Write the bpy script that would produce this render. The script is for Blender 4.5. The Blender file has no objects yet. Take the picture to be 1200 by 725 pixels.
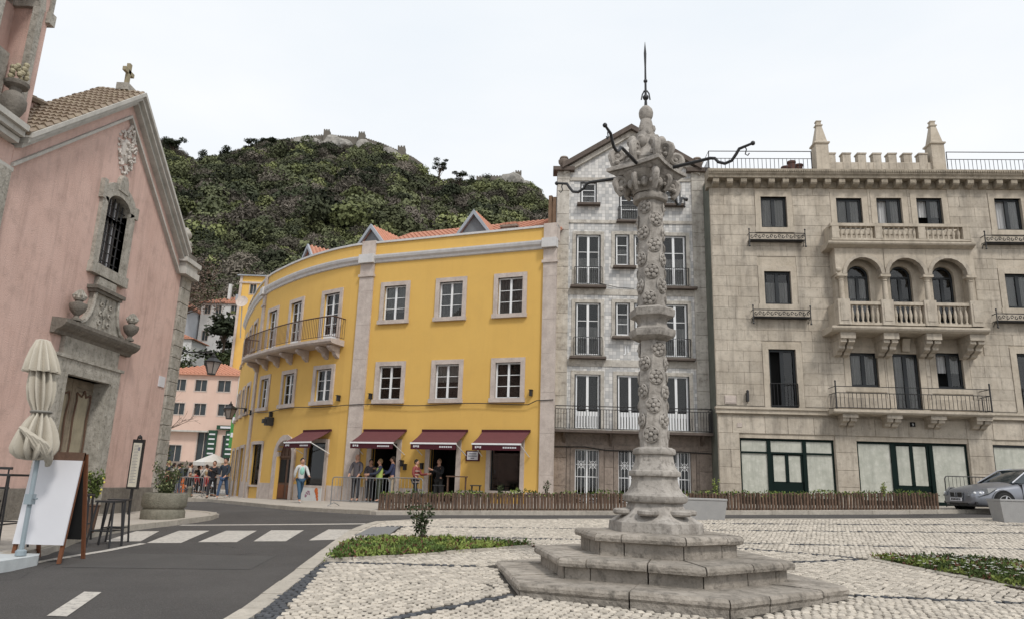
import bpy, bmesh, math, random
from math import sin, cos, pi, radians, atan2, sqrt
from mathutils import Vector, Matrix, noise
S = bpy.context.scene
COL = S.collection
RN = random.Random(11)
# ---------------------------------------------------------------- camera
TH, PH = radians(13.5), radians(1.8)
_f = Vector((0, cos(TH), sin(TH))); _r0 = Vector((1, 0, 0)); _u0 = Vector((0, -sin(TH), cos(TH)))
_r = cos(PH)*_r0 + sin(PH)*_u0; _u = -sin(PH)*_r0 + cos(PH)*_u0
cd = bpy.data.cameras.new('camera'); cam = bpy.data.objects.new('camera', cd); COL.objects.link(cam)
cd.sensor_width = 36; cd.lens = 25.5; cd.clip_start = .05; cd.clip_end = 6000
cam.matrix_world = Matrix(((_r.x, _u.x, -_f.x, 0), (_r.y, _u.y, -_f.y, 0), (_r.z, _u.z, -_f.z, 1.6), (0, 0, 0, 1)))
S.camera = cam
# ---------------------------------------------------------------- sky and light (pale overcast)
SUN_EL, SUN_AZ = radians(50), radians(28)      # azimuth measured from straight behind the camera, towards the right
w = bpy.data.worlds.new('World'); S.world = w; w.use_nodes = True
nt = w.node_tree; nt.nodes.clear()
def nn(t, ty, **k):
    n = t.nodes.new(ty)
    for a, b in k.items():
        if a.startswith('i_'):
            key = a[2:]; key = int(key) if key.isdigit() else key.replace('_', ' ')
            n.inputs[key].default_value = b
        else: setattr(n, a, b)
    return n
sky = nn(nt, 'ShaderNodeTexSky', sky_type='NISHITA', sun_disc=False, sun_elevation=SUN_EL, sun_rotation=pi-SUN_AZ, air_density=1.0, dust_density=4.0, ozone_density=1.5)
tc = nn(nt, 'ShaderNodeTexCoord'); mp = nn(nt, 'ShaderNodeMapping'); mp.inputs['Scale'].default_value = (1, 1, 2.6)
ns = nn(nt, 'ShaderNodeTexNoise', i_Scale=1.6, i_Detail=5.0, i_Roughness=.5, i_Distortion=.3)
rp = nn(nt, 'ShaderNodeValToRGB'); rp.color_ramp.elements[0].position = .3; rp.color_ramp.elements[1].position = .72
rp.color_ramp.elements[0].color = (7.6, 8.1, 8.6, 1); rp.color_ramp.elements[1].color = (8.9, 9.0, 9.1, 1)
mx = nn(nt, 'ShaderNodeMix', data_type='RGBA'); mx.inputs[0].default_value = .93
bg = nn(nt, 'ShaderNodeBackground', i_Strength=.088); wo = nn(nt, 'ShaderNodeOutputWorld')
L = nt.links
L.new(tc.outputs['Generated'], mp.inputs[0]); L.new(mp.outputs[0], ns.inputs['Vector']); L.new(ns.outputs[0], rp.inputs[0])
L.new(sky.outputs[0], mx.inputs[6]); L.new(rp.outputs[0], mx.inputs[7]); L.new(mx.outputs[2], bg.inputs[0]); L.new(bg.outputs[0], wo.inputs[0])
sd = bpy.data.lights.new('sun', 'SUN'); sd.energy = 1.5; sd.angle = radians(10); sd.color = (1, .96, .9)
so = bpy.data.objects.new('sun', sd); COL.objects.link(so)
sv = Vector((sin(SUN_AZ)*cos(SUN_EL), -cos(SUN_AZ)*cos(SUN_EL), sin(SUN_EL))); so.rotation_euler = sv.to_track_quat('Z', 'Y').to_euler(); so.location = (0, -20, 60)
S.view_settings.view_transform = 'Standard'; S.view_settings.look = 'None'; S.view_settings.exposure = 0.43; S.view_settings.gamma = 1
S.cycles.max_bounces = 6; S.cycles.transparent_max_bounces = 16; S.cycles.use_denoising = True

# ---------------------------------------------------------------- materials
MATS = {}
def mat(name, c, rough=.85, n1=(3.0, .15), n2=None, bump=(40, .15), streak=None, c2=None, metal=0, spec=.4, rnd=0.0, c3=None):
    """colour c, blotches n1=(scale, amount) towards c2, streak=(amount, colour): rain stains, rnd: per-object brightness"""
    if name in MATS: return MATS[name]
    m = bpy.data.materials.new(name); m.use_nodes = True; t = m.node_tree; N = t.nodes; K = t.links
    b = N['Principled BSDF']; b.inputs['Roughness'].default_value = rough; b.inputs['Metallic'].default_value = metal; b.inputs['Specular IOR Level'].default_value = spec
    tc = nn(t, 'ShaderNodeTexCoord'); geo = nn(t, 'ShaderNodeNewGeometry')
    def mixc(a, bcol, fac_out, mult=1.0, lo=.35, hi=.7):
        r = nn(t, 'ShaderNodeMapRange', i_1=lo, i_2=hi, i_3=0.0, i_4=mult); K.new(fac_out, r.inputs[0])
        x = nn(t, 'ShaderNodeMix', data_type='RGBA'); K.new(r.outputs[0], x.inputs[0]); K.new(a, x.inputs[6]) if hasattr(a, 'links') else setattr(x.inputs[6], 'default_value', (*a, 1))
        x.inputs[7].default_value = (*bcol, 1); return x.outputs[2]
    pos = geo.outputs['Position']
    a = nn(t, 'ShaderNodeTexNoise', i_Scale=n1[0], i_Detail=6.0, i_Roughness=.65); K.new(pos, a.inputs['Vector'])
    c2 = c2 or tuple(x*.6 for x in c)
    o = mixc(c, c2, a.outputs[0], n1[1])
    if n2:
        a2 = nn(t, 'ShaderNodeTexNoise', i_Scale=n2[0], i_Detail=4.0, i_Roughness=.7); K.new(pos, a2.inputs['Vector'])
        o = mixc(o, c3 or tuple(x*.45 for x in c), a2.outputs[0], n2[1], .5, .75)
    if streak:
        mpn = nn(t, 'ShaderNodeMapping'); mpn.inputs['Scale'].default_value = (2.2, 2.2, .22); K.new(pos, mpn.inputs[0])
        a3 = nn(t, 'ShaderNodeTexNoise', i_Scale=1.5, i_Detail=8.0, i_Roughness=.72); K.new(mpn.outputs[0], a3.inputs['Vector'])
        o = mixc(o, streak[1], a3.outputs[0], streak[0], .48, .72)
    if rnd:
        oi = nn(t, 'ShaderNodeObjectInfo'); r = nn(t, 'ShaderNodeMapRange', i_3=1-rnd, i_4=1+rnd); K.new(oi.outputs['Random'], r.inputs[0])
        hs = nn(t, 'ShaderNodeHueSaturation'); K.new(r.outputs[0], hs.inputs['Value']); K.new(o, hs.inputs['Color']); o = hs.outputs[0]
    K.new(o, b.inputs['Base Color'])
    if bump:
        a4 = nn(t, 'ShaderNodeTexNoise', i_Scale=bump[0], i_Detail=4.0); K.new(pos, a4.inputs['Vector'])
        bp = nn(t, 'ShaderNodeBump', i_Strength=bump[1], i_Distance=.03); K.new(a4.outputs[0], bp.inputs['Height']); K.new(bp.outputs[0], b.inputs['Normal'])
    MATS[name] = m; return m
def glassmat(name, tint=(.75, .8, .82), refl=.16):
    if name in MATS: return MATS[name]
    m = bpy.data.materials.new(name); m.use_nodes = True; t = m.node_tree; t.nodes.clear(); K = t.links
    o = nn(t, 'ShaderNodeOutputMaterial'); tr = nn(t, 'ShaderNodeBsdfTransparent'); tr.inputs[0].default_value = (*tint, 1)
    gl = nn(t, 'ShaderNodeBsdfGlossy'); gl.inputs['Roughness'].default_value = .03; lw = nn(t, 'ShaderNodeFresnel', i_IOR=1.5)
    ad = nn(t, 'ShaderNodeMath', operation='ADD'); ad.inputs[1].default_value = refl-.04; K.new(lw.outputs[0], ad.inputs[0])
    ms = nn(t, 'ShaderNodeMixShader'); K.new(ad.outputs[0], ms.inputs[0]); K.new(tr.outputs[0], ms.inputs[1]); K.new(gl.outputs[0], ms.inputs[2]); K.new(ms.outputs[0], o.inputs[0])
    MATS[name] = m; return m
def tilewall():
    """small glazed wall tiles: far too small to tell apart"""
    m = mat('azulejo_tile', (.62, .615, .60), rough=.35, n1=(2.0, .22), c2=(.44, .43, .41), streak=(.28, (.25, .23, .2)), bump=None)
    t = m.node_tree; K = t.links; b = t.nodes['Principled BSDF']
    geo = nn(t, 'ShaderNodeNewGeometry'); mp = nn(t, 'ShaderNodeMapping'); mp.inputs['Rotation'].default_value = (radians(90), 0, 0)
    K.new(geo.outputs['Position'], mp.inputs[0])
    br = nn(t, 'ShaderNodeTexBrick', offset=0.0, i_Scale=1.0, i_Mortar_Size=.006, i_Brick_Width=.15, i_Row_Height=.15)
    br.inputs['Color1'].default_value = (1.12, 1.1, 1.08, 1); br.inputs['Color2'].default_value = (.64, .65, .67, 1); br.inputs['Mortar'].default_value = (.8, .8, .8, 1)
    K.new(mp.outputs[0], br.inputs[0]); src = b.inputs['Base Color'].links[0].from_socket
    mu = nn(t, 'ShaderNodeMix', data_type='RGBA', blend_type='MULTIPLY'); mu.inputs[0].default_value = 1; K.new(src, mu.inputs[6]); K.new(br.outputs['Color'], mu.inputs[7])
    x = nn(t, 'ShaderNodeMix', data_type='RGBA'); K.new(br.outputs['Fac'], x.inputs[0]); K.new(mu.outputs[2], x.inputs[6]); x.inputs[7].default_value = (.33, .32, .31, 1); K.new(x.outputs[2], b.inputs['Base Color'])
    bp = nn(t, 'ShaderNodeBump', i_Strength=.4, i_Distance=.01); K.new(br.outputs['Fac'], bp.inputs['Height']); bp.invert = True; K.new(bp.outputs[0], b.inputs['Normal'])
    return m
M_yel = mat('yellow_plaster', (.67, .425, .115), n1=(.6, .4), c2=(.59, .355, .09), n2=(1.6, .15), c3=(.50, .32, .11), bump=(30, .12), streak=(.10, (.40, .23, .07)))
M_pink = mat('pink_limewash', (.60, .425, .37), n1=(.8, .6), c2=(.49, .325, .275), n2=(2.2, .5), c3=(.33, .235, .20), streak=(.55, (.29, .20, .17)), bump=(30, .4))
M_lime = mat('pale_limestone', (.56, .49, .44), n1=(2.5, .7), c2=(.36, .30, .27), n2=(9, .35), bump=(25, .35), streak=(.3, (.26, .21, .18)))
M_grey = mat('weathered_granite', (.42, .395, .35), n1=(3, .75), c2=(.20, .185, .155), n2=(9, .8), c3=(.09, .085, .07), bump=(20, .6), streak=(.45, (.12, .11, .09)))
M_ash = mat('ashlar_limestone', (.50, .445, .37), n1=(1.2, .75), c2=(.31, .265, .21), n2=(6, .55), c3=(.18, .16, .135), bump=(18, .25), streak=(.7, (.15, .13, .11)), rnd=.085)
M_ashp = mat('plain_limestone', (.51, .45, .37), n1=(1.5, .6), c2=(.33, .28, .215), n2=(8, .4), c3=(.19, .16, .125), bump=(18, .3), streak=(.5, (.16, .14, .11)))
M_pil = mat('carved_pillory_stone', (.40, .37, .335), n1=(4, .8), c2=(.20, .18, .16), n2=(12, .8), c3=(.09, .08, .07), bump=(26, .35), streak=(.6, (.11, .095, .08)), rnd=.05)
M_step = mat('worn_step_stone', (.37, .33, .285), n1=(2.2, .9), c2=(.17, .15, .125), n2=(7, .85), c3=(.06, .054, .045), bump=(24, .7), rnd=.10)
M_white = mat('white_joinery', (.78, .79, .8), rough=.45, n1=(6, .12), bump=None)
M_black = mat('black_iron', (.018, .018, .02), rough=.5, n1=(9, .3), bump=None, spec=.5)
M_blkfr = mat('black_window_frame', (.012, .015, .018), rough=.4, n1=(9, .3), bump=None)
M_green = mat('dark_green_joinery', (.003, .012, .010), spec=.15, rough=.6, n1=(5, .3), bump=None)
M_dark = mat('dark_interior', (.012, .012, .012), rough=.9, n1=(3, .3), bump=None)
M_cur = mat('grey_curtain', (.31, .325, .33), rough=.9, n1=(3, .3), bump=None)
M_curw = mat('white_curtain', (.52, .52, .52), rough=.9, n1=(3, .3), bump=None)
M_glass = glassmat('window_glass', (.78, .78, .77), .042)
M_glassd = glassmat('shop_glass', (.60, .61, .60), .045)
M_tile = mat('clay_roof_tile', (.50, .235, .155), n1=(3, .6), c2=(.34, .15, .10), n2=(12, .5), c3=(.55, .40, .31), bump=(30, .3), rnd=.1)
M_otile = mat('old_lichen_roof_tile', (.29, .235, .18), n1=(3, .7), c2=(.20, .14, .10), n2=(9, .6), c3=(.36, .31, .2), bump=(30, .5), rnd=.1)
M_tw = tilewall()
M_mpl = mat('middle_house_plaster', (.55, .52, .47), n1=(2, .75), c2=(.31, .28, .24), n2=(5, .75), c3=(.16, .14, .12), bump=(18, .4), streak=(.5, (.16, .14, .12)), rnd=.08)
M_brn = mat('brown_stained_stone', (.29, .24, .205), n1=(3, .7), c2=(.17, .135, .11), n2=(8, .6), c3=(.07, .055, .045), bump=(18, .5), streak=(.5, (.09, .075, .06)), rnd=.12)
M_asph = mat('asphalt', (.100, .093, .088), rough=.9, n1=(.5, .8), c2=(.055, .051, .049), n2=(45, .9), c3=(.15, .14, .135), bump=(120, .9))
M_line = mat('road_paint', (.52, .49, .44), rough=.8, n1=(5, .7), c2=(.38, .35, .32), n2=(16, .9), c3=(.12, .115, .11), bump=(90, .3))
M_cob = mat('limestone_cobble', (.52, .47, .40), rough=.75, n1=(1.2, .5), c2=(.42, .375, .32), n2=(9, .35), c3=(.30, .26, .21), bump=(60, .4), rnd=.12)
M_bas = mat('basalt_cobble', (.085, .09, .10), rough=.8, n1=(5, .5), bump=(60, .4), rnd=.2)
M_joint = mat('sandy_joint', (.055, .048, .04), n1=(6, .6), c2=(.03, .027, .022), bump=(60, .5))
M_kerb = mat('kerb_limestone', (.46, .42, .36), n1=(4, .6), c2=(.28, .25, .21), n2=(12, .5), bump=(40, .5), rnd=.08)
M_pave = mat('pale_pavement', (.46, .42, .37), n1=(2, .5), c2=(.33, .29, .25), n2=(14, .5), bump=(50, .5))
M_maroon = mat('maroon_canvas', (.12, .038, .042), rough=.9, n1=(5, .25), bump=(60, .15))
M_maroond = mat('dark_maroon_canvas', (.06, .009, .016), rough=.9, n1=(5, .25), bump=None)
M_wood = mat('weathered_door_wood', (.25, .205, .15), n1=(4, .6), c2=(.14, .11, .08), n2=(14, .5), bump=(30, .4), streak=(.7, (.09, .07, .05)))
M_woodd = mat('dark_brown_wood', (.13, .075, .05), n1=(6, .5), c2=(.07, .04, .028), bump=(30, .3), streak=(.5, (.05, .03, .02)))
M_red = mat('reddish_wood', (.17, .065, .03), n1=(8, .5), bump=(30, .2))
M_stake = mat('log_stake', (.135, .085, .058), n1=(12, .8), c2=(.05, .033, .024), bump=(40, .5), rnd=.3)
M_canv = mat('cream_parasol_cloth', (.47, .43, .36), rough=.95, n1=(5, .35), c2=(.33, .30, .25), bump=(60, .2))
M_pole = mat('grey_painted_pole', (.26, .31, .34), rough=.5, n1=(5, .3), bump=None)
M_board = mat('white_board', (.60, .60, .63), rough=.4, n1=(1.5, .25), c2=(.5, .5, .53), bump=None)
M_conc = mat('mossy_concrete', (.21, .195, .155), n1=(5, .7), c2=(.12, .115, .085), n2=(15, .6), bump=(30, .7), streak=(.5, (.06, .055, .04)))
M_bench = mat('grey_bench_stone', (.33, .325, .32), n1=(5, .4), c2=(.24, .24, .235), bump=(60, .25))
M_soil = mat('dark_soil', (.06, .045, .03), n1=(8, .6), bump=(30, .8))
M_slate = mat('grey_dormer_slate', (.17, .185, .20), n1=(4, .4), bump=(20, .3))
M_zinc = mat('grey_zinc', (.33, .36, .40), rough=.5, n1=(3, .4), bump=None)
M_steel = mat('galvanised_steel', (.30, .31, .32), rough=.45, metal=.6, n1=(8, .4), bump=None)
M_skin = mat('skin', (.48, .27, .19), rough=.6, n1=(9, .15), bump=None)
def leafmat(name, c, c2, rnd=.35):
    m = mat(name, c, rough=.7, n1=(.6, .7), c2=c2, bump=None, rnd=rnd, spec=.25); return m

# ---------------------------------------------------------------- building helpers
def G(x, y):
    y0 = max(y, 0.); s = .85*(1-math.exp(-(y0/18)**1.6)); t = min(max((y0-10)/14, 0), 1); t = t*t*(3-2*t)
    return s+.03*min(max(x, -16), 16)*t
WM = {}
class MB:
    def __init__(s, T=None, fn=None): s.v = []; s.f = []; s.T = T; s.fn = fn
    def add(s, vs, fs):
        b = len(s.v)
        for p in vs:
            p = Vector(p)
            if s.fn: p = s.fn(p)
            elif s.T is not None: p = s.T @ p
            s.v.append(p)
        s.f += [tuple(i+b for i in f) for f in fs]; return s
    def box(s, x0, x1, y0, y1, z0, z1, bev=0):
        if bev:
            e = bev
            vs = []
            for (X0, X1, Y0, Z0, Z1) in ((x0, x1, y0+e, z0, z1), (x0+e, x1-e, y0, z0+e, z1-e)): vs += [(X0, Y0, Z0), (X1, Y0, Z0), (X1, Y0, Z1), (X0, Y0, Z1)]
            vs += [(x0, y1, z0), (x1, y1, z0), (x1, y1, z1), (x0, y1, z1)]
            fs = [(4, 5, 6, 7), (0, 1, 5, 4), (1, 2, 6, 5), (2, 3, 7, 6), (3, 0, 4, 7), (8, 9, 1, 0), (9, 10, 2, 1), (10, 11, 3, 2), (11, 8, 0, 3), (11, 10, 9, 8)]
            return s.add(vs, fs)
        return s.add([(x, y, z) for z in (z0, z1) for y in (y0, y1) for x in (x0, x1)], [(0, 2, 3, 1), (4, 5, 7, 6), (0, 1, 5, 4), (2, 6, 7, 3), (0, 4, 6, 2), (1, 3, 7, 5)])
    def prism(s, poly, y0, y1):
        """outline in x,z extruded along y"""
        n = len(poly); vs = [(x, y0, z) for x, z in poly]+[(x, y1, z) for x, z in poly]
        return s.add(vs, [tuple(range(n))[::-1], tuple(range(n, 2*n))]+[(i, (i+1) % n, n+(i+1) % n, n+i) for i in range(n)])
    def prismx(s, poly, x0, x1):
        """outline in y,z extruded along x"""
        n = len(poly); vs = [(x0, y, z) for y, z in poly]+[(x1, y, z) for y, z in poly]
        return s.add(vs, [tuple(range(n)), tuple(range(n, 2*n))[::-1]]+[(i, n+i, n+(i+1) % n, (i+1) % n) for i in range(n)])
    def poly(s, poly, z0, z1):
        n = len(poly); vs = [(x, y, z0) for x, y in poly]+[(x, y, z1) for x, y in poly]
        return s.add(vs, [tuple(range(n))[::-1], tuple(range(n, 2*n))]+[(i, (i+1) % n, n+(i+1) % n, n+i) for i in range(n)])
    def lathe(s, prof, n=16, c=(0, 0, 0), a0=0, hexk=0, twist=0, sy=1):
        vs = []; fs = []
        for j, (r, z) in enumerate(prof):
            for i in range(n):
                a = a0+2*pi*i/n+twist*j
                q = (a-a0) % (pi/3); hr = cos(pi/6)/cos(q-pi/6); rr = r*(1-hexk+hexk*hr)
                vs.append((c[0]+rr*cos(a), c[1]+rr*sin(a)*sy, c[2]+z))
        m = len(prof)
        for j in range(m-1):
            for i in range(n): fs.append((j*n+i, j*n+(i+1) % n, (j+1)*n+(i+1) % n, (j+1)*n+i))
        fs.append(tuple(range(n))[::-1]); fs.append(tuple((m-1)*n+i for i in range(n)))
        return s.add(vs, fs)
    def ball(s, c, r, n=8, sq=(1, 1, 1)):
        m = n//2+1; vs = []; fs = []
        for j in range(m+1):
            t = pi*j/m
            for i in range(n): vs.append((c[0]+r*sq[0]*sin(t)*cos(2*pi*i/n), c[1]+r*sq[1]*sin(t)*sin(2*pi*i/n), c[2]-r*sq[2]*cos(t)))
        for j in range(m):
            for i in range(n): fs.append((j*n+i, j*n+(i+1) % n, (j+1)*n+(i+1) % n, (j+1)*n+i))
        return s.add(vs, fs)
    def tube(s, pts, r, n=6, closed=False):
        pts = [Vector(p) for p in pts]; k = len(pts); R = r if isinstance(r, (list, tuple)) else [r]*k; vs = []; fs = []; up = None
        for j, p in enumerate(pts):
            d = (pts[min(j+1, k-1)]-pts[max(j-1, 0)]).normalized()
            if up is None:
                a = Vector((0, 0, 1)) if abs(d.z) < .9 else Vector((1, 0, 0)); up = d.cross(a).normalized()
            up = (up-d*up.dot(d)).normalized(); q = d.cross(up)
            for i in range(n): vs.append(p+(up*cos(2*pi*i/n)+q*sin(2*pi*i/n))*R[j])
        for j in range(k-1):
            for i in range(n): fs.append((j*n+i, j*n+(i+1) % n, (j+1)*n+(i+1) % n, (j+1)*n+i))
        fs.append(tuple(range(n))[::-1]); fs.append(tuple((k-1)*n+i for i in range(n)))
        return s.add(vs, fs)
    def obj(s, name, m, parent=None, smooth=False, label=None, cat=None, group=None, kind=None, fix=True):
        if not s.v: return None
        me = bpy.data.meshes.new(name)
        lo = Vector([min(p[i] for p in s.v) for i in range(3)]); hi = Vector([max(p[i] for p in s.v) for i in range(3)])
        o0 = Vector(((lo.x+hi.x)/2, (lo.y+hi.y)/2, lo.z))
        me.from_pydata([p-o0 for p in s.v], [], s.f); me.materials.append(m)
        if fix:
            bm = bmesh.new(); bm.from_mesh(me); bmesh.ops.recalc_face_normals(bm, faces=bm.faces); bm.to_mesh(me); bm.free()
        if smooth: smoothen(me)
        return link(name, me, parent, Matrix.Translation(o0), label, cat, group, kind)
def smoothen(me, ang=38):
    me.shade_smooth()
    try: me.set_sharp_from_angle(angle=radians(ang))
    except Exception: pass
def tagit(o, label=None, cat=None, group=None, kind=None):
    if label: o['label'] = label
    if cat: o['category'] = cat
    if group: o['group'] = group
    if kind: o['kind'] = kind
def link(name, data, parent=None, M=None, label=None, cat=None, group=None, kind=None):
    o = bpy.data.objects.new(name, data); COL.objects.link(o); M = M or Matrix.Identity(4)
    o.matrix_basis = (WM[parent.name].inverted() @ M) if parent else M
    if parent: o.parent = parent
    WM[o.name] = M.copy(); tagit(o, label, cat, group, kind); return o
def thing(name, label, cat, loc, group=None, rz=0):
    return link(name, None, None, Matrix.Translation(loc) @ Matrix.Rotation(rz, 4, 'Z'), label, cat, group)
def dup(o, M, label=None, parent=None):
    """copy of a thing (or part) with its parts and sub-parts, placed at world matrix M"""
    c = o.copy(); COL.objects.link(c)
    if parent: c.parent = parent; c.matrix_basis = WM[parent.name].inverted() @ M
    else: c.matrix_basis = M
    WM[c.name] = M.copy()
    if label: c['label'] = label
    base = WM[o.name]
    for ch in list(o.children): dup(ch, M @ base.inverted() @ WM[ch.name], parent=c)
    return c
def frame(x, y, ang, z=0): return Matrix.Translation((x, y, z)) @ Matrix.Rotation(radians(ang), 4, 'Z')
def cache(key, build):
    if key not in CACHE: CACHE[key] = build()
    return CACHE[key]
CACHE = {}
def meshof(mb, name, m, smooth=False):
    me = bpy.data.meshes.new(name); me.from_pydata(mb.v, [], mb.f); me.materials.append(m)
    bm = bmesh.new(); bm.from_mesh(me); bmesh.ops.recalc_face_normals(bm, faces=bm.faces); bm.to_mesh(me); bm.free()
    if smooth: smoothen(me)
    return me
def wallmesh(mb, u0, u1, z0, z1, holes, depth=.3, step=None, y=0):
    """front face of a wall with real openings and their reveals"""
    holes = [h for h in holes if h[0] < u1 and h[1] > u0 and h[2] < z1 and h[3] > z0]
    us = {u0, u1}; zs = {z0, z1}
    for a, b, c, d in holes: us |= {max(a, u0), min(b, u1)}; zs |= {max(c, z0), min(d, z1)}
    if step:
        k = int((u1-u0)/step)+1
        for i in range(k+1): us.add(u0+(u1-u0)*i/k)
    us = sorted(us); zs = sorted(zs)
    def hole(u, z): return any(a < u < b and c < z < d for a, b, c, d in holes)
    for i in range(len(us)-1):
        if us[i+1]-us[i] < 1e-5: continue
        for j in range(len(zs)-1):
            if not hole((us[i]+us[i+1])/2, (zs[j]+zs[j+1])/2):
                mb.add([(us[i], y, zs[j]), (us[i+1], y, zs[j]), (us[i+1], y, zs[j+1]), (us[i], y, zs[j+1])], [(0, 1, 2, 3)])
    for a, b, c, d in holes:
        a, b, c, d = max(a, u0), min(b, u1), max(c, z0), min(d, z1)
        cuts = [u for u in us if a <= u <= b]
        for p, q in zip(cuts, cuts[1:]):
            mb.add([(p, y, c), (q, y, c), (q, y+depth, c), (p, y+depth, c)], [(0, 1, 2, 3)]); mb.add([(p, y, d), (q, y, d), (q, y+depth, d), (p, y+depth, d)], [(0, 3, 2, 1)])
        mb.add([(a, y, c), (a, y, d), (a, y+depth, d), (a, y+depth, c)], [(0, 3, 2, 1)]); mb.add([(b, y, c), (b, y, d), (b, y+depth, d), (b, y+depth, c)], [(0, 1, 2, 3)])
def window(parent, T, w, h, leaves=2, rows=3, frame_m=None, fr=.055, curtain=None, ch=1.0, arch=0, panel=0, glass=None, depth=.1, back=.5, mun=.025, name='window', open_leaf=None):
    """a glazed window at T (bottom centre of its opening, x along the wall, y inwards): sash bars, separate panes, curtain and a dark room behind"""
    frame_m = frame_m or M_white; glass = glass or M_glass
    def mk():
        b = MB(); y0, y1 = depth, depth+.06
        b.box(-w/2, -w/2+fr, y0, y1, 0, h); b.box(w/2-fr, w/2, y0, y1, 0, h); b.box(-w/2+fr, w/2-fr, y0, y1, 0, fr+panel); b.box(-w/2+fr, w/2-fr, y0, y1, h-fr, h)
        lw = (w-2*fr)/leaves
        for i in range(1, leaves): x = -w/2+fr+lw*i; b.box(x-fr*.8, x+fr*.8, y0-.012, y1, fr, h-fr)
        hh = h-2*fr-panel
        for j in range(1, rows): z = fr+panel+hh*j/rows; b.box(-w/2+fr, w/2-fr, y0+.01, y1-.01, z-mun/2, z+mun/2)
        if arch:
            n = 10; r = w/2
            for i in range(n):
                a, c = pi*i/n, pi*(i+1)/n
                b.prism([(r*cos(a), h+r*sin(a)), (r*cos(c), h+r*sin(c)), ((r-fr)*cos(c), h+(r-fr)*sin(c)), ((r-fr)*cos(a), h+(r-fr)*sin(a))], y0, y1)
        return meshof(b, name, frame_m)
    key = (w, h, leaves, rows, frame_m.name, fr, panel, depth, arch, mun)
    o = link(name, cache(('w',)+key, mk), parent, T)
    lw = (w-2*fr)/leaves; hh = (h-2*fr-panel)/rows; e = fr*.8
    for i in range(leaves):
        if open_leaf == i: continue
        for j in range(rows):
            pw, ph = lw-e, hh-mun
            me = cache(('p', round(pw, 3), round(ph, 3), glass.name), lambda: meshof(MB().box(-pw/2, pw/2, 0, .008, -ph/2, ph/2), 'pane', glass))
            link('pane', me, o, T @ Matrix.Translation((-w/2+fr+lw*(i+.5), depth+.028, fr+panel+hh*(j+.5))))
    if arch:
        def mkp():
            r = w/2-fr; P = [(r*cos(pi*i/12), h+r*sin(pi*i/12)) for i in range(13)]; return meshof(MB().prism(P, depth+.028, depth+.036), 'pane', glass)
        link('pane', cache(('pa', w, h, glass.name), mkp), o, T)
    if curtain:
        def mkc():
            b = MB(); n = 14
            for sgn in (-1, 1):
                vs = []
                for i in range(n+1):
                    x = sgn*(w/2-.02-(w/2-.03)*i/n); y = depth+.13+.025*sin(i*2.2); vs += [(x, y, h*(1-ch) if ch > 0 else 0), (x, y, h if ch > 0 else -ch*h)]
                b.add(vs, [(2*i, 2*i+2, 2*i+3, 2*i+1) for i in range(n)])
            return meshof(b, 'curtain', curtain)
        link('curtain', cache(('c', w, h, ch, curtain.name, depth), mkc), o, T)
    top = h+(w/2 if arch else 0)
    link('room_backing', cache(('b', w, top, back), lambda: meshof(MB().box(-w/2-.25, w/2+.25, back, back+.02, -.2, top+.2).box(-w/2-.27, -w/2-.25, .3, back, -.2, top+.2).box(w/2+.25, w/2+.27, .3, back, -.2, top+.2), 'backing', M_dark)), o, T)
    return o
def surround(parent, T, w, h, b=.2, proud=.05, m=None, sill=.08, top=None, name='window_surround'):
    m = m or M_lime; t = top if top is not None else b
    me = cache(('s', w, h, b, proud, m.name, sill, t), lambda: meshof(MB().box(-w/2-b, -w/2, -proud, .12, 0, h).box(w/2, w/2+b, -proud, .12, 0, h).box(-w/2-b, w/2+b, -proud, .12, h, h+t).box(-w/2-b-.03, w/2+b+.03, -proud-sill, .12, -b*.9, 0), name, m))
    return link(name, me, parent, T)
def rail(parent, T, pts, z0, h, r=.009, sp=.12, top=.02, mid=None, name='railing', m=None, base=.05):
    """iron railing through plan points pts, one part of thin bars"""
    b = MB(T); m = m or M_black; z1 = z0+h
    for z in [z1, z0+base]+([z0+mid] if mid else []): b.tube([(x, y, z) for x, y in pts], top if z == z1 else r*1.3, 4)
    for (x0, y0), (x1, y1) in zip(pts, pts[1:]):
        l = math.hypot(x1-x0, y1-y0); n = max(1, round(l/sp))
        for i in range(n+1):
            k = i/n; b.tube([(x0+(x1-x0)*k, y0+(y1-y0)*k, z0+base), (x0+(x1-x0)*k, y0+(y1-y0)*k, z1 if not mid else z0+mid)], r, 4)
    if mid:
        for p in (pts if len(pts) < 5 else pts[::3]): b.tube([(p[0], p[1], z0), (p[0], p[1], z1)], r*1.8, 4)
    return b.obj(name, m, parent, kind='stuff', fix=False)
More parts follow.
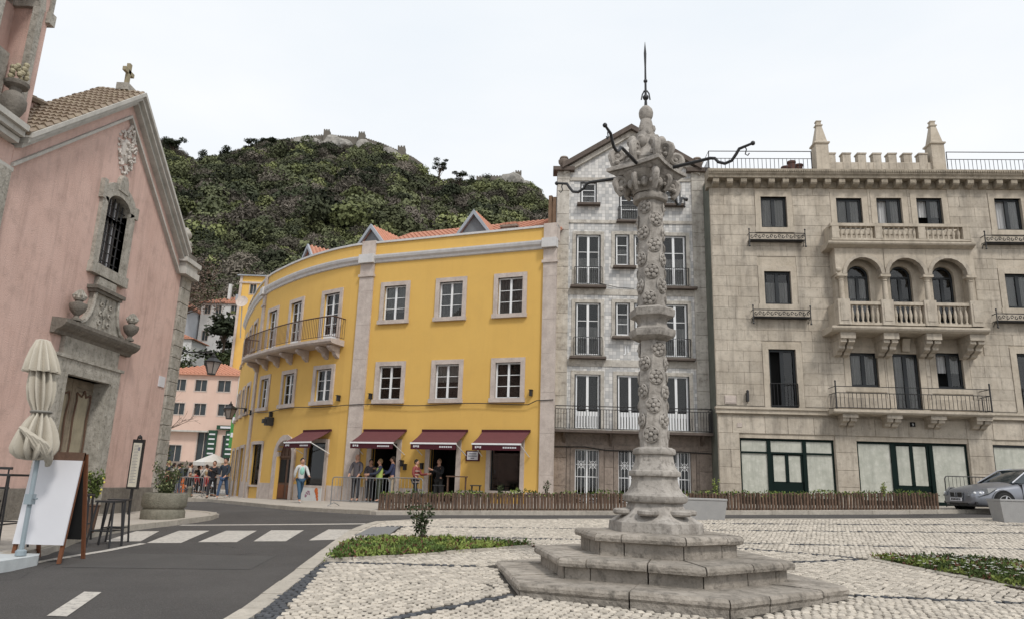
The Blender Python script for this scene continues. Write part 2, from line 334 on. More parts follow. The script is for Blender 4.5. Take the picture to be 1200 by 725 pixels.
def sheet(name, poly, h, m, cut=1.0, skirt=0, label=None, kind='structure', parent=None, zf=None):
    """a paved sheet lying on the terrain, with sides where it is a step"""
    bm = bmesh.new(); vs = [bm.verts.new((x, y, 0)) for x, y in poly]; f = bm.faces.new(vs)
    xs = [p[0] for p in poly]; ys = [p[1] for p in poly]
    bmesh.ops.triangulate(bm, faces=bm.faces[:])
    for ax, lo, hi in ((0, min(xs), max(xs)), (1, min(ys), max(ys))):
        n = int((hi-lo)/cut)
        for i in range(1, n+1):
            co = [0, 0, 0]; no = [0, 0, 0]; co[ax] = lo+(hi-lo)*i/(n+1); no[ax] = 1
            bmesh.ops.bisect_plane(bm, geom=bm.verts[:]+bm.edges[:]+bm.faces[:], plane_co=co, plane_no=no)
    zf = zf or G
    for v in bm.verts: v.co.z = zf(v.co.x, v.co.y)+h
    bmesh.ops.recalc_face_normals(bm, faces=bm.faces)
    if sum(f.normal.z for f in bm.faces) < 0: bmesh.ops.reverse_faces(bm, faces=bm.faces)
    if skirt:
        ed = [e for e in bm.edges if e.is_boundary]; r = bmesh.ops.extrude_edge_only(bm, edges=ed)
        for v in r['geom']:
            if isinstance(v, bmesh.types.BMVert): v.co.z -= skirt
        bmesh.ops.recalc_face_normals(bm, faces=bm.faces)
    me = bpy.data.meshes.new(name); bm.to_mesh(me); bm.free(); me.materials.append(m)
    return link(name, me, parent, None, label=label, kind=kind if not parent else None)
def inpoly(x, y, P):
    c = False; n = len(P); j = n-1
    for i in range(n):
        if (P[i][1] > y) != (P[j][1] > y) and x < (P[j][0]-P[i][0])*(y-P[i][1])/(P[j][1]-P[i][1])+P[i][0]: c = not c
        j = i
    return c
def letters(parent, T, txt, size, m, name='lettering', depth=.006, sx=1.0, kind=None):
    """raised lettering: text turned into a mesh"""
    cu = bpy.data.curves.new('t', 'FONT'); cu.body = txt; cu.size = size; cu.extrude = depth; cu.align_x = 'CENTER'
    o = bpy.data.objects.new('t', cu); COL.objects.link(o); me = bpy.data.meshes.new_from_object(o.evaluated_get(bpy.context.evaluated_depsgraph_get()))
    bpy.data.objects.remove(o); me.materials.clear(); me.materials.append(m)
    return link(name, me, parent, T @ Matrix.Rotation(pi/2, 4, 'X') @ Matrix.Diagonal((sx, 1, 1, 1)))
# ================================================================ ground, road and square
b = MB(); xs = [-3000, -900, -300, -120, -60]+[-48+3*i for i in range(33)]+[60, 120, 300, 900, 3000]; ys = [-3000, -600, -100, -30, -9]+[-3+3*i for i in range(32)]+[110, 200, 600, 3000]
b.add([(x, y, G(x, y)-.03-(.05 if 0 < y < 90 else 0)) for y in ys for x in xs], [(j*len(xs)+i, j*len(xs)+i+1, (j+1)*len(xs)+i+1, (j+1)*len(xs)+i) for j in range(len(ys)-1) for i in range(len(xs)-1)])
b.obj('ground', M_pave, kind='structure')
sheet('road', [(-34, -6), (30, -6), (30, 26), (-4, 26), (-12, 34), (-34, 40)], 0, M_asph, 1.5)
PLAZA = [(-2.39, 3.0), (-2.39, 7.4), (-2.65, 11.04), (-2.92, 13.96), (-3.1, 16.3), (-3.1, 18.4), (-2.95, 19.2), (-2.2, 19.55), (-1.6, 19.85), (4.8, 20.35), (10.8, 20.7), (14.6, 21.1), (20, 21.4), (20, 3)]
def offs(P, d):
    out = []; n = len(P)
    for i in range(n):
        a = Vector(P[i-1]); q = Vector(P[i]); c = Vector(P[(i+1) % n]); d1 = (q-a).normalized(); d2 = (c-q).normalized(); nrm = (Vector((-d1.y, d1.x))+Vector((-d2.y, d2.x))).normalized()
        out.append(tuple(q+nrm*d))
    return out
plaza = sheet('square_paving', PLAZA, .08, M_joint, 1.2, skirt=.12)
# limestone kerb stones round the square
KL = [(-2.45, 3.0)]+PLAZA[1:-2]+[(20, 21.4)]
def kerbline(parent, pts, width, h, L0, side, m, name='kerb_stone', drop=.16, stuff_after=300):
    cum = [0]
    for a, c in zip(pts, pts[1:]): cum.append(cum[-1]+math.hypot(c[0]-a[0], c[1]-a[1]))
    def P(s):
        s = min(max(s, 0), cum[-1])
        for i in range(len(pts)-1):
            if s <= cum[i+1]+1e-9:
                k = (s-cum[i])/(cum[i+1]-cum[i]); d = Vector((pts[i+1][0]-pts[i][0], pts[i+1][1]-pts[i][1])).normalized()
                return Vector((pts[i][0]+(pts[i+1][0]-pts[i][0])*k, pts[i][1]+(pts[i+1][1]-pts[i][1])*k)), Vector((-d.y, d.x))*side
    s = 0
    while s < cum[-1]-.1:
        l = L0*RN.uniform(.85, 1.15); q = []
        for k in (s+.008, min(s+l, cum[-1])-.008):
            p, n = P(k); q.append((p, n))
        z = h+RN.uniform(-.006, .006); (p0, n0), (p1, n1) = q; bb = MB(); vs = []
        for p, n in q:
            for o_, zz in ((-.012, -drop), (-.012, z), (width-.03, z), (width, z-.025), (width, -drop)):
                t = p+n*o_; vs.append((t.x, t.y, G(t.x, t.y)+zz))
        bb.add(vs, [(0, 1, 6, 5), (1, 2, 7, 6), (2, 3, 8, 7), (3, 4, 9, 8), (4, 3, 2, 1, 0), (5, 6, 7, 8, 9)]); bb.obj(name, m, parent, fix=False)
        s += l
kerbline(plaza, KL, .24, .105, .95, 1, M_kerb)
# cobbles
HC = Vector((2.09, 10.5)); HR = 2.45
BEDL = [(-2.62, 11.25), (-2.78, 13.0), (-2.55, 14.06), (-1.47, 14.35), (-.5, 14.15), (.55, 13.8), (-.45, 12.95), (-1.61, 11.95)]
BEDR = [(6.37, 13.25), (6.78, 11.91), (7.17, 10.56), (8.9, 10.2), (10.8, 11.2), (9.9, 12.9), (8.9, 13.15), (8.4, 13.5), (7.36, 13.45)]
def hexpt(i, r): a = radians(-22.8+60*i); return (HC.x+r*cos(a), HC.y+r*sin(a))
HEX = [hexpt(i, HR+.02) for i in range(6)]
LINES = [((-2.55, 11.2), (-.3, 11.25)), ((-1.45, 7.2), (.15, 9.15)), ((4.4, 9.75), (7.2, 9.55)), ((4.1, 12.4), (6.3, 13.35)), ((1.2, 13.05), (.6, 13.75)),
         ((-2.75, 15.2), (14, 15.2)), ((-2.7, 17.4), (14.5, 17.9)), ((5.2, 19.2), (15, 19.5)), ((.55, 13.85), (4.0, 14.6)), ((4.0, 14.6), (6.3, 13.45))]
def dline(x, y):
    m = 9
    for (ax, ay), (bx, by) in LINES:
        dx, dy = bx-ax, by-ay; t = max(0, min(1, ((x-ax)*dx+(y-ay)*dy)/(dx*dx+dy*dy))); m = min(m, math.hypot(x-ax-t*dx, y-ay-t*dy))
    return m
PITCH = .102; cobs = []; plz = PLAZA
for zone in (0, 1):
    ang = radians(4) if zone == 0 else radians(47); ca, sa = cos(ang), sin(ang)
    for i in range(-285, 285):
        for j in range(-285, 285):
            gx, gy = i*PITCH+(.5*PITCH if j % 2 else 0), j*PITCH*.96
            gx += (noise.noise((gx*3, gy*3, zone*7))*.035); gy += noise.noise((gx*3, gy*3, 5+zone))*.035
            x, y = 2+ca*gx-sa*gy, 12+sa*gx+ca*gy
            if not (5.6 < y < 21.6 and -3.2 < x < 16.5) or abs(x)/y > .80: continue
            dd = (Vector((x, y))-HC).length
            inz = 2.4 < dd < 5.0 and (y > 9.2+abs(x-2)*.16) and y < 14.2+0*x
            if inz != (zone == 1): continue
            if not inpoly(x, y, plz) or inpoly(x, y, HEX) or inpoly(x, y, BEDL) or inpoly(x, y, BEDR): continue
            if dline(x, y) < .085: continue
            if -3.0 < x < -2.3 and 14.96 < y < 17.4: continue
            edge = 0
            if y < 11.2 and x < -2.15-(y-7.4)*.108: edge = 1
            cobs.append((x, y, ang+RN.uniform(-.25, .25), edge))
for (ax, ay), (bx, by) in LINES:
    l = math.hypot(bx-ax, by-ay); a = atan2(by-ay, bx-ax)
    for k in range(int(l/.105)): t = k*.105/l; cobs.append((ax+(bx-ax)*t, ay+(by-ay)*t, a, 1))
cobs = [c for c in cobs if not inpoly(c[0], c[1], HEX)]
cobs.sort(key=lambda c: c[1]*1.0+abs(c[0])*.15 if c[1] > 7.35 else 99)
def cobverts(x, y, a, sx, sy, z):
    ca, sa = cos(a), sin(a); o = []
    for k, zz in ((1, -.03), (1, -.008), (.78, .004)):
        for px, py in ((-1, -1), (1, -1), (1, 1), (-1, 1)):
            jx, jy = px*sx*k*RN.uniform(.88, 1.06), py*sy*k*RN.uniform(.88, 1.06); X, Y = x+ca*jx-sa*jy, y+sa*jx+ca*jy; o.append((X, Y, G(X, Y)+.098+z+zz))
    return o
CF = [(4*k+i, 4*k+(i+1) % 4, 4*k+4+(i+1) % 4, 4*k+4+i) for k in (0, 1) for i in range(4)]+[(8, 9, 10, 11)]
big = {0: MB(), 1: MB()}
for n_, (x, y, a, e) in enumerate(cobs):
    sx, sy = PITCH*.5*RN.uniform(.70, .92), PITCH*.5*RN.uniform(.66, .88); z = RN.uniform(-.009, .007)
    if n_ < 300: MB().add(cobverts(x, y, a, sx, sy, z), CF).obj('cobblestone', M_bas if e else M_cob, plaza, fix=False)
    else: big[e].add(cobverts(x, y, a, sx, sy, z), CF)
# the mass of small setts beyond the nearest ones: colour varies by island
M_cobm = mat('limestone_cobble_mass', (.52, .47, .40), rough=.75, n1=(1.2, .5), c2=(.42, .375, .32), n2=(9, .35), c3=(.30, .26, .21), bump=(60, .4))
t = M_cobm.node_tree; g_ = nn(t, 'ShaderNodeNewGeometry'); r_ = nn(t, 'ShaderNodeMapRange', i_3=.74, i_4=1.16); h_ = nn(t, 'ShaderNodeHueSaturation'); pb = t.nodes['Principled BSDF']
t.links.new(g_.outputs['Random Per Island'], r_.inputs[0]); t.links.new(r_.outputs[0], h_.inputs['Value']); t.links.new(pb.inputs['Base Color'].links[0].from_socket, h_.inputs['Color']); t.links.new(h_.outputs[0], pb.inputs['Base Color'])
big[0].obj('cobblestones', M_cobm, plaza, kind='stuff', fix=False); big[1].obj('basalt_setts', M_bas, plaza, kind='stuff', fix=False)
sheet('drain_cover', [(-2.98, 14.98), (-2.32, 15.0), (-2.40, 17.3), (-3.0, 17.1)], .10, mat('worn_slab', (.2, .2, .2), n1=(9, .5)), 2, parent=plaza)
# church pavement and the pale pavement before the yellow house
CH = [(-14.5, -4), (-6.9, -4), (-6.9, 10), (-7.0, 11.75), (-7.83, 14.32), (-7.97, 16.03), (-7.86, 18.52), (-7.95, 20.4), (-8.3, 21.9), (-8.9, 22.9), (-9.6, 23.5), (-10.6, 24.2), (-11.2, 25.3), (-14.5, 25.3)]
chp = sheet('church_pavement', CH, .10, M_pave, 1.5, skirt=.2)
kerbline(chp, CH[1:-1], .2, .125, 1.0, 1, M_kerb)
FP = [(-40, 60), (-40, 44), (-22, 44), (-17.8, 39.0), (-16.2, 37.5), (-13.9, 34.8), (-11.5, 31.5), (-9.6, 28.9), (-7.5, 26.2), (-5.8, 24.7), (-4.0, 23.3), (-2.9, 23.3), (2.84, 23.3), (12.4, 23.75), (14.3, 24.2), (26, 24.6), (26, 34), (0, 34), (-16, 60)]
fp = sheet('far_pavement', FP, .10, M_pave, 1.6, skirt=.2)
kerbline(fp, [(-22, 44)]+FP[3:-3], .22, .125, 1.1, 1, M_kerb)
# asphalt: cracks, tar-filled patches and stains of their own
t = M_asph.node_tree; K = t.links; pb = t.nodes['Principled BSDF']; ge = nn(t, 'ShaderNodeNewGeometry'); nz = nn(t, 'ShaderNodeTexNoise', i_Scale=.9, i_Detail=3.0); K.new(ge.outputs['Position'], nz.inputs['Vector'])
vm = nn(t, 'ShaderNodeVectorMath', operation='ADD'); K.new(ge.outputs['Position'], vm.inputs[0]); K.new(nz.outputs['Color'], vm.inputs[1]); vo = nn(t, 'ShaderNodeTexVoronoi', feature='DISTANCE_TO_EDGE', i_Scale=.34); K.new(vm.outputs[0], vo.inputs['Vector'])
mr = nn(t, 'ShaderNodeMapRange', i_1=0.0, i_2=.010, i_3=1.0, i_4=0.0); K.new(vo.outputs['Distance'], mr.inputs[0]); n2 = nn(t, 'ShaderNodeTexNoise', i_Scale=.5, i_Detail=2.0); K.new(ge.outputs['Position'], n2.inputs['Vector']); m2 = nn(t, 'ShaderNodeMapRange', i_1=.5, i_2=.62); K.new(n2.outputs[0], m2.inputs[0])
mm = nn(t, 'ShaderNodeMath', operation='MULTIPLY'); K.new(mr.outputs[0], mm.inputs[0]); K.new(m2.outputs[0], mm.inputs[1]); m3 = nn(t, 'ShaderNodeMath', operation='MULTIPLY'); K.new(mm.outputs[0], m3.inputs[0]); m3.inputs[1].default_value = .75
x = nn(t, 'ShaderNodeMix', data_type='RGBA'); K.new(m3.outputs[0], x.inputs[0]); K.new(pb.inputs['Base Color'].links[0].from_socket, x.inputs[6]); x.inputs[7].default_value = (.02, .02, .02, 1); K.new(x.outputs[2], pb.inputs['Base Color'])
sheet('road_patch', [(-6.1, 10.6), (-3.6, 10.9), (-3.7, 12.4), (-6.2, 12.1)], .003, mat('newer_asphalt_patch', (.08, .075, .071), n1=(2, .5), n2=(70, .7), c3=(.1, .1, .1), bump=(160, .5)), 1)
MB().lathe([(.33, 0), (.33, .008), (.28, .009), (.28, .006)], 24, (-4.3, 16.0+6, G(-4.3, 22))).obj('manhole_cover', M_steel if 0 else mat('cast_iron_cover', (.05, .045, .04), n1=(9, .5)), None, label='round cast iron manhole cover in the road behind the crossing', cat='manhole cover') if 0 else None
# painted lines, 4 mm over the asphalt
for q in ([(-7.22, 13.75), (-7.79, 16.06), (-7.36, 16.18), (-6.64, 13.91)], [(-6.41, 13.65), (-7.03, 16.39), (-6.43, 16.54), (-5.86, 13.8)], [(-5.64, 14.01), (-6.1, 16.61), (-5.48, 16.76), (-4.99, 14.18)],
          [(-4.75, 14.4), (-5.22, 16.94), (-4.53, 17.08), (-4.18, 14.54)], [(-3.81, 14.79), (-4.06, 17.42), (-3.55, 17.51), (-3.3, 15.08)]):
    sheet('zebra_stripe', q, .006, M_line, 1)
sheet('edge_line', [(-7.75, 18.0), (-7.8, 18.35), (-3.6, 19.55), (-3.58, 19.2)], .006, M_line, 1)
sheet('edge_line', [(-6.9, 5), (-6.75, 5), (-6.62, 10.8), (-6.38, 12.4), (-6.36, 13.55), (-6.5, 13.6), (-6.53, 12.4), (-6.76, 10.8)], .006, M_line, 1)
for y0, y1 in ((7.7, 8.95), (3.2, 4.6)):
    sheet('centre_dash', [(-4.56+.05*(y1-y0), y0), (-4.36+.05*(y1-y0), y0), (-4.64, y1), (-4.84, y1)], .006, M_line, 1)

# ================================================================ planting beds
M_leafA = leafmat('bed_leaf', (.085, .125, .03), (.035, .065, .02)); M_leafB = leafmat('bed_leaf_light', (.20, .24, .06), (.10, .15, .04)); M_leafD = leafmat('shrub_leaf', (.05, .075, .025), (.02, .035, .015))
M_leafR = leafmat('reddish_leaf', (.14, .06, .04), (.08, .04, .03)); M_pet = mat('white_petal', (.75, .75, .68), n1=(9, .2), bump=None); M_twig = mat('thin_twig', (.12, .095, .07), n1=(9, .4), bump=None)
M_yfl = mat('yellow_petal', (.62, .55, .12), n1=(9, .2), bump=None); M_redp = mat('red_petal', (.42, .05, .03), n1=(9, .2), bump=None)
def leaf(b, p, l, wd, d, n_):
    d = d.normalized(); s_ = d.cross(n_); s_ = s_.normalized() if s_.length > 1e-4 else Vector((1, 0, 0)); p = Vector(p); m = p+d*l*.5+n_*l*.08
    b.add([p, m+s_*wd/2, p+d*l, m-s_*wd/2], [(0, 1, 2, 3)])
def rv(z=0.): v = Vector((RN.gauss(0, 1), RN.gauss(0, 1), RN.gauss(0, 1)+z)); return v.normalized()
def bed(P, n, labels, hgt=.16, flowers=0):
    so_ = sheet('bed_soil', P, .115, M_soil, .8, skirt=.1)
    kerbline(so_, P+[P[0]], .05, .135, .6, -1, M_kerb, name='edging_stone', drop=.05)
    xs = [p[0] for p in P]; ys = [p[1] for p in P]; bs = [MB(), MB(), MB()]; fl = MB(); k = 0
    while k < n:
        x, y = RN.uniform(min(xs), max(xs)), RN.uniform(min(ys), max(ys))
        if not inpoly(x, y, P): continue
        k += 1; hh = hgt*(.45+.9*abs(noise.noise((x*2.2, y*2.2, 3)))+.3*RN.random()); z = G(x, y)+.115; ty = 0 if noise.noise((x*1.7, y*1.7, 9)) > -.05 else 1
        if RN.random() < .12: ty = 2
        for q in range(3): leaf(bs[ty], (x+RN.uniform(-.03, .03), y+RN.uniform(-.03, .03), z+hh*RN.random()), RN.uniform(.04, .09), RN.uniform(.02, .045), rv(.6), rv(1))
        if flowers and RN.random() < flowers and x < 9.2 and y > 11.2:
            c = Vector((x, y, z+hh+.02))
            for a in range(5): leaf(fl, c, .035, .03, Vector((cos(a*1.257), sin(a*1.257), .35)), Vector((0, 0, 1)))
    for m_, q, nm in ((M_leafA, bs[0], 'bed_plants'), (M_leafB, bs[1], 'bed_plants'), (M_leafR, bs[2], 'bed_plants')):
        q.obj(nm, m_, None, kind='stuff', label=labels, fix=False)
    if flowers: fl.obj('white_flowers', M_pet, None, kind='stuff', label='small white flowers among the low plants of the right bed', fix=False)
bed(BEDL, 3000, 'low green ground cover in the small bed left of the pillory', .08)
bed(BEDR, 4600, 'low green ground cover in the bed right of the pillory', .08, .10)
def shrub(name, label, cat, c, h, r, n, ls=.08, m=None, stems=5, group=None, red=0):
    t_ = thing(name, label, cat, c, group); c = Vector(c); st = MB(); lf = MB(); fl = MB()
    for k in range(stems):
        a = RN.uniform(0, 6.28); e = c+Vector((cos(a)*r*RN.uniform(.2, .8), sin(a)*r*RN.uniform(.2, .8), h*RN.uniform(.7, 1))); mid = (c+e)/2+Vector((RN.uniform(-.04, .04), RN.uniform(-.04, .04), 0))
        st.tube([c+Vector((cos(a), sin(a), 0))*.02, mid, e], [.012, .009, .004], 5)
        for q in range(n//stems):
            s_ = RN.uniform(.35, 1.05); p = c.lerp(mid, s_*2) if s_ < .5 else mid.lerp(e, s_*2-1); p = p+rv()*r*.28
            leaf(lf, p, RN.uniform(.6, 1.2)*ls, ls*.55, rv(.3), rv(1))
            if red and RN.random() < red: fl.ball(p, .022, 6)
    st.obj('stem', M_twig, t_, fix=False); lf.obj('foliage', m or M_leafD, t_, kind='stuff', fix=False)
    if red: fl.obj('flowers', M_redp, t_, fix=False)
    return t_
shrub('rose_shrub', 'small leafy rose bush standing out of the bed left of the pillory', 'shrub', (-1.5, 14.1, G(-1.5, 14.1)+.11), .62, .33, 330, .075, red=.01)

# ================================================================ the pillory
pil = thing('pillory', 'tall carved stone pillory on hexagonal steps, crowned by iron hooks and a spear', 'pillory', (HC.x, HC.y, G(HC.x, HC.y)))
def hexring(name, R0, prof, z0, div, m, inner=.6):
    """one hexagonal step made of separate stones; prof = outline (inset from the edge, height) from the foot up"""
    for side in range(6):
        cuts = div[side % len(div)]; tt = [0]+list(cuts)+[1]
        for a, c in zip(tt, tt[1:]):
            b_ = MB(); vs = []; dz = RN.uniform(-.006, .006)
            P0, P1 = Vector(hexpt(side, 1))-HC, Vector(hexpt(side+1, 1))-HC
            sub = [a+(c-a)*k/3 for k in range(4)]
            for ti, t_ in enumerate(sub):
                t2 = t_+(.010/R0 if ti == 0 else (-.010/R0 if ti == 3 else 0)); q = P0.lerp(P1, t2)
                for ins, z in prof:
                    j = RN.uniform(-.006, .006) if 0 < ti < 3 else 0
                    v = q*(R0-ins+j); vs.append((HC.x+v.x, HC.y+v.y, z0+z+(dz if z > .05 else 0)))
            n = len(prof); fs = [(i*n+k, (i+1)*n+k, (i+1)*n+k+1, i*n+k+1) for i in range(3) for k in range(n-1)]+[tuple(range(n))[::-1], tuple(3*n+k for k in range(n))]+[(i*n+n-1, (i+1)*n+n-1, (i+1)*n, i*n) for i in range(3)]
            b_.add(vs, fs); b_.obj(name, m, pil)
Z0 = G(2.1, 10.5)
hexring('bottom_step_stone', 2.41, [(.03, -.25), (.02, .08), (0, .11), (0, .15), (.03, .185), (.9, .20), (.9, -.25)], Z0, [(.38, .72), (.55,), (.3, .75)], M_step)
hexring('middle_step_stone', 1.79, [(.10, .15), (.10, .335), (.0, .35), (-.01, .385), (.0, .42), (.03, .445), (.75, .45), (.75, .15)], Z0, [(.45,), (.2, .62), (.5, .85)], M_step)
hexring('top_step_stone', 1.17, [(.09, .40), (.09, .61), (.0, .63), (-.01, .67), (.01, .705), (.04, .725), (.62, .73), (.62, .40)], Z0, [(.5,), (.3,), (.7,)], M_step)
A0 = radians(-22.8); c0 = (HC.x-.005, HC.y, 0)
zt = Z0+.73
MB().lathe([(.66, zt-.02), (.665, zt+.02), (.655, 1.15), (.62, 1.17), (.50, 1.24), (.42, 1.32), (.385, 1.40)], 36, c0, A0, 1).obj('plinth', M_pil, pil, smooth=True)
for i in range(6):
    a = A0+radians(30+60*i); MB().lathe([(.05, -.038), (.12, -.042), (.145, -.018), (.145, .018), (.115, .038), (.05, .042)], 16, (c0[0]+.455*cos(a), c0[1]+.455*sin(a), 1.285)).obj('base_cushion', M_pil, pil, smooth=True)
def moulding(prof, name, k=.75): MB().lathe(prof, 36, c0, A0, k).obj(name, M_pil, pil, smooth=True)
moulding([(.385, 1.40), (.44, 1.42), (.462, 1.455), (.462, 1.50), (.43, 1.53), (.40, 1.545), (.35, 1.62), (.325, 1.72), (.325, 1.76)], 'base_drum')
moulding([(.325, 1.76), (.365, 1.77), (.375, 1.80), (.365, 1.835), (.33, 1.85), (.29, 1.93), (.27, 2.03), (.27, 2.06)], 'base_drum')
moulding([(.27, 2.06), (.30, 2.07), (.31, 2.10), (.30, 2.14), (.25, 2.165), (.2, 2.17)], 'neck_ring')
def shaft(z0_, z1_, tw): n = 16; MB().lathe([(.203, z0_+(z1_-z0_)*i/n) for i in range(n+1)], 6, c0, A0, 0, tw/n).obj('shaft', M_pil, pil)
shaft(2.16, 3.72, .9); shaft(4.13, 5.88, 1.0)
moulding([(.22, 3.70), (.33, 3.76), (.345, 3.80), (.345, 3.86), (.26, 3.89), (.225, 3.92), (.215, 3.97), (.245, 4.02), (.33, 4.06), (.34, 4.10), (.34, 4.16), (.30, 4.19), (.2, 4.20)], 'shaft_collar', 1)
def ros():
    b_ = MB(); b_.ball((0, 0, .02), .03, 8, (1, 1, .8))
    for k in range(6):
        a = k*pi/3; b_.ball((.062*cos(a), .062*sin(a), .008), .036, 7, (1, 1, .5))
    b_.tube([(.10*cos(a*pi/6), .10*sin(a*pi/6), 0) for a in range(13)], .012, 4)
    return meshof(b_, 'rosette', M_pil, True)
rme = ros()
def rosette(z, ang, r):
    d = Vector((cos(ang), sin(ang), 0)); q = d.to_track_quat('Z', 'Y').to_matrix().to_4x4()
    link('rosette', rme, pil, Matrix.Translation(Vector((c0[0], c0[1], z))+d*r) @ q @ Matrix.Rotation(RN.uniform(0, 6), 4, 'Z') @ Matrix.Scale(RN.uniform(1.0, 1.12), 4))
for z0_, n_ in ((2.34, 7), (4.32, 8)):
    for k in range(n_):
        for q in range(3): rosette(z0_+k*.205, A0+radians(30)+radians(60)*((k % 2)+2*q)+k*.11, .184)
moulding([(.2, 5.86), (.255, 5.88), (.275, 5.92), (.265, 5.97), (.22, 6.0)], 'neck_ring', .3)
c1 = (HC.x-.06, HC.y-.03); AB = radians(-85)
MB().lathe([(.21, 5.99), (.23, 6.06), (.30, 6.16), (.38, 6.25), (.40, 6.28)], 24, (c1[0], c1[1], 0)).obj('capital_bell', M_pil, pil, smooth=True)
def volute(r=.1):
    pts = []; 
    for i in range(15): a = i*.52; rr = r*(1-.05*i); pts.append((rr*cos(a), 0, rr*sin(a)))
    b_ = MB(); b_.tube([(.0, 0, -.22), (.07, 0, -.12)]+pts, [.04, .05]+[.06-.0028*i for i in range(15)], 7); b_.ball((0, 0, 0), .05, 8); b_.ball((.02, .05, -.12), .045, 7); b_.ball((.02, -.05, -.1), .04, 7); return meshof(b_, 'volute', M_pil, True)
vme = volute()
for k in range(8):
    a = AB+k*pi/4; r = .40 if k % 2 == 0 else .31
    link('volute', vme, pil, Matrix.Translation((c1[0]+r*cos(a), c1[1]+r*sin(a), 6.16)) @ Matrix.Rotation(a, 4, 'Z') @ Matrix.Scale(.95 if k % 2 == 0 else .8, 4))
    b_ = MB(); b_.ball((c1[0]+.3*cos(a+.39), c1[1]+.3*sin(a+.39), 6.10), .06, 8, (1, 1, 1.3)); b_.obj('carved_leaf', M_pil, pil, smooth=True)
sq = []
for k in range(4):
    a = AB+k*pi/2
    sq += [(k, a)]
def abacus(R, z, R2, z2):
    b_ = MB(); P = []
    for k in range(4):
        a = AB+k*pi/2; A = Vector((cos(a), sin(a))); N_ = Vector((cos(a+pi/2), sin(a+pi/2)))
        for s_ in (0, .25, .5, .75): q = A.lerp(N_, s_); P.append(q*(1-.10*sin(pi*s_)*1.0))
    n = len(P); b_.add([(c1[0]+p.x*R, c1[1]+p.y*R, z) for p in P]+[(c1[0]+p.x*R2, c1[1]+p.y*R2, z2) for p in P], [tuple(range(n))[::-1], tuple(range(n, 2*n))]+[(i, (i+1) % n, n+(i+1) % n, n+i) for i in range(n)]); return b_
abacus(.50, 6.27, .58, 6.33).obj('abacus', M_pil, pil); abacus(.64, 6.335, .64, 6.39).obj('abacus', M_pil, pil); abacus(.60, 6.392, .55, 6.44).obj('abacus', M_pil, pil)
# crown: scrolls, leaf bosses, small obelisk
MB().lathe([(.34, 6.44), (.36, 6.5), (.27, 6.62), (.2, 6.78), (.17, 6.9), (.125, 7.05), (.10, 7.2), (.085, 7.26)], 12, (c1[0], c1[1], 0), AB).obj('crown_core', M_pil, pil, smooth=True)
for k in range(8):
    a = AB+k*pi/4; r = .46 if k % 2 == 0 else .33; z = 6.60 if k % 2 == 0 else 6.66
    link('crown_scroll', vme, pil, Matrix.Translation((c1[0]+r*cos(a), c1[1]+r*sin(a), z)) @ Matrix.Rotation(a, 4, 'Z') @ Matrix.Scale(1.0, 4))
for k in range(7):
    a = AB+.3+k*pi*2/7; r = .23; b_ = MB(); b_.ball((c1[0]+r*cos(a), c1[1]+r*sin(a), 6.80+.05*(k % 2)), .085, 9, (1, 1, 1.25)); b_.ball((c1[0]+(r+.05)*cos(a), c1[1]+(r+.05)*sin(a), 6.84), .045, 7); b_.obj('crown_boss', M_pil, pil, smooth=True)
for k in range(6):
    a = AB+k*pi/3; r = .13-.02*(k % 2); MB().ball((c1[0]+r*cos(a), c1[1]+r*sin(a), 7.0+.09*(k % 2)), .045, 7, (1, 1, 1.4)).obj('carved_leaf', M_pil, pil, smooth=True)
MB().lathe([(.05, 7.24), (.085, 7.27), (.11, 7.33), (.115, 7.38), (.10, 7.44), (.06, 7.49), (.03, 7.50)], 16, (c1[0], c1[1], 0)).obj('stone_knob', M_pil, pil, smooth=True)
sp = MB(); X, Y = c1; sp.tube([(X, Y, 7.48), (X, Y, 7.62), (X, Y, 8.0), (X, Y, 8.2), (X, Y, 8.45), (X, Y, 8.66)], [.028, .02, .017, .015, .022, .003], 8)
sp.ball((X, Y, 7.66), .05, 8); sp.ball((X, Y, 7.95), .034, 8); sp.tube([(X-.07, Y, 7.62), (X-.05, Y+.02, 7.72), (X-.02, Y, 7.78)], .012, 5); sp.tube([(X+.07, Y, 7.62), (X+.05, Y-.02, 7.72), (X+.02, Y, 7.78)], .012, 5)
sp.obj('iron_spear', M_black, pil, smooth=True)
for a, l in ((155, 1.50), (-121, 1.62), (-37, 1.66), (52, 1.45)):
    a = radians(a); d = Vector((cos(a), sin(a), 0)); o_ = Vector((c1[0], c1[1], 6.345)); up = Vector((0, 0, 1))
    prof = [(.44, 0), (.62*l, 0), (.66*l, -.02), (.69*l, -.09), (.75*l, -.14), (.81*l, -.12), (.85*l, -.04), (.88*l, .035), (.93*l, .05), (l, .07)]
    b_ = MB(); b_.tube([o_+d*x+up*z for x, z in prof], [.027, .024, .024, .023, .023, .023, .023, .023, .02, .018], 7); b_.ball(o_+d*l+up*.07, .034, 8)
    e = o_+d*(.93*l)+up*.05; b_.tube([e, e+up*-.05+d*.02, e+up*-.12+d*.0, e+up*-.15+d*.035, e+up*-.12+d*.06], .009, 5)
    b_.obj('iron_hook_arm', M_black, pil, smooth=True)
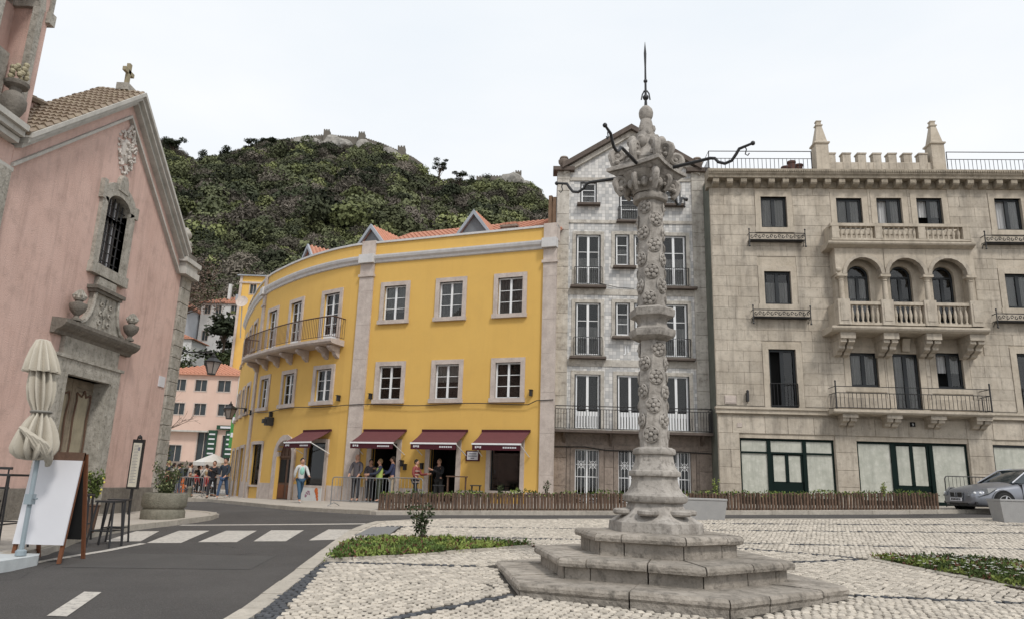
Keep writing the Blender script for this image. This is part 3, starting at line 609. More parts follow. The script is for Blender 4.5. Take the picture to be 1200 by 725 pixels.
# ================================================================ yellow corner house (flat front + curved front)
CVP = [(-7.2, 32), (-8.0, 32.5), (-8.8, 33.1), (-9.9, 34.05), (-11.1, 35.3), (-12.2, 36.6), (-13.1, 37.8), (-14.4, 40.1), (-15.6, 42.6), (-16.6, 44.8), (-17.6, 47.2), (-18.6, 49.6), (-19.6, 52)]
def dense(P, n=8):
    out = []
    for i in range(len(P)-1):
        a = Vector(P[max(i-1, 0)]); b_ = Vector(P[i]); c = Vector(P[i+1]); d = Vector(P[min(i+2, len(P)-1)])
        for k in range(n): t = k/n; out.append(.5*((2*b_)+(c-a)*t+(2*a-5*b_+4*c-d)*t*t+(3*b_-a-3*c+d)*t**3))
    out.append(Vector(P[-1])); return out
CD = dense(CVP); CC = [0]
for a, c in zip(CD, CD[1:]): CC.append(CC[-1]+(c-a).length)
UX = Vector((.935, -.354)).normalized(); UN = Vector((-UX.y, UX.x))
def ypt(u):
    if u >= 0: return Vector((-7.2, 32))+UX*u, UX, UN
    s = -u; i = 0
    while i < len(CC)-2 and CC[i+1] < s: i += 1
    k = (s-CC[i])/(CC[i+1]-CC[i]); p = CD[i].lerp(CD[i+1], k)
    d0 = (CD[max(i, 1)-1]-CD[i+1]).normalized() if i else UX; d1 = (CD[i]-CD[min(i+2, len(CD)-1)]).normalized(); d = d0.lerp(d1, k).normalized()
    return p, d, Vector((-d.y, d.x))
def yfn(p): q, d, n = ypt(p.x); q = q+n*p.y; return Vector((q.x, q.y, p.z))
def YT(u, z=0, y=0): q, d, n = ypt(u); q = q+n*y; return Matrix.Translation((q.x, q.y, z)) @ Matrix.Rotation(atan2(d.y, d.x), 4, 'Z')
yh = thing('corner_house', 'yellow three storey house curving round the street corner', 'building', (-7.2, 32, .6))
UL, UR = -19.5, 9.62
yup = [(2.13, 1.1, 8.45, 1.56), (4.87, 1.1, 8.45, 1.56), (7.6, 1.1, 8.45, 1.56)]        # centre, width, sill, height
ylo = [(2.16, 1.1, 4.96, 1.46), (4.88, 1.1, 4.96, 1.46), (7.61, 1.1, 4.96, 1.46), (-1.5, 1.1, 4.96, 1.46), (-4.4, 1.1, 4.96, 1.46), (-7.2, 1.0, 4.96, 1.46), (-10.9, 1.0, 4.96, 1.46), (-13.1, 1.0, 4.96, 1.46), (-15.5, 1.0, 4.96, 1.46), (-17.8, 1.0, 4.96, 1.46)]
yfd = [(-1.4, 1.08, 7.66, 2.3), (-4.35, 1.08, 7.66, 2.3), (-7.1, 1.08, 7.66, 2.3)]
yul = [(-10.9, 1.0, 8.45, 1.5), (-13.1, 1.0, 8.45, 1.5), (-15.5, 1.0, 8.45, 1.5), (-17.8, 1.0, 8.45, 1.5)]
shops = [(7.61, 1.27, 1.33, 1.85), (-1.55, 1.30, 1.28, 1.85), (-7.3, 1.25, 1.18, 1.97)]
doors = [(4.89, 1.2, .62, 2.5), (2.13, 1.24, .62, 2.5), (-10.6, 1.1, .55, 2.5), (-12.6, 1.1, .5, 2.5), (-15.2, 1.1, .5, 2.5)]
holes = [(c-w_/2, c+w_/2, z, z+h_) for c, w_, z, h_ in yup+ylo+yfd+yul+shops+doors]+[(-4.85, -3.3, .5, 3.28)]
b = MB(fn=yfn); wallmesh(b, UL, UR, -.3, 11.2, holes, .3, .45); wallmesh(b, UL, UR, 11.2, 12.08, [], .3, .45)
b.obj('wall', M_yel, yh)
b = MB(fn=yfn)
n = 60
for i in range(n):
    a, c = UL+(UR-UL)*i/n, UL+(UR-UL)*(i+1)/n
    b.prismx([(.01, 11.12), (-.07, 11.15), (-.09, 11.24), (-.17, 11.32), (-.20, 11.42), (-.20, 11.48), (.01, 11.51)], a, c)
b.obj('cornice', M_zinc and mat('grey_white_cornice', (.60, .59, .585), n1=(4, .4), streak=(.3, (.3, .28, .27))), yh, smooth=False)
b = MB(fn=yfn)
for i in range(n): a, c = UL+(UR-UL)*i/n, UL+(UR-UL)*(i+1)/n; b.box(a, c, -.07, .35, 12.08, 12.17)
b.obj('coping', MATS['grey_white_cornice'], yh)
# plinth of limestone slabs, broken by the openings
cuts = sorted([(c-w_/2-.24, c+w_/2+.24) for c, w_, z, h_ in shops+doors]+[(-5.2, -2.95), (9.0, 9.7), (.2, 1.0), (-9.3, -8.55)])
u = UL
for a, c in cuts+[(UR, UR)]:
    while u < a-.05:
        e = min(u+RN.uniform(.8, 1.3), a)
        if a-e < .3: e = a
        MB(fn=yfn).box(u+.004, e-.004, -.045, .02, 0, 1.30+RN.uniform(-.004, .004)).obj('plinth_slab', M_lime, yh); u = e
    u = max(u, c)
# pilasters of stacked stones, with caps
for u0, u1, y in ((.28, .98, -.10), (9.05, 9.62, -.10), (-9.2, -8.65, -.08)):
    z = .3
    while z < 11.0:
        e = min(z+RN.uniform(1.3, 2.0), 11.12)
        if 11.12-e < .5: e = 11.12
        k0 = (z+e)/2/12; sh = (.42*(1-k0) if u0 > 0 and u0 < 1 else 0)
        MB(fn=yfn).box(u0-.28*k0*0, u1, y, .02, z+.003, e-.003).obj('pilaster_stone', M_lime, yh); z = e
    MB(fn=yfn).box(u0-.05, u1+.05, y-.06, .02, 10.5, 10.62).obj('pilaster_band', M_lime, yh)
    MB(fn=yfn).box(u0-.03, u1+.03, -.28, .02, 11.13, 11.53).obj('cornice_break', MATS['grey_white_cornice'], yh); MB(fn=yfn).box(u0, u1, -.10, .38, 11.53, 12.22).obj('pilaster_stone', M_lime, yh)
for k, (c, w_, z, h_) in enumerate(yup+yul):
    T = YT(c, z); window(yh, T, w_, h_, curtain=M_cur, ch=1 if k else .75); surround(yh, T, w_, h_, .19)
for k, (c, w_, z, h_) in enumerate(ylo):
    T = YT(c, z); window(yh, T, w_, h_, curtain=(M_cur, None, M_curw)[k % 3] if k > 2 else (None, M_curw, None)[k], ch=(.35, .5, -.6, 1)[k % 4]); surround(yh, T, w_, h_, .19)
for k, (c, w_, z, h_) in enumerate(yfd):
    T = YT(c, z); window(yh, T, w_, h_, rows=4, panel=.35, curtain=M_cur if k != 1 else None, name='balcony_door'); surround(yh, T, w_, h_, .19, sill=0)
# balcony
def arc(u0, u1, y, n=14): return [(yfn(Vector((u0+(u1-u0)*i/n, y, 0))).x, yfn(Vector((u0+(u1-u0)*i/n, y, 0))).y) for i in range(n+1)]
b = MB(fn=yfn)
for i in range(20): a, c = -9.0+(9.0-.35)*i/20, -9.0+(9.0-.35)*(i+1)/20; b.prismx([(0, 7.38), (-.75, 7.42), (-.85, 7.50), (-.85, 7.62), (0, 7.65)], a, c)
b.obj('balcony_slab', M_lime, yh)
for c in (-8.7, -7.2, -5.75, -4.35, -2.9, -1.4, -.7):
    MB(T=YT(c)).prismx([(0, 7.38), (-.6, 7.38), (-.62, 7.28), (-.45, 7.16), (-.28, 7.12), (-.2, 6.98), (0, 6.85)], -.11, .11).obj('balcony_bracket', M_lime, yh)
ra = [arc(-8.95, -8.95, 0, 1)[0]]+arc(-8.95, -.4, -.8, 18)+[arc(-.4, -.4, 0, 1)[0]]
rail(yh, None, ra, 7.65, .98, r=.011, sp=.13, top=.03, name='balcony_railing', m=mat('rusty_iron', (.10, .055, .04), rough=.7, n1=(9, .5), bump=None), base=.08)
# shop fronts
for k, (c, w_, z, h_) in enumerate(shops):
    T = YT(c, z); window(yh, T, w_, h_, leaves=1, rows=1, frame_m=M_blkfr, fr=.045, glass=M_glassd, back=1.6, name='shop_window')
    MB(T=T).box(-w_/2-.17, -w_/2, -.05, .12, -z+.2, h_+.14).obj('stone_jamb', M_lime, yh); MB(T=T).box(w_/2, w_/2+.17, -.05, .12, -z+.2, h_+.14).obj('stone_jamb', M_lime, yh)
    MB(T=T).box(-w_/2-.02, w_/2+.02, -.08, .12, -.09, 0).obj('sill', M_lime, yh); MB(T=T).box(-w_/2, w_/2, -.045, .12, h_, h_+.16).obj('lintel', M_lime, yh)
for k, (c, w_, z, h_) in enumerate(doors):
    T = YT(c, z)
    window(yh, T, w_, h_, leaves=1 if k < 2 else 2, rows=1, frame_m=M_blkfr if k < 2 else M_woodd, fr=.05, glass=M_glassd, back=2.2, open_leaf=0 if k < 2 else None, name='doorway')
    MB(T=T).box(-w_/2-.2, -w_/2, -.05, .12, -.3, h_+.16).obj('stone_jamb', M_lime, yh); MB(T=T).box(w_/2, w_/2+.2, -.05, .12, -.3, h_+.16).obj('stone_jamb', M_lime, yh)
    MB(T=T).box(-w_/2, w_/2, -.045, .12, h_, h_+.16).obj('lintel', M_lime, yh); MB(T=T).box(-w_/2-.2, w_/2+.2, -.25, .3, -.5, -.02).obj('door_step', M_lime, yh)
# arched door
T = YT(-4.08, .5); R_ = .775; hh = 2.0
for k in range(9):
    a, c = pi*k/9, pi*(k+1)/9; ro = R_+.26
    MB(T=T).prism([(R_*cos(a), hh+R_*sin(a)), (ro*cos(a), hh+ro*sin(a)), (ro*cos(c), hh+ro*sin(c)), (R_*cos(c), hh+R_*sin(c))], -.06, .28).obj('arch_stone', M_lime, yh)
for sg in (-1, 1):
    for z0_, z1_ in ((0, .66), (.665, 1.33), (1.335, 2.0)): MB(T=T).box(min(sg*R_, sg*(R_+.26)), max(sg*R_, sg*(R_+.26)), -.06, .28, z0_, z1_).obj('arch_stone', M_lime, yh)
    P = [(sg*R_, hh), (sg*(R_+.0), hh+.8)]+[(sg*R_*cos(pi/2*(k)/6), hh+R_*sin(pi/2*k/6)) for k in range(6, -1, -1)]
    MB(T=T).prism([(sg*R_*cos(pi/2*k/6), hh+R_*sin(pi/2*k/6)) for k in range(7)]+[(0, hh+.8), (sg*R_, hh+.8)], .0, .25).obj('arch_spandrel', M_yel, yh)
dr = MB(T=T).box(-R_, R_, .2, .24, 0, hh+.02).prism([(R_*cos(pi*k/14), hh+.02+R_*sin(pi*k/14)) for k in range(15)], .2, .24).obj('arched_door', M_woodd, yh)
for sx_ in (-1, 1):
    for z0_, z1_ in ((.15, .75), (.85, 1.9)):
        MB(T=T).box(sx_*.39-.28, sx_*.39+.28, .18, .2, z0_, z1_, .01).obj('door_panel', M_red if z0_ < .5 else M_dark, dr)
for x in (-.39, 0, .39): MB(T=T).box(x-.02, x+.02, .17, .2, 2.05, 2.65).obj('fanlight_bar', M_woodd, dr)
MB(T=T).box(-.75, .75, .15, .2, 1.98, 2.07).obj('transom', M_woodd, dr)
# cable along the front, small lamps and boxes
b = MB(); P = []
for i in range(60):
    u = -11+20.6*i/59; q = yfn(Vector((u, -.13, 4.72+.10*sin(u*1.3)*.4+(.15 if u > 8.6 else 0)+(.10*abs(u+9)/2 if u < -9 else 0)))); P.append(q)
b.tube(P, .018, 4); b.obj('facade_cable', M_black, yh, fix=False)
for u, z in ((-8.9, 4.8), (-5.85, 4.55), (-.35, 5.05), (1.3, 5.1), (8.65, 5.15), (-10.6, 5.0), (3.2, 2.15), (4.05-.08, 2.2), (3.05, 2.3)):
    q = MB(T=YT(u, z)); q.box(-.05, .05, -.16, 0, -.12, .10).box(-.07, .07, -.2, -.02, .10, .13); q.obj('wall_lamp', M_black, yh)
q = MB(T=YT(-5.75, 4.2)); q.box(-.16, .16, -.35, 0, -.2, .2).box(-.1, .1, -.5, -.35, -.1, .1); q.obj('floodlight', M_black, yh)
pl = MB(T=YT(6.22, 2.45)).box(-.30, .30, -.05, 0, 0, .42).obj('notice_frame', M_maroond, yh)
MB(T=YT(6.22, 2.45)).box(-.235, .235, -.06, -.05, .05, .37).obj('notice_sheet', M_board, pl)
for z_, l in ((.29, .16), (.2, .19), (.11, .08)): MB(T=YT(6.22, 2.45)).box(-l, l, -.064, -.06, z_-.02, z_+.02).obj('printed_line', mat('grey_print', (.18, .18, .22), bump=None), pl)
po = MB(T=YT(-1.5, .55)).box(-.72, .62, -.07, -.045, 0, .68).obj('poster', mat('pale_poster', (.60, .61, .60), n1=(3, .3), bump=None), yh)
T = YT(-1.5, .55)
q = MB(T=T)
for x, z, r in ((.28, .52, .12), (.33, .40, .10), (.36, .27, .085), (.40, .15, .065)): q.lathe([(r, 0), (r*.9, .02)], 12, (0, 0, 0))if 0 else q.ball((x, -.075, z), r, 10, (1, .12, 1))
q.obj('orange_print', mat('orange_print', (.52, .13, .03), bump=None), po, kind='stuff')
q = MB(T=T)
for k in range(9): a = k*.7; q.ball((-.3+.14*cos(a), -.075, .36+.11*sin(a*1.3)), .045, 8, (1, .15, 1))
q.obj('flower_print', mat('dull_rose_print', (.30, .16, .22), bump=None), po, kind='stuff')
# roof behind the parapet: rows of clay tiles
def tilefield(parent, T, x0, x1, y0, z0, y1, z1, m=None, pitch=.24, name='roof_tiles', r=.075):
    """barrel tile rows running up a slope from (y0,z0) to (y1,z1)"""
    m = m or M_tile; b_ = MB(T=T); L_ = math.hypot(y1-y0, z1-z0); nr = max(1, int(L_/.38)); dy, dz = (y1-y0)/L_, (z1-z0)/L_; nx, nz = -dz, dy
    b_.add([(x0, y0, z0), (x1, y0, z0), (x1, y1, z1), (x0, y1, z1)], [(0, 1, 2, 3)])
    k = int((x1-x0)/pitch)
    for i in range(k+1):
        x = x0+(x1-x0)*(i+.5)/(k+1)
        for j in range(nr):
            vs = []
            for s_, lift, rr in ((j*.38, .035, r), (min((j+1)*.38+.05, L_), .008, r*.82)):
                for a in range(5): t_ = pi*a/4; vs.append((x-rr*cos(t_), y0+dy*s_+nx*(rr*sin(t_)+lift), z0+dz*s_+nz*(rr*sin(t_)+lift)))
            b_.add(vs, [(a, a+1, 6+a, 5+a) for a in range(4)]+[(0, 1, 2, 3, 4)])
    return b_.obj(name, m, parent, kind='stuff', fix=False)
tilefield(yh, YT(0), .4, 9.6, .45, 12.05, 4.2, 14.05)
MB(T=YT(0)).box(1.0, 9.6, 4.2, 9, 5, 13.95).obj('rear_block', M_yel, yh)
b = MB(fn=yfn); 
for i in range(30): a, c = UL+(.4-UL)*i/30, UL+(.4-UL)*(i+1)/30; b.add([(a, .35, 11.9), (c, .35, 11.9), (c, 2.6, 12.25), (a, 2.6, 12.25)], [(0, 1, 2, 3)])
b.obj('low_roof', M_tile, yh)
def dormer(u, y, z, w_=1.45, hgt=1.0, base=.55):
    T = YT(u, z, y); d = MB(T=T).prism([(-w_/2, 0), (w_/2, 0), (w_/2, base), (0, base+hgt), (-w_/2, base)], 0, .1).obj('dormer', M_slate, yh)
    MB(T=T).box(-w_/2, w_/2, .1, 3.2, 0, base).obj('dormer_side', M_slate, d)
    for sg in (-1, 1):
        TT = T @ Matrix.Rotation(-sg*pi/2, 4, 'Z')
        e = w_/2+.18; z1 = base-.18*hgt/(w_/2)
        b_ = MB(T=T); L_ = math.hypot(e, base+hgt-z1); nrow = 13
        b_.prism([(sg*e, z1), (0, base+hgt+.02), (0, base+hgt+.09), (sg*e, z1+.07)], -.12, 3.2); b_.obj('dormer_roof', M_tile, d)
        b_ = MB(T=T)
        for k in range(14):
            y_ = .05+k*.23
            b_.tube([(sg*e, y_, z1+.09), (0, y_, base+hgt+.11)], .07, 6)
        b_.obj('roof_tile_row', M_tile, d, kind='stuff', fix=False)
        b_ = MB(T=T); b_.prism([(sg*(e+.02), z1-.06), (0, base+hgt-.06), (0, base+hgt+.16), (sg*(e+.02), z1+.14)], -.2, -.1); b_.obj('bargeboard', M_zinc, d)
    for x in (-.32, .32): window_small(d, T @ Matrix.Translation((x, -.04, .08)), .44, .30)
    return d
def window_small(parent, T, w_, h_):
    MB(T=T).box(-w_/2-.05, w_/2+.05, -.02, 0, -.04, h_+.05).obj('dormer_window_frame', M_white, parent); MB(T=T).box(-w_/2+.03, w_/2-.03, -.03, -.02, 0, h_).obj('dormer_pane', mat('dim_pane', (.10, .14, .17), rough=.15, bump=None), parent)
dormer(5.3, 1.2, 12.1, 1.2, .80, .62); dormer(-.1, 1.0, 12.0, 1.25, .72, .55); dormer(-5.6, 1.0, 12.0, 1.25, .75, .55)
b = MB(T=YT(6.65, 12.2, 2.0)); b.box(-.36, .36, 0, .6, 0, .85).box(-.42, .42, -.06, .66, .85, .95); b.obj('chimney', M_brn, yh)
for k in range(4): MB(T=YT(6.65, 12.2, 2.0)).box(-.36+.18*k, -.22+.18*k, .1, .5, .95, 1.12).obj('chimney_pot', M_tile, yh)
b = MB(T=YT(9.2, 11.9, 1.4))
for k in range(5): b.box(-.45+.2*k, -.30+.2*k, -.02*(k % 2), .5, 0, 2.2-.1*(k % 2))
b.box(-.45, .55, .05, .5, 0, 1.9); b.obj('ribbed_chimney', mat('brown_ribbed_chimney', (.30, .20, .13), n1=(5, .6), bump=(20, .5)), yh, kind='stuff')

# ================================================================ awnings: each hangs over its own shop opening
AWL = 'awnings over the ground floor openings of the yellow house'
def awning(c, wd, lab):
    T = YT(c); t_ = thing('awning', lab, 'awning', T @ Vector((0, 0, 2.9)), AWL); D = 1.05; zt_, zb = 3.62, 3.10
    b_ = MB(T=T)
    n = 8
    for i in range(n):
        a, q = -wd/2+wd*i/n, -wd/2+wd*(i+1)/n
        b_.add([(a, -.06, zt_), (q, -.06, zt_), (q, -D*.5, (zt_+zb)/2-.015), (a, -D*.5, (zt_+zb)/2-.015), (q, -D, zb), (a, -D, zb), (a, -D+.0, zb-.03), (q, -D, zb-.03), (q, -.06, zt_-.03), (a, -.06, zt_-.03)], [(0, 1, 2, 3), (3, 2, 4, 5), (5, 4, 7, 6), (6, 7, 8, 9)])
    b_.obj('canopy', M_maroon, t_, fix=False)
    v = MB(T=T); v.box(-wd/2, wd/2, -D-.012, -D, zb-.26, zb-.05); vo = v.obj('valance', M_maroond, t_)
    MB(T=T).box(-wd/2-.02, wd/2+.02, -D-.035, -D+.01, zb-.055, zb+.01).obj('front_bar', M_white, t_)
    MB(T=T).box(-wd/2-.03, wd/2+.03, -.10, -.01, zt_-.02, zt_+.08).obj('cassette', M_maroond, t_)
    for sg in (-1, 1): MB(T=T).tube([(sg*(wd/2-.03), -D+.01, zb-.03), (sg*(wd/2+.0), -.02, zb-.45)], .02, 5).obj('arm', M_white, t_)
    for x0, k in ((-wd/2+.12, 3), (wd/2-.72, 6)):
        for i in range(k):
            MB(T=T).box(x0+i*.095, x0+i*.095+.07, -D-.018, -D-.012, zb-.185+(.015 if k == 3 and i % 2 else 0), zb-.125+(.02 if k == 3 else 0)).obj('white_print', M_board, vo)
awning(-1.55, 1.85, 'maroon awning leftmost over a shop window, beside the arched door'); awning(2.12, 2.0, 'maroon awning over the doorway behind the group standing at the barrier')
awning(4.93, 2.0, 'maroon awning over the open cafe doorway, left of the small wall notice'); awning(7.62, 2.0, 'maroon awning over the shop window nearest the grey tiled house')

# ================================================================ tiled middle house
MT = frame(1.5, 29.6, -3); mh = thing('tiled_house', 'narrow grey tiled house with a pointed gable between the yellow and stone buildings', 'building', (4.9, 29.5, .9))
MW, CX = 6.72, 3.52
mf = [(1.68, .96, 9.87, 2.2), (5.28, .96, 9.87, 2.2), (1.68, .96, 6.87, 2.2), (5.28, .96, 6.87, 2.2), (1.68, .96, 3.88, 2.18), (5.27, .96, 3.88, 2.18), (3.4, .96, 3.88, 2.18), (3.12, .52, 10.74, 1.36), (3.12, .52, 7.72, 1.38), (3.45, .8, 12.78, 1.4), (1.68, .62, 13.54, .92), (5.28, .62, 13.54, .92), (1.68, .96, .9, 2.15), (3.4, .96, .9, 2.15), (5.3, .96, .9, 2.15), (3.9, .5, 10.74, 1.36), (3.9, .5, 7.72, 1.38)]
H = [(c-w_/2, c+w_/2, z, z+h_) for c, w_, z, h_ in mf]
b = MB(T=MT); wallmesh(b, .36, MW, 3.75, 15.0, H); b.prism([(.36, 15.0), (MW, 15.0), (CX, 16.9)], 0, .3); b.obj('tile_facing', M_tw, mh)
b = MB(T=MT); wallmesh(b, .30, MW+.1, .4, 3.75, H, y=-.04); b.obj('wall', M_brn, mh)
b = MB(T=MT); b.box(.3, MW+.12, .56, 9, .4, 14.9); b.prism([(.3, 14.9), (MW+.1, 14.9), (CX, 16.85)], .31, 9); b.box(.3, .34, .0, .56, .4, 14.9); b.box(MW+.08, MW+.12, .0, .56, .4, 14.9); b.obj('rear_block', mat('white_side_plaster', (.55, .54, .52), n1=(2, .4), streak=(.4, (.25, .24, .22))), mh)
# stone courses at both sides, each stone a piece
for u0, u1 in ((.34, .84), (6.12, 6.66)):
    z = .5
    while z < 14.55:
        e = min(z+RN.uniform(.55, 1.1), 14.6)
        if 14.6-e < .3: e = 14.6
        MB(T=MT).box(u0-.02, u1, -.09, .02, z+.004, e-.004, .012).obj('quoin_stone', M_brn if e < 3.9 else M_mpl, mh); z = e
# brown stone blocks of the ground floor
def blocks(parent, T, u0, u1, z0_, z1_, H, ch, cw, m, y0, y1, name='stone_block', cap=300, bev=.01, gap=.006):
    z = z0_; row = 0; out = []
    while z < z1_-.05:
        hh = min(ch*RN.uniform(.94, 1.06), z1_-z)
        if z1_-(z+hh) < ch*.4: hh = z1_-z
        segs = [(u0, u1)]
        zc = [(a, c) for a, c, d, e in H if d < z+hh-.02 and e > z+.02]
        for a, c in sorted(zc):
            ns_ = []
            for p, q in segs:
                if c <= p or a >= q: ns_.append((p, q))
                else:
                    if a > p: ns_.append((p, a))
                    if c < q: ns_.append((c, q))
            segs = ns_
        for p, q in segs:
            u = p; first = True
            while u < q-.03:
                l = cw*RN.uniform(.75, 1.25)*(.5 if first and row % 2 else 1); first = False
                e = min(u+l, q)
                if q-e < cw*.3: e = q
                out.append((u, e, z, z+hh)); u = e
        z += hh; row += 1
    rest = MB(T=T)
    for i, (u, e, z, zt_) in enumerate(out):
        j = RN.uniform(0, .008)
        if i < cap: MB(T=T).box(u+gap/2, e-gap/2, y0-j, y1, z+gap/2, zt_-gap/2, bev).obj(name, m, parent)
        else: rest.box(u+gap/2, e-gap/2, y0-j, y1, z+gap/2, zt_-gap/2, bev)
    if rest.v: rest.obj(name+'s', m, parent, kind='stuff')
    return out
blocks(mh, MT, .86, 6.1, .5, 3.1, [(c-w_/2-.2, c+w_/2+.2, z, z+h_+.25) for c, w_, z, h_ in mf[12:15]], .62, .8, M_brn, -.075, -.03)
for c, w_, z, h_ in mf[12:15]: surround(mh, MT @ Matrix.Translation((c, 0, z)), w_, h_, .18, .09, M_brn, 0)
# bands, sills, cornice, gable
for z0_, z1_, y in ((12.6, 12.74, -.05), (9.42, 9.68, -.03), (6.40, 6.68, -.03)): MB(T=MT).box(.84, 6.12, y, .02, z0_, z1_).obj('string_course', M_mpl, mh)
for c, w_, z in ((1.68, 1.5, 9.78), (5.35, 1.7, 9.78), (1.68, 1.5, 6.78), (5.3, 1.5, 6.78), (3.2, .95, 10.66), (3.15, .95, 7.64), (3.45, 1.15, 12.70), (1.68, 1.0, 13.46), (5.28, 1.0, 13.46)):
    MB(T=MT).box(c-w_/2, c+w_/2, -.28, .02, z-.09, z).obj('stone_ledge', mat('sooty_ledge_stone', (.12, .095, .08), n1=(6, .6), c2=(.05, .04, .035)), mh)
for k, (c, w_, z, h_) in enumerate(mf):
    T = MT @ Matrix.Translation((c, 0, z))
    if k < 12 or k > 14:
        big_ = h_ > 2
        window(mh, T, w_, h_, leaves=2 if big_ else 1, rows=(3 if big_ else 3) if z > 4 else 1, frame_m=M_white, fr=.062, panel=0 if z > 4 else .62, curtain=M_curw if z > 4 else None, ch=-.55, depth=.06, name='tall_window' if big_ else 'window')
        b_ = MB(T=T); b_.box(-w_/2-.05, -w_/2, -.02, .08, 0, h_).box(w_/2, w_/2+.05, -.02, .08, 0, h_).box(-w_/2-.05, w_/2+.05, -.02, .08, h_, h_+.05); b_.obj('dark_window_frame', M_black, mh)
        if z < 12.5: surround(mh, T, w_+.1, h_, .15, .035, M_mpl, 0)
    else:
        window(mh, T, w_, h_, leaves=2, rows=2, frame_m=M_white, fr=.045, depth=.12, mun=.03, name='grilled_door')
        g_ = MB(T=T @ Matrix.Translation((0, .02, 0)))
        for sx_ in (-.23, .23):
            for zc_ in (.25, 1.55):
                for i in range(4): a = pi*i/4; g_.tube([(sx_-.2*cos(a), 0, zc_-.2*sin(a)*1.2), (sx_+.2*cos(a), 0, zc_+.2*sin(a)*1.2)], .011, 4)
                pts = [(sx_+.11*cos(2*pi*i/12), 0, zc_+.14*sin(2*pi*i/12)) for i in range(13)]; g_.tube(pts, .010, 4)
            for x in (-.14, 0, .14): g_.tube([(sx_+x, 0, 0), (sx_+x, 0, h_)], .009, 4)
        g_.obj('door_grille', M_white, mh, kind='stuff', fix=False)
for c in (1.68, 5.28):
    for z in (9.78, 6.78): rail(mh, MT, [(c-.58, -.02), (c-.58, -.2), (c+.58, -.2), (c+.58, -.02)], z, .8, r=.009, sp=.09, top=.014)
rail(mh, MT, [(3.45-.5, -.02), (2.95, -.2), (3.95, -.2), (3.95, -.02)], 12.70, .6, r=.009, sp=.09, top=.014)
MB(T=MT).box(.36, 6.52, -.82, .02, 3.66, 3.76).obj('balcony_slab', MATS['sooty_ledge_stone'], mh)
rail(mh, MT, [(.38, -.02), (.38, -.78), (3.5, -.78), (6.5, -.78), (6.5, -.02)], 3.76, .92, r=.010, sp=.11, top=.018, mid=.80)
b = MB(T=MT)
for c in (1.68, 3.4, 5.27):
    for i in range(9): b.tube([(c-.44+.11*i, -.765, 3.86), (c-.44+.11*i, -.765, 4.3)], .012, 4)
b.obj('railing_infill', M_black, mh, kind='stuff', fix=False)
for u in (.75, 2.6, 4.4, 6.2): MB(T=MT).prismx([(0, 3.70), (-.6, 3.70), (-.55, 3.6), (-.1, 3.3), (0, 3.1)], u-.05, u+.05).obj('balcony_bracket', MATS['sooty_ledge_stone'], mh)
for sg, a, c in ((-1, .34, .84), (1, 6.12, 6.66)):
    MB(T=MT).box(a-.02, c+.02, -.10, .3, 14.6, 14.95).obj('pier_cap', M_mpl, mh); MB(T=MT).box(a-.22, c+.22, -.28, .45, 14.95, 15.12).obj('cap_slab', MATS['sooty_ledge_stone'], mh)
    MB(T=MT).lathe([(.12, 15.12), (.1, 15.2), (.16, 15.26), (.24, 15.38), (.25, 15.5), (.16, 15.56), (.2, 15.6), (.17, 15.66), (.05, 15.7)], 14, ((a+c)/2, 0, 0)).obj('urn_finial', M_brn, mh, smooth=True)
for sg in (-1, 1):
    e = 3.0
    MB(T=MT).prism([(CX+sg*e, 15.02), (CX+sg*e, 15.25), (CX, 17.13), (CX, 16.9)], -.36, .35).obj('gable_cornice', MATS['sooty_ledge_stone'], mh)
    MB(T=MT).prism([(CX+sg*(e-.05), 14.8), (CX+sg*(e-.05), 15.02), (CX, 16.9), (CX, 16.66)], -.16, .3).obj('gable_moulding', M_mpl, mh)
MB(T=MT).box(.84, 6.12, -.05, .02, 14.55, 14.7).obj('string_course', M_mpl, mh)
letters(mh, MT @ Matrix.Translation((3.28, -.015, 6.99)), 'JI', .42, M_white)
letters(mh, MT @ Matrix.Translation((1.75, -.065, 3.32)), 'MERSAN', .24, mat('faded_lettering', (.27, .22, .19), n1=(9, .4), bump=None), sx=1.15)
b = MB(T=MT); b.tube([(.3, -.14, 3.10), (1.6, -.14, 3.13), (2.4, -.14, 3.02), (3.6, -.14, 3.0), (5, -.14, 3.04), (6.7, -.14, 3.0)], .022, 5); b.tube([(2.2, -.05, 9.9), (2.9, -.05, 9.75), (3.6, -.05, 9.7)], .012, 4); b.obj('facade_cable', M_black, mh, kind='stuff', fix=False)
# plastered strip between the houses (side of the yellow house)
MB(T=frame(1.30, 28.85, -3)).box(.02, .42, .03, .8, .5, 12.0).obj('yellow_return', M_yel, yh)
# ================================================================ stone house on the right
RT = frame(8.0, 28, -3.5); rh = thing('stone_house', 'long pale stone house with arched loggia, balconies and a battlemented roofline', 'building', (14, 27.7, 1.1))
RW = 16.5
rw = [(2.58, 1.04, 12.04, 1.33), (5.6, 1.02, 12.0, 1.34), (7.19, 1.0, 12.0, 1.36), (8.77, 1.0, 12.0, 1.37), (11.83, 1.04, 12.03, 1.34), (2.57, 1.04, 8.83, 1.35), (11.85, 1.04, 8.83, 1.38), (2.58, 1.04, 4.76, 2.27), (11.9, 1.04, 4.80, 2.25),
      (5.67, 1.05, 5.65, 1.3), (8.87, 1.0, 5.65, 1.36), (7.24, .98, 4.80, 2.15), (14.9, 1.04, 12.03, 1.34), (14.9, 1.04, 8.83, 1.38), (14.9, 1.04, 4.8, 2.25)]
ra_ = [(5.71, .84, 8.2, 1.85), (7.35, .84, 8.2, 1.85), (8.97, .84, 8.2, 1.85)]
rs = [(.82, 4.33, 1.15, 3.59), (5.16, 9.2, 1.15, 3.58), (10.11, 13.9, 1.15, 3.58)]
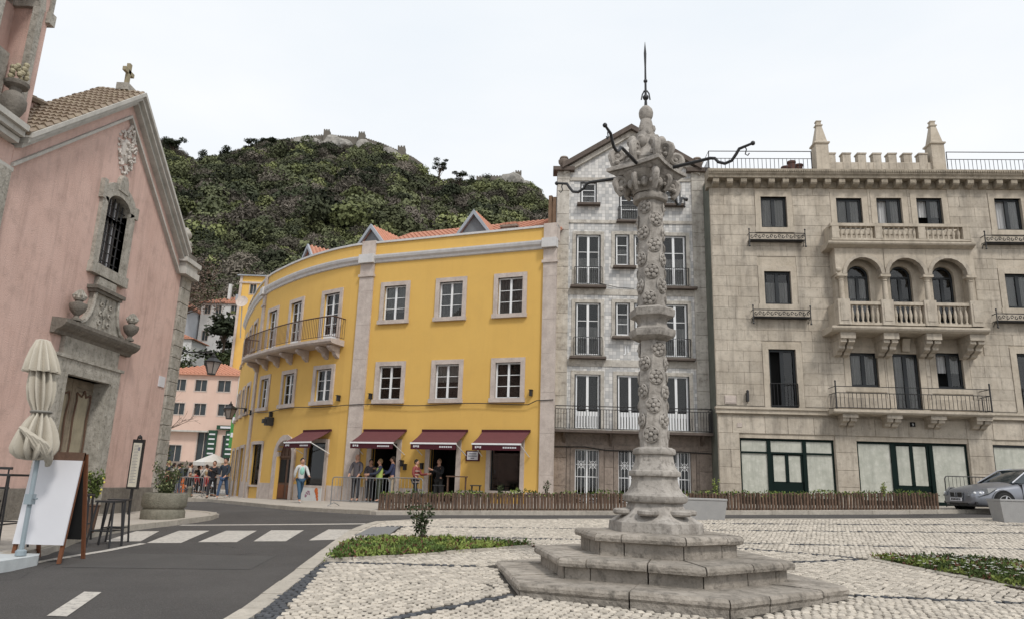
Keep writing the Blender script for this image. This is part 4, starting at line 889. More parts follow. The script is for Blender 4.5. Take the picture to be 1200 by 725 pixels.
H = [(c-w_/2, c+w_/2, z, z+h_) for c, w_, z, h_ in rw]+[(c-w_/2, c+w_/2, z, z+h_+w_/2) for c, w_, z, h_ in ra_]+rs
b = MB(T=RT); wallmesh(b, 0, RW, .3, 14.3, H, .3, y=.0); b.obj('wall', M_ashp, rh)
MB(T=RT).box(.001, RW, 2.6, 10, .3, 14.4).add([(0, .0, .3), (0, 2.7, .3), (0, 2.7, 14.3), (0, 0, 14.3)], [(0, 3, 2, 1)]).obj('side_wall', mat('dark_green_side_plaster', (.16, .17, .145), n1=(1.5, .7), c2=(.07, .08, .065), streak=(.7, (.03, .035, .03))), rh)
MB(T=RT).box(.0, RW, 0, 2.7, 14.28, 14.36).obj('roof_slab', M_ashp, rh)
Hb = [(c-w_/2-.24, c+w_/2+.24, z-.15, z+h_+.24) for c, w_, z, h_ in rw]+[(4.9, 10.2, 7.0, 11.9)]+[(a-.02, c+.02, z, e+.02) for a, c, z, e in rs]
bl = blocks(rh, RT, .02, 12.9, 4.80, 13.82, Hb, .43, .98, M_ash, -.022, .0, name='ashlar_block', cap=300, bev=.006, gap=.006)
blocks(rh, RT, .02, 12.9, .6, 4.42, [(a-.02, c+.02, z, e+.16) for a, c, z, e in rs], .62, 1.1, M_ash, -.045, .0, name='base_block', cap=80, bev=.01, gap=.008)
for k, (c, w_, z, h_) in enumerate(rw):
    T = RT @ Matrix.Translation((c, 0, z)); tall = h_ > 2
    window(rh, T, w_, h_, leaves=2, rows=1, frame_m=M_blkfr, fr=.085, curtain=None if (tall and k != 11) else M_curw, ch=(1, .8, 1, .55, 1, -.7, .9)[k % 7], depth=.10, open_leaf=0 if k in (2, 3, 4, 10, 7) else None, name='balcony_door' if tall else 'window', glass=M_glass)
    surround(rh, T, w_, h_, .23, .05 if k not in (1, 2, 3, 9, 10, 11) else .03, M_ashp, 0)
# band between ground and first floor, cornice, corbels
MB(T=RT).box(-.05, RW, -.16, .02, 4.5, 4.74).box(-.08, RW, -.22, .02, 4.66, 4.74).obj('string_course', M_ashp, rh)
cb = mat('cornice_limestone', (.38, .33, .26), n1=(3, .7), c2=(.2, .17, .13), n2=(8, .6), c3=(.10, .085, .065), bump=(20, .5), streak=(.7, (.10, .085, .065)))
MB(T=RT).prismx([(0, 13.74), (-.06, 13.76), (-.06, 14.03), (-.42, 14.05), (-.44, 14.14), (-.50, 14.20), (-.50, 14.40), (-.38, 14.46), (.3, 14.50), (.3, 13.74)], -.1, RW).obj('cornice', cb, rh)
b = MB(T=RT)
for i in range(int(RW/.09)): b.box(-.08+i*.09, -.03+i*.09, -.55, -.50, 14.26, 14.34)
b.obj('dentils', cb, rh, kind='stuff', fix=False)
me = None
for i in range(29):
    T = RT @ Matrix.Translation((.22+i*.56, 0, 0))
    me = me or meshof(MB().prismx([(0, 13.74), (-.18, 13.76), (-.34, 13.82), (-.38, 13.88), (-.38, 14.04), (0, 14.04)], -.12, .12), 'corbel', cb)
    link('corbel', me, rh, T)
# parapet: battlements, pinnacles, rail
MB(T=RT).box(5.0, 9.3, .25, .55, 14.5, 15.05).obj('battlement_wall', M_ashp, rh)
for i in range(14): MB(T=RT).box(4.98+i*.31, 5.27+i*.31, .235, .25, 14.55+(.0), 15.03, .006).obj('battlement_block', M_ash, rh)
for i in range(7): x = 5.16+i*.62; MB(T=RT).box(x-.165, x+.165, .25, .55, 15.05, 15.42).obj('merlon', M_ash, rh); MB(T=RT).box(x-.19, x+.19, .22, .58, 15.42, 15.48).obj('merlon_cap', M_ash, rh)
for c in (4.76, 9.45):
    T = RT @ Matrix.Translation((c, .4, 0))
    MB(T=T).lathe([(.37, 14.5), (.37, 15.82), (.45, 15.86), (.45, 15.92), (.36, 15.95), (.33, 15.98), (.15, 16.72), (.20, 16.74), (.20, 16.79), (.13, 16.82), (.13, 16.92), (.16, 16.94), (.16, 16.98), (.05, 17.02)], 4, (0, 0, 0), pi/4).obj('pinnacle', M_ashp, rh)
for pts in ([(.1, 2.5), (.1, .3), (4.35, .3)], [(9.85, .3), (RW-.1, .3)]): rail(rh, RT, pts, 14.5, 1.05, r=.012, sp=.17, top=.02, mid=.72, name='roof_railing')
for x, h_ in ((3.55, .75), (3.82, 1.0), (4.12, .85)): MB(T=RT).lathe([(.16, 14.5), (.16, 14.5+h_*.9), (.19, 14.5+h_*.92), (.19, 14.5+h_)], 12, (x, 1.2, 0)).obj('chimney_pot', mat('dark_brick_pot', (.11, .055, .045), n1=(6, .5)), rh)
# scrolled flower-box rails under windows
def scrollrail(c, z):
    T = RT @ Matrix.Translation((c, 0, z)); b_ = MB(T=T)
    for zz in (.02, .30): b_.tube([(-1.1, 0, zz), (-1.1, -.3, zz), (1.1, -.3, zz), (1.1, 0, zz)], .018, 4)
    for i in range(14):
        x = -1.0+i*.154; s_ = 1 if i % 2 else -1; b_.tube([(x+.06*cos(a*.7)*(1-.08*a), -.3, .16+s_*.09*sin(a*.7)*(1-.08*a)) for a in range(9)], .016, 4)
    for x in (-1.1, 1.1): b_.tube([(x, -.3, -.22), (x, -.3, .42)], .022, 5); b_.ball((x, -.3, .46), .04, 6); b_.ball((x, -.3, -.24), .045, 6); b_.tube([(x, -.3, -.05), (x, -.12, -.02), (x, 0, -.2)], .016, 4)
    b_.box(-1.05, 1.05, -.28, 0, -.01, .02); b_.obj('scrolled_rail', M_black, rh, fix=False)
for c, z in ((2.57, 11.40), (11.72, 11.40), (2.58, 8.24), (11.78, 8.24)): scrollrail(c, z)
# centre bay: top balustrade, arcade loggia, lower balustrade on scroll brackets, iron balcony
def balus(u0, u1, y, z, h_, parent=rh):
    def mk(): return meshof(MB().lathe([(.05, 0), (.05, .05), (.03, .09), (.055, .22), (.065, .30), (.045, .42), (.025, .52), (.045, .58), (.05, .62)], 8), 'baluster', M_ashp, True)
    me_ = cache(('bal',), mk); n = max(1, round((u1-u0)/.19))
    for i in range(n): link('baluster', me_, parent, RT @ Matrix.Translation((u0+(u1-u0)*(i+.5)/n, y, z)) @ Matrix.Diagonal((1, 1, h_/.62, 1)))
MB(T=RT).prismx([(.3, 10.98), (-.55, 11.0), (-.82, 11.1), (-.85, 11.15), (-.85, 11.22), (.3, 11.26)], 4.35, 9.93).obj('balcony_slab', M_ashp, rh)
MB(T=RT).box(4.5, 9.8, -.82, -.60, 11.26, 11.34).obj('balcony_kerb', M_ashp, rh); MB(T=RT).box(4.48, 9.82, -.84, -.58, 11.84, 11.96).obj('balcony_handrail', M_ashp, rh)
for a in (4.53, 6.18, 7.82, 9.50): MB(T=RT).box(a, a+.27, -.83, -.59, 11.34, 11.84).obj('balcony_pier', M_ashp, rh)
for a, c in ((4.82, 6.16), (6.47, 7.80), (8.11, 9.48)): balus(a, c, -.71, 11.34, .5)
MB(T=RT).box(4.5, 4.7, -.58, 0, 11.26, 11.94).obj('balcony_side', M_ashp, rh); MB(T=RT).box(9.6, 9.8, -.58, 0, 11.26, 11.94).obj('balcony_side', M_ashp, rh)
AC = [5.71, 7.33, 8.94]; AR = .67; ZS = 9.96; Y0, Y1 = -.58, -.34
for k, c in enumerate(AC):
    for q in range(9):
        a, e = pi*q/9, pi*(q+1)/9; ro = AR+.14
        MB(T=RT).prism([(c+AR*cos(a), ZS+AR*sin(a)), (c+ro*cos(a), ZS+ro*sin(a)), (c+ro*cos(e), ZS+ro*sin(e)), (c+AR*cos(e), ZS+AR*sin(e))], Y0-.05, Y1).obj('arch_stone', M_ash, rh)
# spandrel wall above arches
b = MB(T=RT); top = 11.0
xs_ = [4.98]+[v for c in AC for v in (c-AR-.13, c+AR+.13)]+[10.18]
for c in AC:
    ro = AR+.13; n = 16
    for q in range(n):
        a, e = pi*q/n, pi*(q+1)/n; x1, x2 = c+ro*cos(a), c+ro*cos(e)
        b.add([(x1, Y0, ZS+ro*sin(a)), (x2, Y0, ZS+ro*sin(e)), (x2, Y0, top), (x1, Y0, top), (x1, Y1, ZS+ro*sin(a)), (x2, Y1, ZS+ro*sin(e)), (x2, Y1, top), (x1, Y1, top)], [(0, 1, 2, 3), (4, 7, 6, 5), (0, 4, 5, 1)])
for a, e in ((4.66, AC[0]-AR-.13), (AC[2]+AR+.13, 9.92)): b.box(a, e, Y0, Y1, ZS, top)
b.box(4.66, 4.84, Y1, 0, ZS-.0, top); b.box(9.74, 9.92, Y1, 0, ZS, top); b.obj('loggia_wall', M_ashp, rh)
cm = cache(('column',), lambda: meshof(MB().lathe([(.15, 7.95), (.15, 8.06), (.12, 8.14), (.105, 8.2), (.10, 9.0), (.092, 9.70), (.115, 9.72), (.10, 9.76), (.15, 9.84), (.17, 9.86)], 14).box(-.19, .19, -.17, .17, 9.86, 9.96), 'loggia_column', M_ashp, True))
for x in (4.88, 6.52, 8.13, 9.75): link('loggia_column', cm, rh, RT @ Matrix.Translation((x, -.45, 0)))
for x in (4.80, 9.8): MB(T=RT).box(x-.1, x+.1, -.3, 0, 7.8, 9.96).obj('loggia_pier', M_ashp, rh)
MB(T=RT).lathe([(.12, 0), (.14, .02), (.06, .04), (.05, .07)], 12, (0, 0, 0)) if 0 else None
MB(T=RT).ball((4.76, -.6, 10.12), .10, 10, (1, .5, 1)).obj('roundel', M_ashp, rh, smooth=True)
for k, (c, w_, z, h_) in enumerate(ra_):
    T = RT @ Matrix.Translation((c, 0, z)); window(rh, T, w_, h_, leaves=2, rows=2, frame_m=M_blkfr, fr=.075, arch=1, depth=.1, curtain=M_curw if k == 0 else None, name='arched_window')
    r_ = w_/2
    for sg in (-1, 1):
        MB(T=T).box(min(sg*r_, sg*(r_+.2)), max(sg*r_, sg*(r_+.2)), -.04, .02, 0, h_).obj('window_jamb', M_ashp, rh)
        P = [(sg*r_*cos(pi/2*q/6), h_+r_*sin(pi/2*q/6)) for q in range(7)]+[(0, h_+r_+.02), (sg*(r_+.01), h_+r_+.02)]
        MB(T=T).prism(P, .0, .25).obj('window_spandrel', M_ashp, rh)
    for q in range(7):
        a, e = pi*q/7, pi*(q+1)/7; ro = r_+.2
        MB(T=T).prism([(r_*cos(a), h_+r_*sin(a)), (ro*cos(a), h_+ro*sin(a)), (ro*cos(e), h_+ro*sin(e)), (r_*cos(e), h_+r_*sin(e))], -.04, .02).obj('window_arch_stone', M_ashp, rh)
MB(T=RT).prismx([(.0, 7.56), (-.95, 7.58), (-1.08, 7.64), (-1.12, 7.70), (-1.12, 7.78), (0, 7.84)], 4.16, 9.90).obj('balcony_slab', M_ashp, rh)
MB(T=RT).box(4.42, 9.76, -1.04, -.82, 7.84, 7.93).obj('balcony_kerb', M_ashp, rh); MB(T=RT).box(4.85, 9.4, -1.04, -.82, 8.62, 8.74).obj('balcony_handrail', M_ashp, rh)
for a in (4.45, 6.06, 7.63, 9.31): MB(T=RT).box(a, a+.45, -1.08, -.78, 7.84, 8.82).box(a+.08, a+.37, -1.10, -1.08, 8.0, 8.68).obj('balcony_pier', M_ash, rh)
for a, c in ((4.92, 6.04), (6.53, 7.61), (8.10, 9.29)): balus(a, c, -.93, 7.93, .69)
for a in (4.45, 9.58): MB(T=RT).box(a, a+.16, -.78, 0, 7.84, 8.74).obj('balcony_side', M_ashp, rh)
for a in (4.79, 6.38, 7.94, 9.52):
    T = RT @ Matrix.Translation((a, 0, 0)); br = MB(T=T).box(-.28, .28, -.94, 0, 7.34, 7.57).obj('scroll_bracket', M_ash, rh)
    for sx_ in (-.15, .15):
        b_ = MB(T=T); b_.prismx([(0, 7.34), (-.85, 7.34), (-.87, 7.22), (-.70, 7.14), (-.64, 7.1), (-.64, 7.0), (-.5, 6.93), (-.36, 6.90), (-.3, 6.82), (-.12, 6.78), (0, 6.76)], sx_-.11, sx_+.11); b_.obj('bracket_scroll', M_ash, br)
MB(T=RT).prismx([(0, 7.0), (-.16, 7.02), (-.2, 7.3), (-.28, 7.5), (0, 7.5)], 7.1, 7.38).obj('keystone', M_ashp, rh)
MB(T=RT).prismx([(.0, 4.52), (-.68, 4.54), (-.75, 4.60), (-.75, 4.69), (0, 4.75)], 4.13, 9.9).obj('balcony_slab', M_ashp, rh)
rail(rh, RT, [(4.26, 0), (4.26, -.71), (9.84, -.71), (9.84, 0)], 4.70, .84, r=.011, sp=.15, top=.014, mid=.60, name='balcony_railing')
for x in (4.26, 9.84): MB(T=RT).tube([(x, -.71, 4.70), (x, -.71, 5.70)], .028, 6).ball((x, -.71, 5.73), .04, 6).obj('railing_post', M_black, rh)
for x in (4.78, 6.38, 7.96, 9.6):
    T = RT @ Matrix.Translation((x, 0, 0)); br = MB(T=T).box(-.28, .28, -.62, 0, 4.40, 4.53).obj('scroll_bracket', M_ash, rh)
    for sx_ in (-.14, .14): MB(T=T).prismx([(0, 4.40), (-.55, 4.40), (-.52, 4.28), (-.3, 4.22), (-.26, 4.14), (0, 4.08)], sx_-.11, sx_+.11).obj('bracket_scroll', M_ash, br)
# door rail, plaques, lamp, number
rail(rh, RT, [(2.06, -.02), (2.06, -.08), (3.1, -.08), (3.1, -.02)], 4.78, .9, r=.012, sp=.13, top=.018)
rail(rh, RT, [(11.4, -.02), (11.4, -.08), (12.4, -.08), (12.4, -.02)], 4.78, .9, r=.012, sp=.13, top=.018)
MB(T=RT).box(.31, .75, -.06, -.02, 4.86, 5.18).box(.34, .72, -.075, -.06, 4.9, 5.14).obj('carved_plaque', M_lime, rh)
q = MB(T=RT).box(1.12, 1.20, -.2, -.02, 4.95, 5.3).ball((1.16, -.16, 5.34), .06, 7).obj('wall_lamp', M_black, rh)
np_ = MB(T=RT).box(7.16, 7.34, -.09, -.05, 4.16, 4.33).obj('number_plate', M_dark, rh)
letters(np_, RT @ Matrix.Translation((7.25, -.095, 4.18)), '9', .15, M_board, name='number')
MB(T=RT).box(.74, .92, -.07, -.045, 3.98, 4.14).obj('small_plaque', M_lime, rh)
# shop fronts: green joinery, paper-covered panes
M_pap = mat('papered_glass', (.50, .50, .44), rough=.3, n1=(2.6, .9), c2=(.37, .38, .325), n2=(5, .8), c3=(.60, .60, .54), bump=(4, .5), streak=(.6, (.24, .25, .21)))
for k, (a, c, z, e) in enumerate(rs):
    m_ = M_green if k != 2 else M_blkfr; md = (a+c)/2; hw = .66 if k == 0 else .70
    f_ = MB(T=RT).box(a, c, .08, .16, e-.09, e).box(a, a+.07, .08, .16, z, e-.09).box(c-.07, c, .08, .16, z, e-.09).box(a+.07, c-.07, .08, .16, z, z+.28).obj('shop_front', m_, rh)
    if k == 2: MB(T=RT).box(a+.07, c-.07, .11, .12, z+.28, e-.09).obj('papered_pane', M_pap, f_); continue
    for s_ in (-1, 1): x = md+s_*hw; MB(T=RT).box(x-.07, x+.07, .05, .16, z, e-.09).obj('door_post', m_, f_)
    tr_ = 3.05 if k == 0 else 3.58
    if k == 0: MB(T=RT).box(a+.07, c-.07, .06, .15, 3.02, 3.09).obj('transom', m_, f_)
    for p, q in ((a+.07, md-hw-.07), (md+hw+.07, c-.07)):
        MB(T=RT).box(p, q, .11, .12, z+.28, (3.02 if k == 0 else e-.09)).obj('papered_pane', M_pap, f_)
    if k == 0:
        for p, q in ((a+.07, md-hw-.07), (md-hw+.07, md+hw-.07), (md+hw+.07, c-.07)): MB(T=RT).box(p, q, .11, .12, 3.09, e-.09).obj('transom_pane', M_pap, f_)
    dt = 3.02 if k == 0 else e-.09
    d_ = MB(T=RT).box(md-hw+.07, md+hw-.07, .12, .15, z, z+.85).box(md-.06, md+.06, .09, .15, z+.85, dt).box(md-hw+.07, md-hw+.15, .09, .15, z+.85, dt).box(md+hw-.15, md+hw-.07, .09, .15, z+.85, dt).obj('double_door', m_, f_ if 0 else rh)
    for s_ in (-1, 1): x = md+s_*.30; MB(T=RT).box(x-.235, x+.235, .125, .135, z+.85, dt-.05).obj('papered_pane', M_pap, d_)
# ================================================================ church on the left
KT = frame(-11.5, 23.5, 90); ch = thing('church', 'old pink church with a pointed gable, carved stone doorway and barred window', 'church', (-11.5, 19.5, .5))
AX = -3.9; HW = 4.3
H = [(-5.0, -2.9, .3, 4.0), (-4.34, -3.11, 7.12, 9.31)]
b = MB(T=KT); wallmesh(b, -9.5, .76, .0, 8.6, H, .45); wallmesh(b, -5.9, -1.9, 8.6, 9.9, H, .45)
b.prism([(-8.18, 8.6), (-5.9, 8.6), (-5.9, 10.46)], 0, .45); b.prism([(.38, 8.6), (-1.9, 8.6), (-1.9, 10.46)], 0, .45); b.prism([(-5.9, 9.9), (-1.9, 9.9), (-1.9, 10.46), (AX, 12.1), (-5.9, 10.46)], 0, .45); b.obj('wall', M_pink, ch)
MB(T=KT).box(-9.5, 1.4, .47, 16, .0, 8.6).prism([(-8.1, 8.6), (.3, 8.6), (AX, 12.0)], .47, 16).obj('nave', M_pink, ch)
# window head
T = KT @ Matrix.Translation((-3.725, 0, 0))
w0 = .615
P = [(-w0, 8.9), (-w0, 9.3)]
for sg in (-1, 1): MB(T=T).prism([(sg*w0*cos(pi/2*q/6), 8.9+.42*sin(pi/2*q/6)) for q in range(7)]+[(0, 9.4), (sg*w0, 9.4)], -.01, .42).obj('window_head', M_grey, ch) if 0 else None
b = MB(T=KT); wallmesh(b, -4.28, -3.05, 8.9, 9.4, [(-4.28, -3.05, 8.9, 8.9001)], .4)
H2 = 8.9
wf = MB(T=T)
for sg in (-1, 1): wf.box(min(sg*w0, sg*(w0+.27)), max(sg*w0, sg*(w0+.27)), -.10, .3, 7.0, 9.05)
wf.box(-w0-.32, w0+.32, -.16, .3, 6.82, 7.12)
n = 10
for q in range(n):
    a, e = pi*q/n, pi*(q+1)/n
    wf.prism([(w0*cos(a), H2+.40*sin(a)), ((w0+.27)*cos(a)*1.0, H2+.15+.62*sin(a)), ((w0+.27)*cos(e), H2+.15+.62*sin(e)), (w0*cos(e), H2+.40*sin(e))], -.10, .3)
wf.prism([(-.25, 9.45), (-.2, 9.8), (-.1, 9.95), (.1, 9.95), (.2, 9.8), (.25, 9.45)], -.13, .1)
wf.box(-w0-.36, -w0-.2, -.13, .1, 8.95, 9.5).box(w0+.2, w0+.36, -.13, .1, 8.95, 9.3)
wo = wf.obj('stone_window_frame', M_grey, ch)
MB(T=T).box(-w0, w0, .28, .30, 7.1, 9.35).obj('window_pane', mat('dusty_pane', (.12, .10, .095), rough=.3, n1=(3, .6), bump=None), wo)
g_ = MB(T=T)
for i in range(5): x = -.44+.22*i; g_.tube([(x, .08, 7.1), (x, .08, 9.25-.2*abs(x))], .022, 5)
for j in range(7): g_.tube([(-w0, .08, 7.35+.27*j), (w0, .08, 7.35+.27*j)], .018, 5)
g_.obj('window_grille', M_black, wo, fix=False)
sl = MB(T=T)
for x in (-.30, .02, .30): sl.box(x-.025, x+.025, .2, .24, 7.12, 9.25)
sl.obj('sash_bars', M_board, wo)
# gable: mouldings, tiled coping, cross, plaster relief
def rake(y0, y1, zlo, zhi, off, th, name, m, e=HW, ext=0):
    for sg in (-1, 1):
        x1 = AX+sg*(e+ext); MB(T=KT).prism([(x1, zlo+off-ext*.82), (AX, zhi+off), (AX, zhi+off+th), (x1, zlo+off+th-ext*.82)], y0, y1).obj(name, m, ch)
ZL, ZH = 8.85, 12.36
M_rake = mat('grey_moulding', (.50, .485, .45), n1=(4, .5), c2=(.33, .32, .29), streak=(.4, (.14, .13, .11)))
rake(-.42, .5, ZL, ZH, .10, .12, 'rake_moulding', M_rake); rake(-.34, .5, ZL, ZH, -.03, .12, 'rake_moulding', M_rake); rake(-.22, .5, ZL, ZH, -.16, .12, 'rake_moulding', M_rake)
rake(-.05, .1, ZL, ZH, -.52, .36, 'rake_band', M_pink); rake(-.12, .1, ZL, ZH, -.62, .09, 'rake_bead', M_rake)
for sg in (-1, 1):
    bt = MB(T=KT); e = AX+sg*(HW+.05)
    for j in range(9):
        y_ = -.30+j*.15
        for i in range(18):
            k0, k1 = i/18, (i+1)/18+.01; X0, X1 = e+(AX-e)*k0, e+(AX-e)*k1; Z0_, Z1_ = ZL+.2+(ZH-ZL)*k0, ZL+.2+(ZH-ZL)*k1; lift = .014*j
            bt.tube([(X0, y_, Z0_+lift+.02+RN.uniform(0, .02)), (X1, y_, Z1_+lift-.02)], [.085, .065], 5)
    bt.obj('coping_tiles', M_otile, ch, kind='stuff', fix=False)
MB(T=KT).box(AX-.22, AX+.22, .05, .4, ZH+.2, ZH+.42).obj('cross_base', M_grey, ch)
cx_ = MB(T=KT); cx_.box(AX-.06, AX+.06, .18, .28, ZH+.42, ZH+1.15).box(AX-.25, AX+.25, .18, .28, ZH+.82, ZH+.94); cx_.obj('stone_cross', mat('yellowed_cross_stone', (.30, .26, .17), n1=(6, .5)), ch)
MB(T=KT).prism([(-8.4, 8.9), (-8.1, 10.35), (-7.0, 10.55), (-5.9, 11.0), (-5.9, 9.5)], .9, 1.3).obj('side_parapet', M_pink, ch)
b = MB(T=KT)
for i in range(9): b.tube([(-8.25+i*.27, .85, 10.42+i*.058), (-8.0+i*.27, .85, 10.46+i*.058)], [.07, .10], 6)
b.obj('parapet_tiles', M_otile, ch, kind='stuff', fix=False)
# plaster relief with scrolls and dots
T = KT @ Matrix.Translation((-3.72, 0, 10.75)); b = MB(T=T)
M_rel = mat('white_plaster_relief', (.56, .52, .48), n1=(9, .5), c2=(.36, .33, .30))
b.lathe([(.3, 0), (.3, .05)], 18, (0, 0, 0)) if 0 else None
b.ball((0, 0, 0), .30, 14, (1, .22, 1.25))
for k in range(26):
    a = k*2*pi/26; r = .46+.06*sin(3*a); b.ball((r*cos(a), -.01, 1.32*r*sin(a)), .055, 6, (1, .7, 1))
for k in range(10):
    a = k*2*pi/10+.2; b.tube([(.36*cos(a), -.03, .46*sin(a)), (.46*cos(a+.2), -.06, .6*sin(a+.2)), (.40*cos(a+.35), -.05, .5*sin(a+.35)), (.33*cos(a+.25), -.04, .42*sin(a+.25))], .035, 5)
for k in range(14): b.ball((RN.uniform(-.22, .22), -.07, RN.uniform(-.3, .3)), RN.uniform(.03, .06), 6)
b.tube([(-.2, -.05, .5), (-.1, -.08, .72), (0, -.1, .6), (.1, -.08, .72), (.2, -.05, .5)], .04, 5); b.ball((0, -.05, .8), .06, 6); b.tube([(0, -.05, -.45), (.05, -.05, -.62), (-.04, -.05, -.72)], .04, 5)
b.obj('plaster_relief', M_rel, ch, smooth=True, kind='stuff')
# doorway
T = KT @ Matrix.Translation((-3.77, 0, 0)) @ Matrix.Translation((0, 0, -.06))
dk = MB(T=T); dk.box(-1.72, -1.16, -.16, .3, .2, 4.06).box(.82, 1.36, -.16, .3, .2, 4.06); dk.box(-1.72, 1.36, -.16, .3, 4.06, 4.45).box(-1.80, 1.46, -.20, .1, 4.45, 4.53).obj('door_surround', M_grey, ch)
MB(T=T).box(-1.45, 1.20, -.12, .1, 4.53, 5.0).obj('door_frieze', M_grey, ch)
MB(T=T).box(-1.28, .98, -.19, -.15, 4.06, 4.12).box(-1.28, -1.2, -.19, -.15, .6, 4.06).box(.88, .96, -.19, -.15, .6, 4.06).obj('inner_moulding', M_grey, ch)
hm = mat('dark_cornice_stone', (.20, .18, .155), n1=(5, .7), c2=(.10, .09, .075), n2=(9, .6), bump=(20, .7), streak=(.5, (.05, .045, .04)))
MB(T=T).prismx([(.1, 4.98), (-.12, 5.0), (-.16, 5.08), (-.26, 5.13), (-.34, 5.2), (-.38, 5.27), (-.38, 5.36), (.1, 5.40)], -1.95, 1.80).obj('door_cornice', hm, ch)
P = [(-1.02, 5.38), (1.02, 5.38), (.88, 5.5), (.70, 5.7), (.60, 5.95), (.56, 6.2), (.56, 6.4), (-.56, 6.4), (-.56, 6.2), (-.60, 5.95), (-.70, 5.7), (-.88, 5.5)]
MB(T=T).prism(P, -.16, .05).obj('carved_crest', M_grey, ch)
for sg in (-1, 1): MB(T=T).tube([(sg*x, -.19, z) for x, z in ((1.08, 5.42), (.9, 5.5), (.72, 5.72), (.62, 5.98), (.58, 6.36))], .05, 6).obj('crest_scroll', M_grey, ch)
MB(T=T).box(-.68, .68, -.24, .05, 6.38, 6.46).box(-.74, .74, -.3, .05, 6.46, 6.56).obj('crest_cap', hm, ch); MB(T=T).box(-.45, .45, -.14, .05, 6.56, 6.84).obj('crest_neck', M_grey, ch)
b = MB(T=T)
for sg in (-1, 1):
    for z, r in ((5.6, .09), (5.85, .08), (6.1, .09)): b.tube([(sg*.22+r*cos(a*.6)*(1-.07*a), -.19, z+r*sin(a*.6)*(1-.07*a)) for a in range(11)], .022, 5)
b.ball((0, -.18, 5.9), .10, 8, (1, .5, 1.6)); b.tube([(0, -.19, 5.5), (.02, -.19, 6.3)], .03, 5); b.obj('crest_relief', M_grey, ch, kind='stuff', smooth=True)
for u in (-1.42, 1.3):
    un = MB(T=T).lathe([(.12, 5.40), (.12, 5.45), (.07, 5.48), (.06, 5.53), (.18, 5.66), (.22, 5.78), (.21, 5.84), (.10, 5.88), (.08, 5.93)], 14, (u, -.28, 0)).obj('stone_urn', hm, ch, smooth=True)
    q = MB(T=T); q.lathe([(.12, 5.93), (.15, 5.98), (.13, 6.08), (.03, 6.22)], 10, (u, -.28, 0))
    for k in range(8): a = k*pi/4; q.tube([(u+.10*cos(a), -.28+.10*sin(a), 5.95), (u+.15*cos(a), -.28+.15*sin(a), 6.04), (u+.06*cos(a), -.28+.06*sin(a), 6.2)], [.03, .04, .01], 5)
    q.obj('urn_flame', M_grey, un, smooth=True, kind='stuff')
for x0, x1 in ((-1.16, -.18), (-.16, .82)):
    d_ = MB(T=T).box(x0, x1, .26, .32, .5, 4.06).obj('door_leaf', M_wood, ch)
    for z0_, z1_ in ((.65, 1.6), (1.75, 3.85)):
        MB(T=T).box(x0+.13, x1-.13, .235, .26, z0_, z1_, .02).obj('door_panel', M_wood, d_)
        MB(T=T).box(x0+.25, x1-.25, .215, .235, z0_+.12, z1_-.12, .015).obj('raised_panel', mat('pale_door_panel', (.32, .28, .20), n1=(4, .6), streak=(.5, (.15, .12, .08))), d_)
    b = MB(T=T)
    for s_ in (x0+.17, x1-.17):
        b.tube([(s_, .22, 1.8), (s_+.03, .21, 2.4), (s_-.02, .21, 3.0), (s_+.04, .21, 3.5), (s_, .21, 3.7)], .022, 5)
    b.tube([(x0+.17, .21, 3.7), ((x0+x1)/2-.1, .2, 3.62), ((x0+x1)/2, .2, 3.78), ((x0+x1)/2+.1, .2, 3.62), (x1-.17, .21, 3.7)], .03, 5); b.obj('carved_beading', M_woodd, d_, kind='stuff')
MB(T=T).box(-1.3, 1.0, -.5, .3, .3, .52).obj('door_step', M_grey, ch)
# base course of big stones, right corner quoins, end block with urn
u = -9.4
while u < .7:
    e = u+RN.uniform(.7, 1.2)
    if not (-5.4 < (u+e)/2 < -2.1): MB(T=KT).box(u+.006, min(e, .74)-.006, -.09, .02, .3, 1.15, .015).obj('base_stone', hm, ch)
    u = e
z = .3
while z < 8.2:
    e = min(z+RN.uniform(.38, .55), 8.25)
    if 8.25-e < .2: e = 8.25
    wd = .0 if int(z*2) % 2 else .1
    MB(T=KT).box(.78-wd*.3, 1.46, -.08, .4, z+.006, e-.006, .015).obj('quoin_stone', M_grey, ch); z = e
MB(T=KT).box(1.40, 1.46, .4, 15.9, .2, 8.2).obj('side_facing', M_pink, ch)
for k, (y0_, zz, hh_) in enumerate(((-.5, 8.25, .22), (-.42, 8.47, .2), (-.55, 8.67, .16), (-.30, 8.83, .25))):
    MB(T=KT).box(.45-.12*(k == 2), 1.42+.10*(k in (0, 2)), y0_*.6, .5, zz, zz+hh_-.003).obj('eaves_block', M_rake if k != 3 else hm, ch)
q = MB(T=KT).lathe([(.18, 9.08), (.18, 9.16), (.09, 9.22), (.1, 9.28), (.22, 9.4), (.25, 9.52), (.22, 9.6), (.12, 9.65), (.12, 9.7), (.19, 9.78), (.20, 9.9), (.10, 10.05), (.04, 10.12)], 12, (1.12, .2, 0)).obj('gable_urn', M_grey, ch, smooth=True)
MB(T=KT).box(.22, .62, -.03, -.0, 4.36, 4.70).obj('white_tile_plate', M_board, ch)
MB(T=KT).box(-4.98-1.0, -4.98-.86, -.05, 0, 2.2, 2.45).obj('door_bell', M_board, ch)
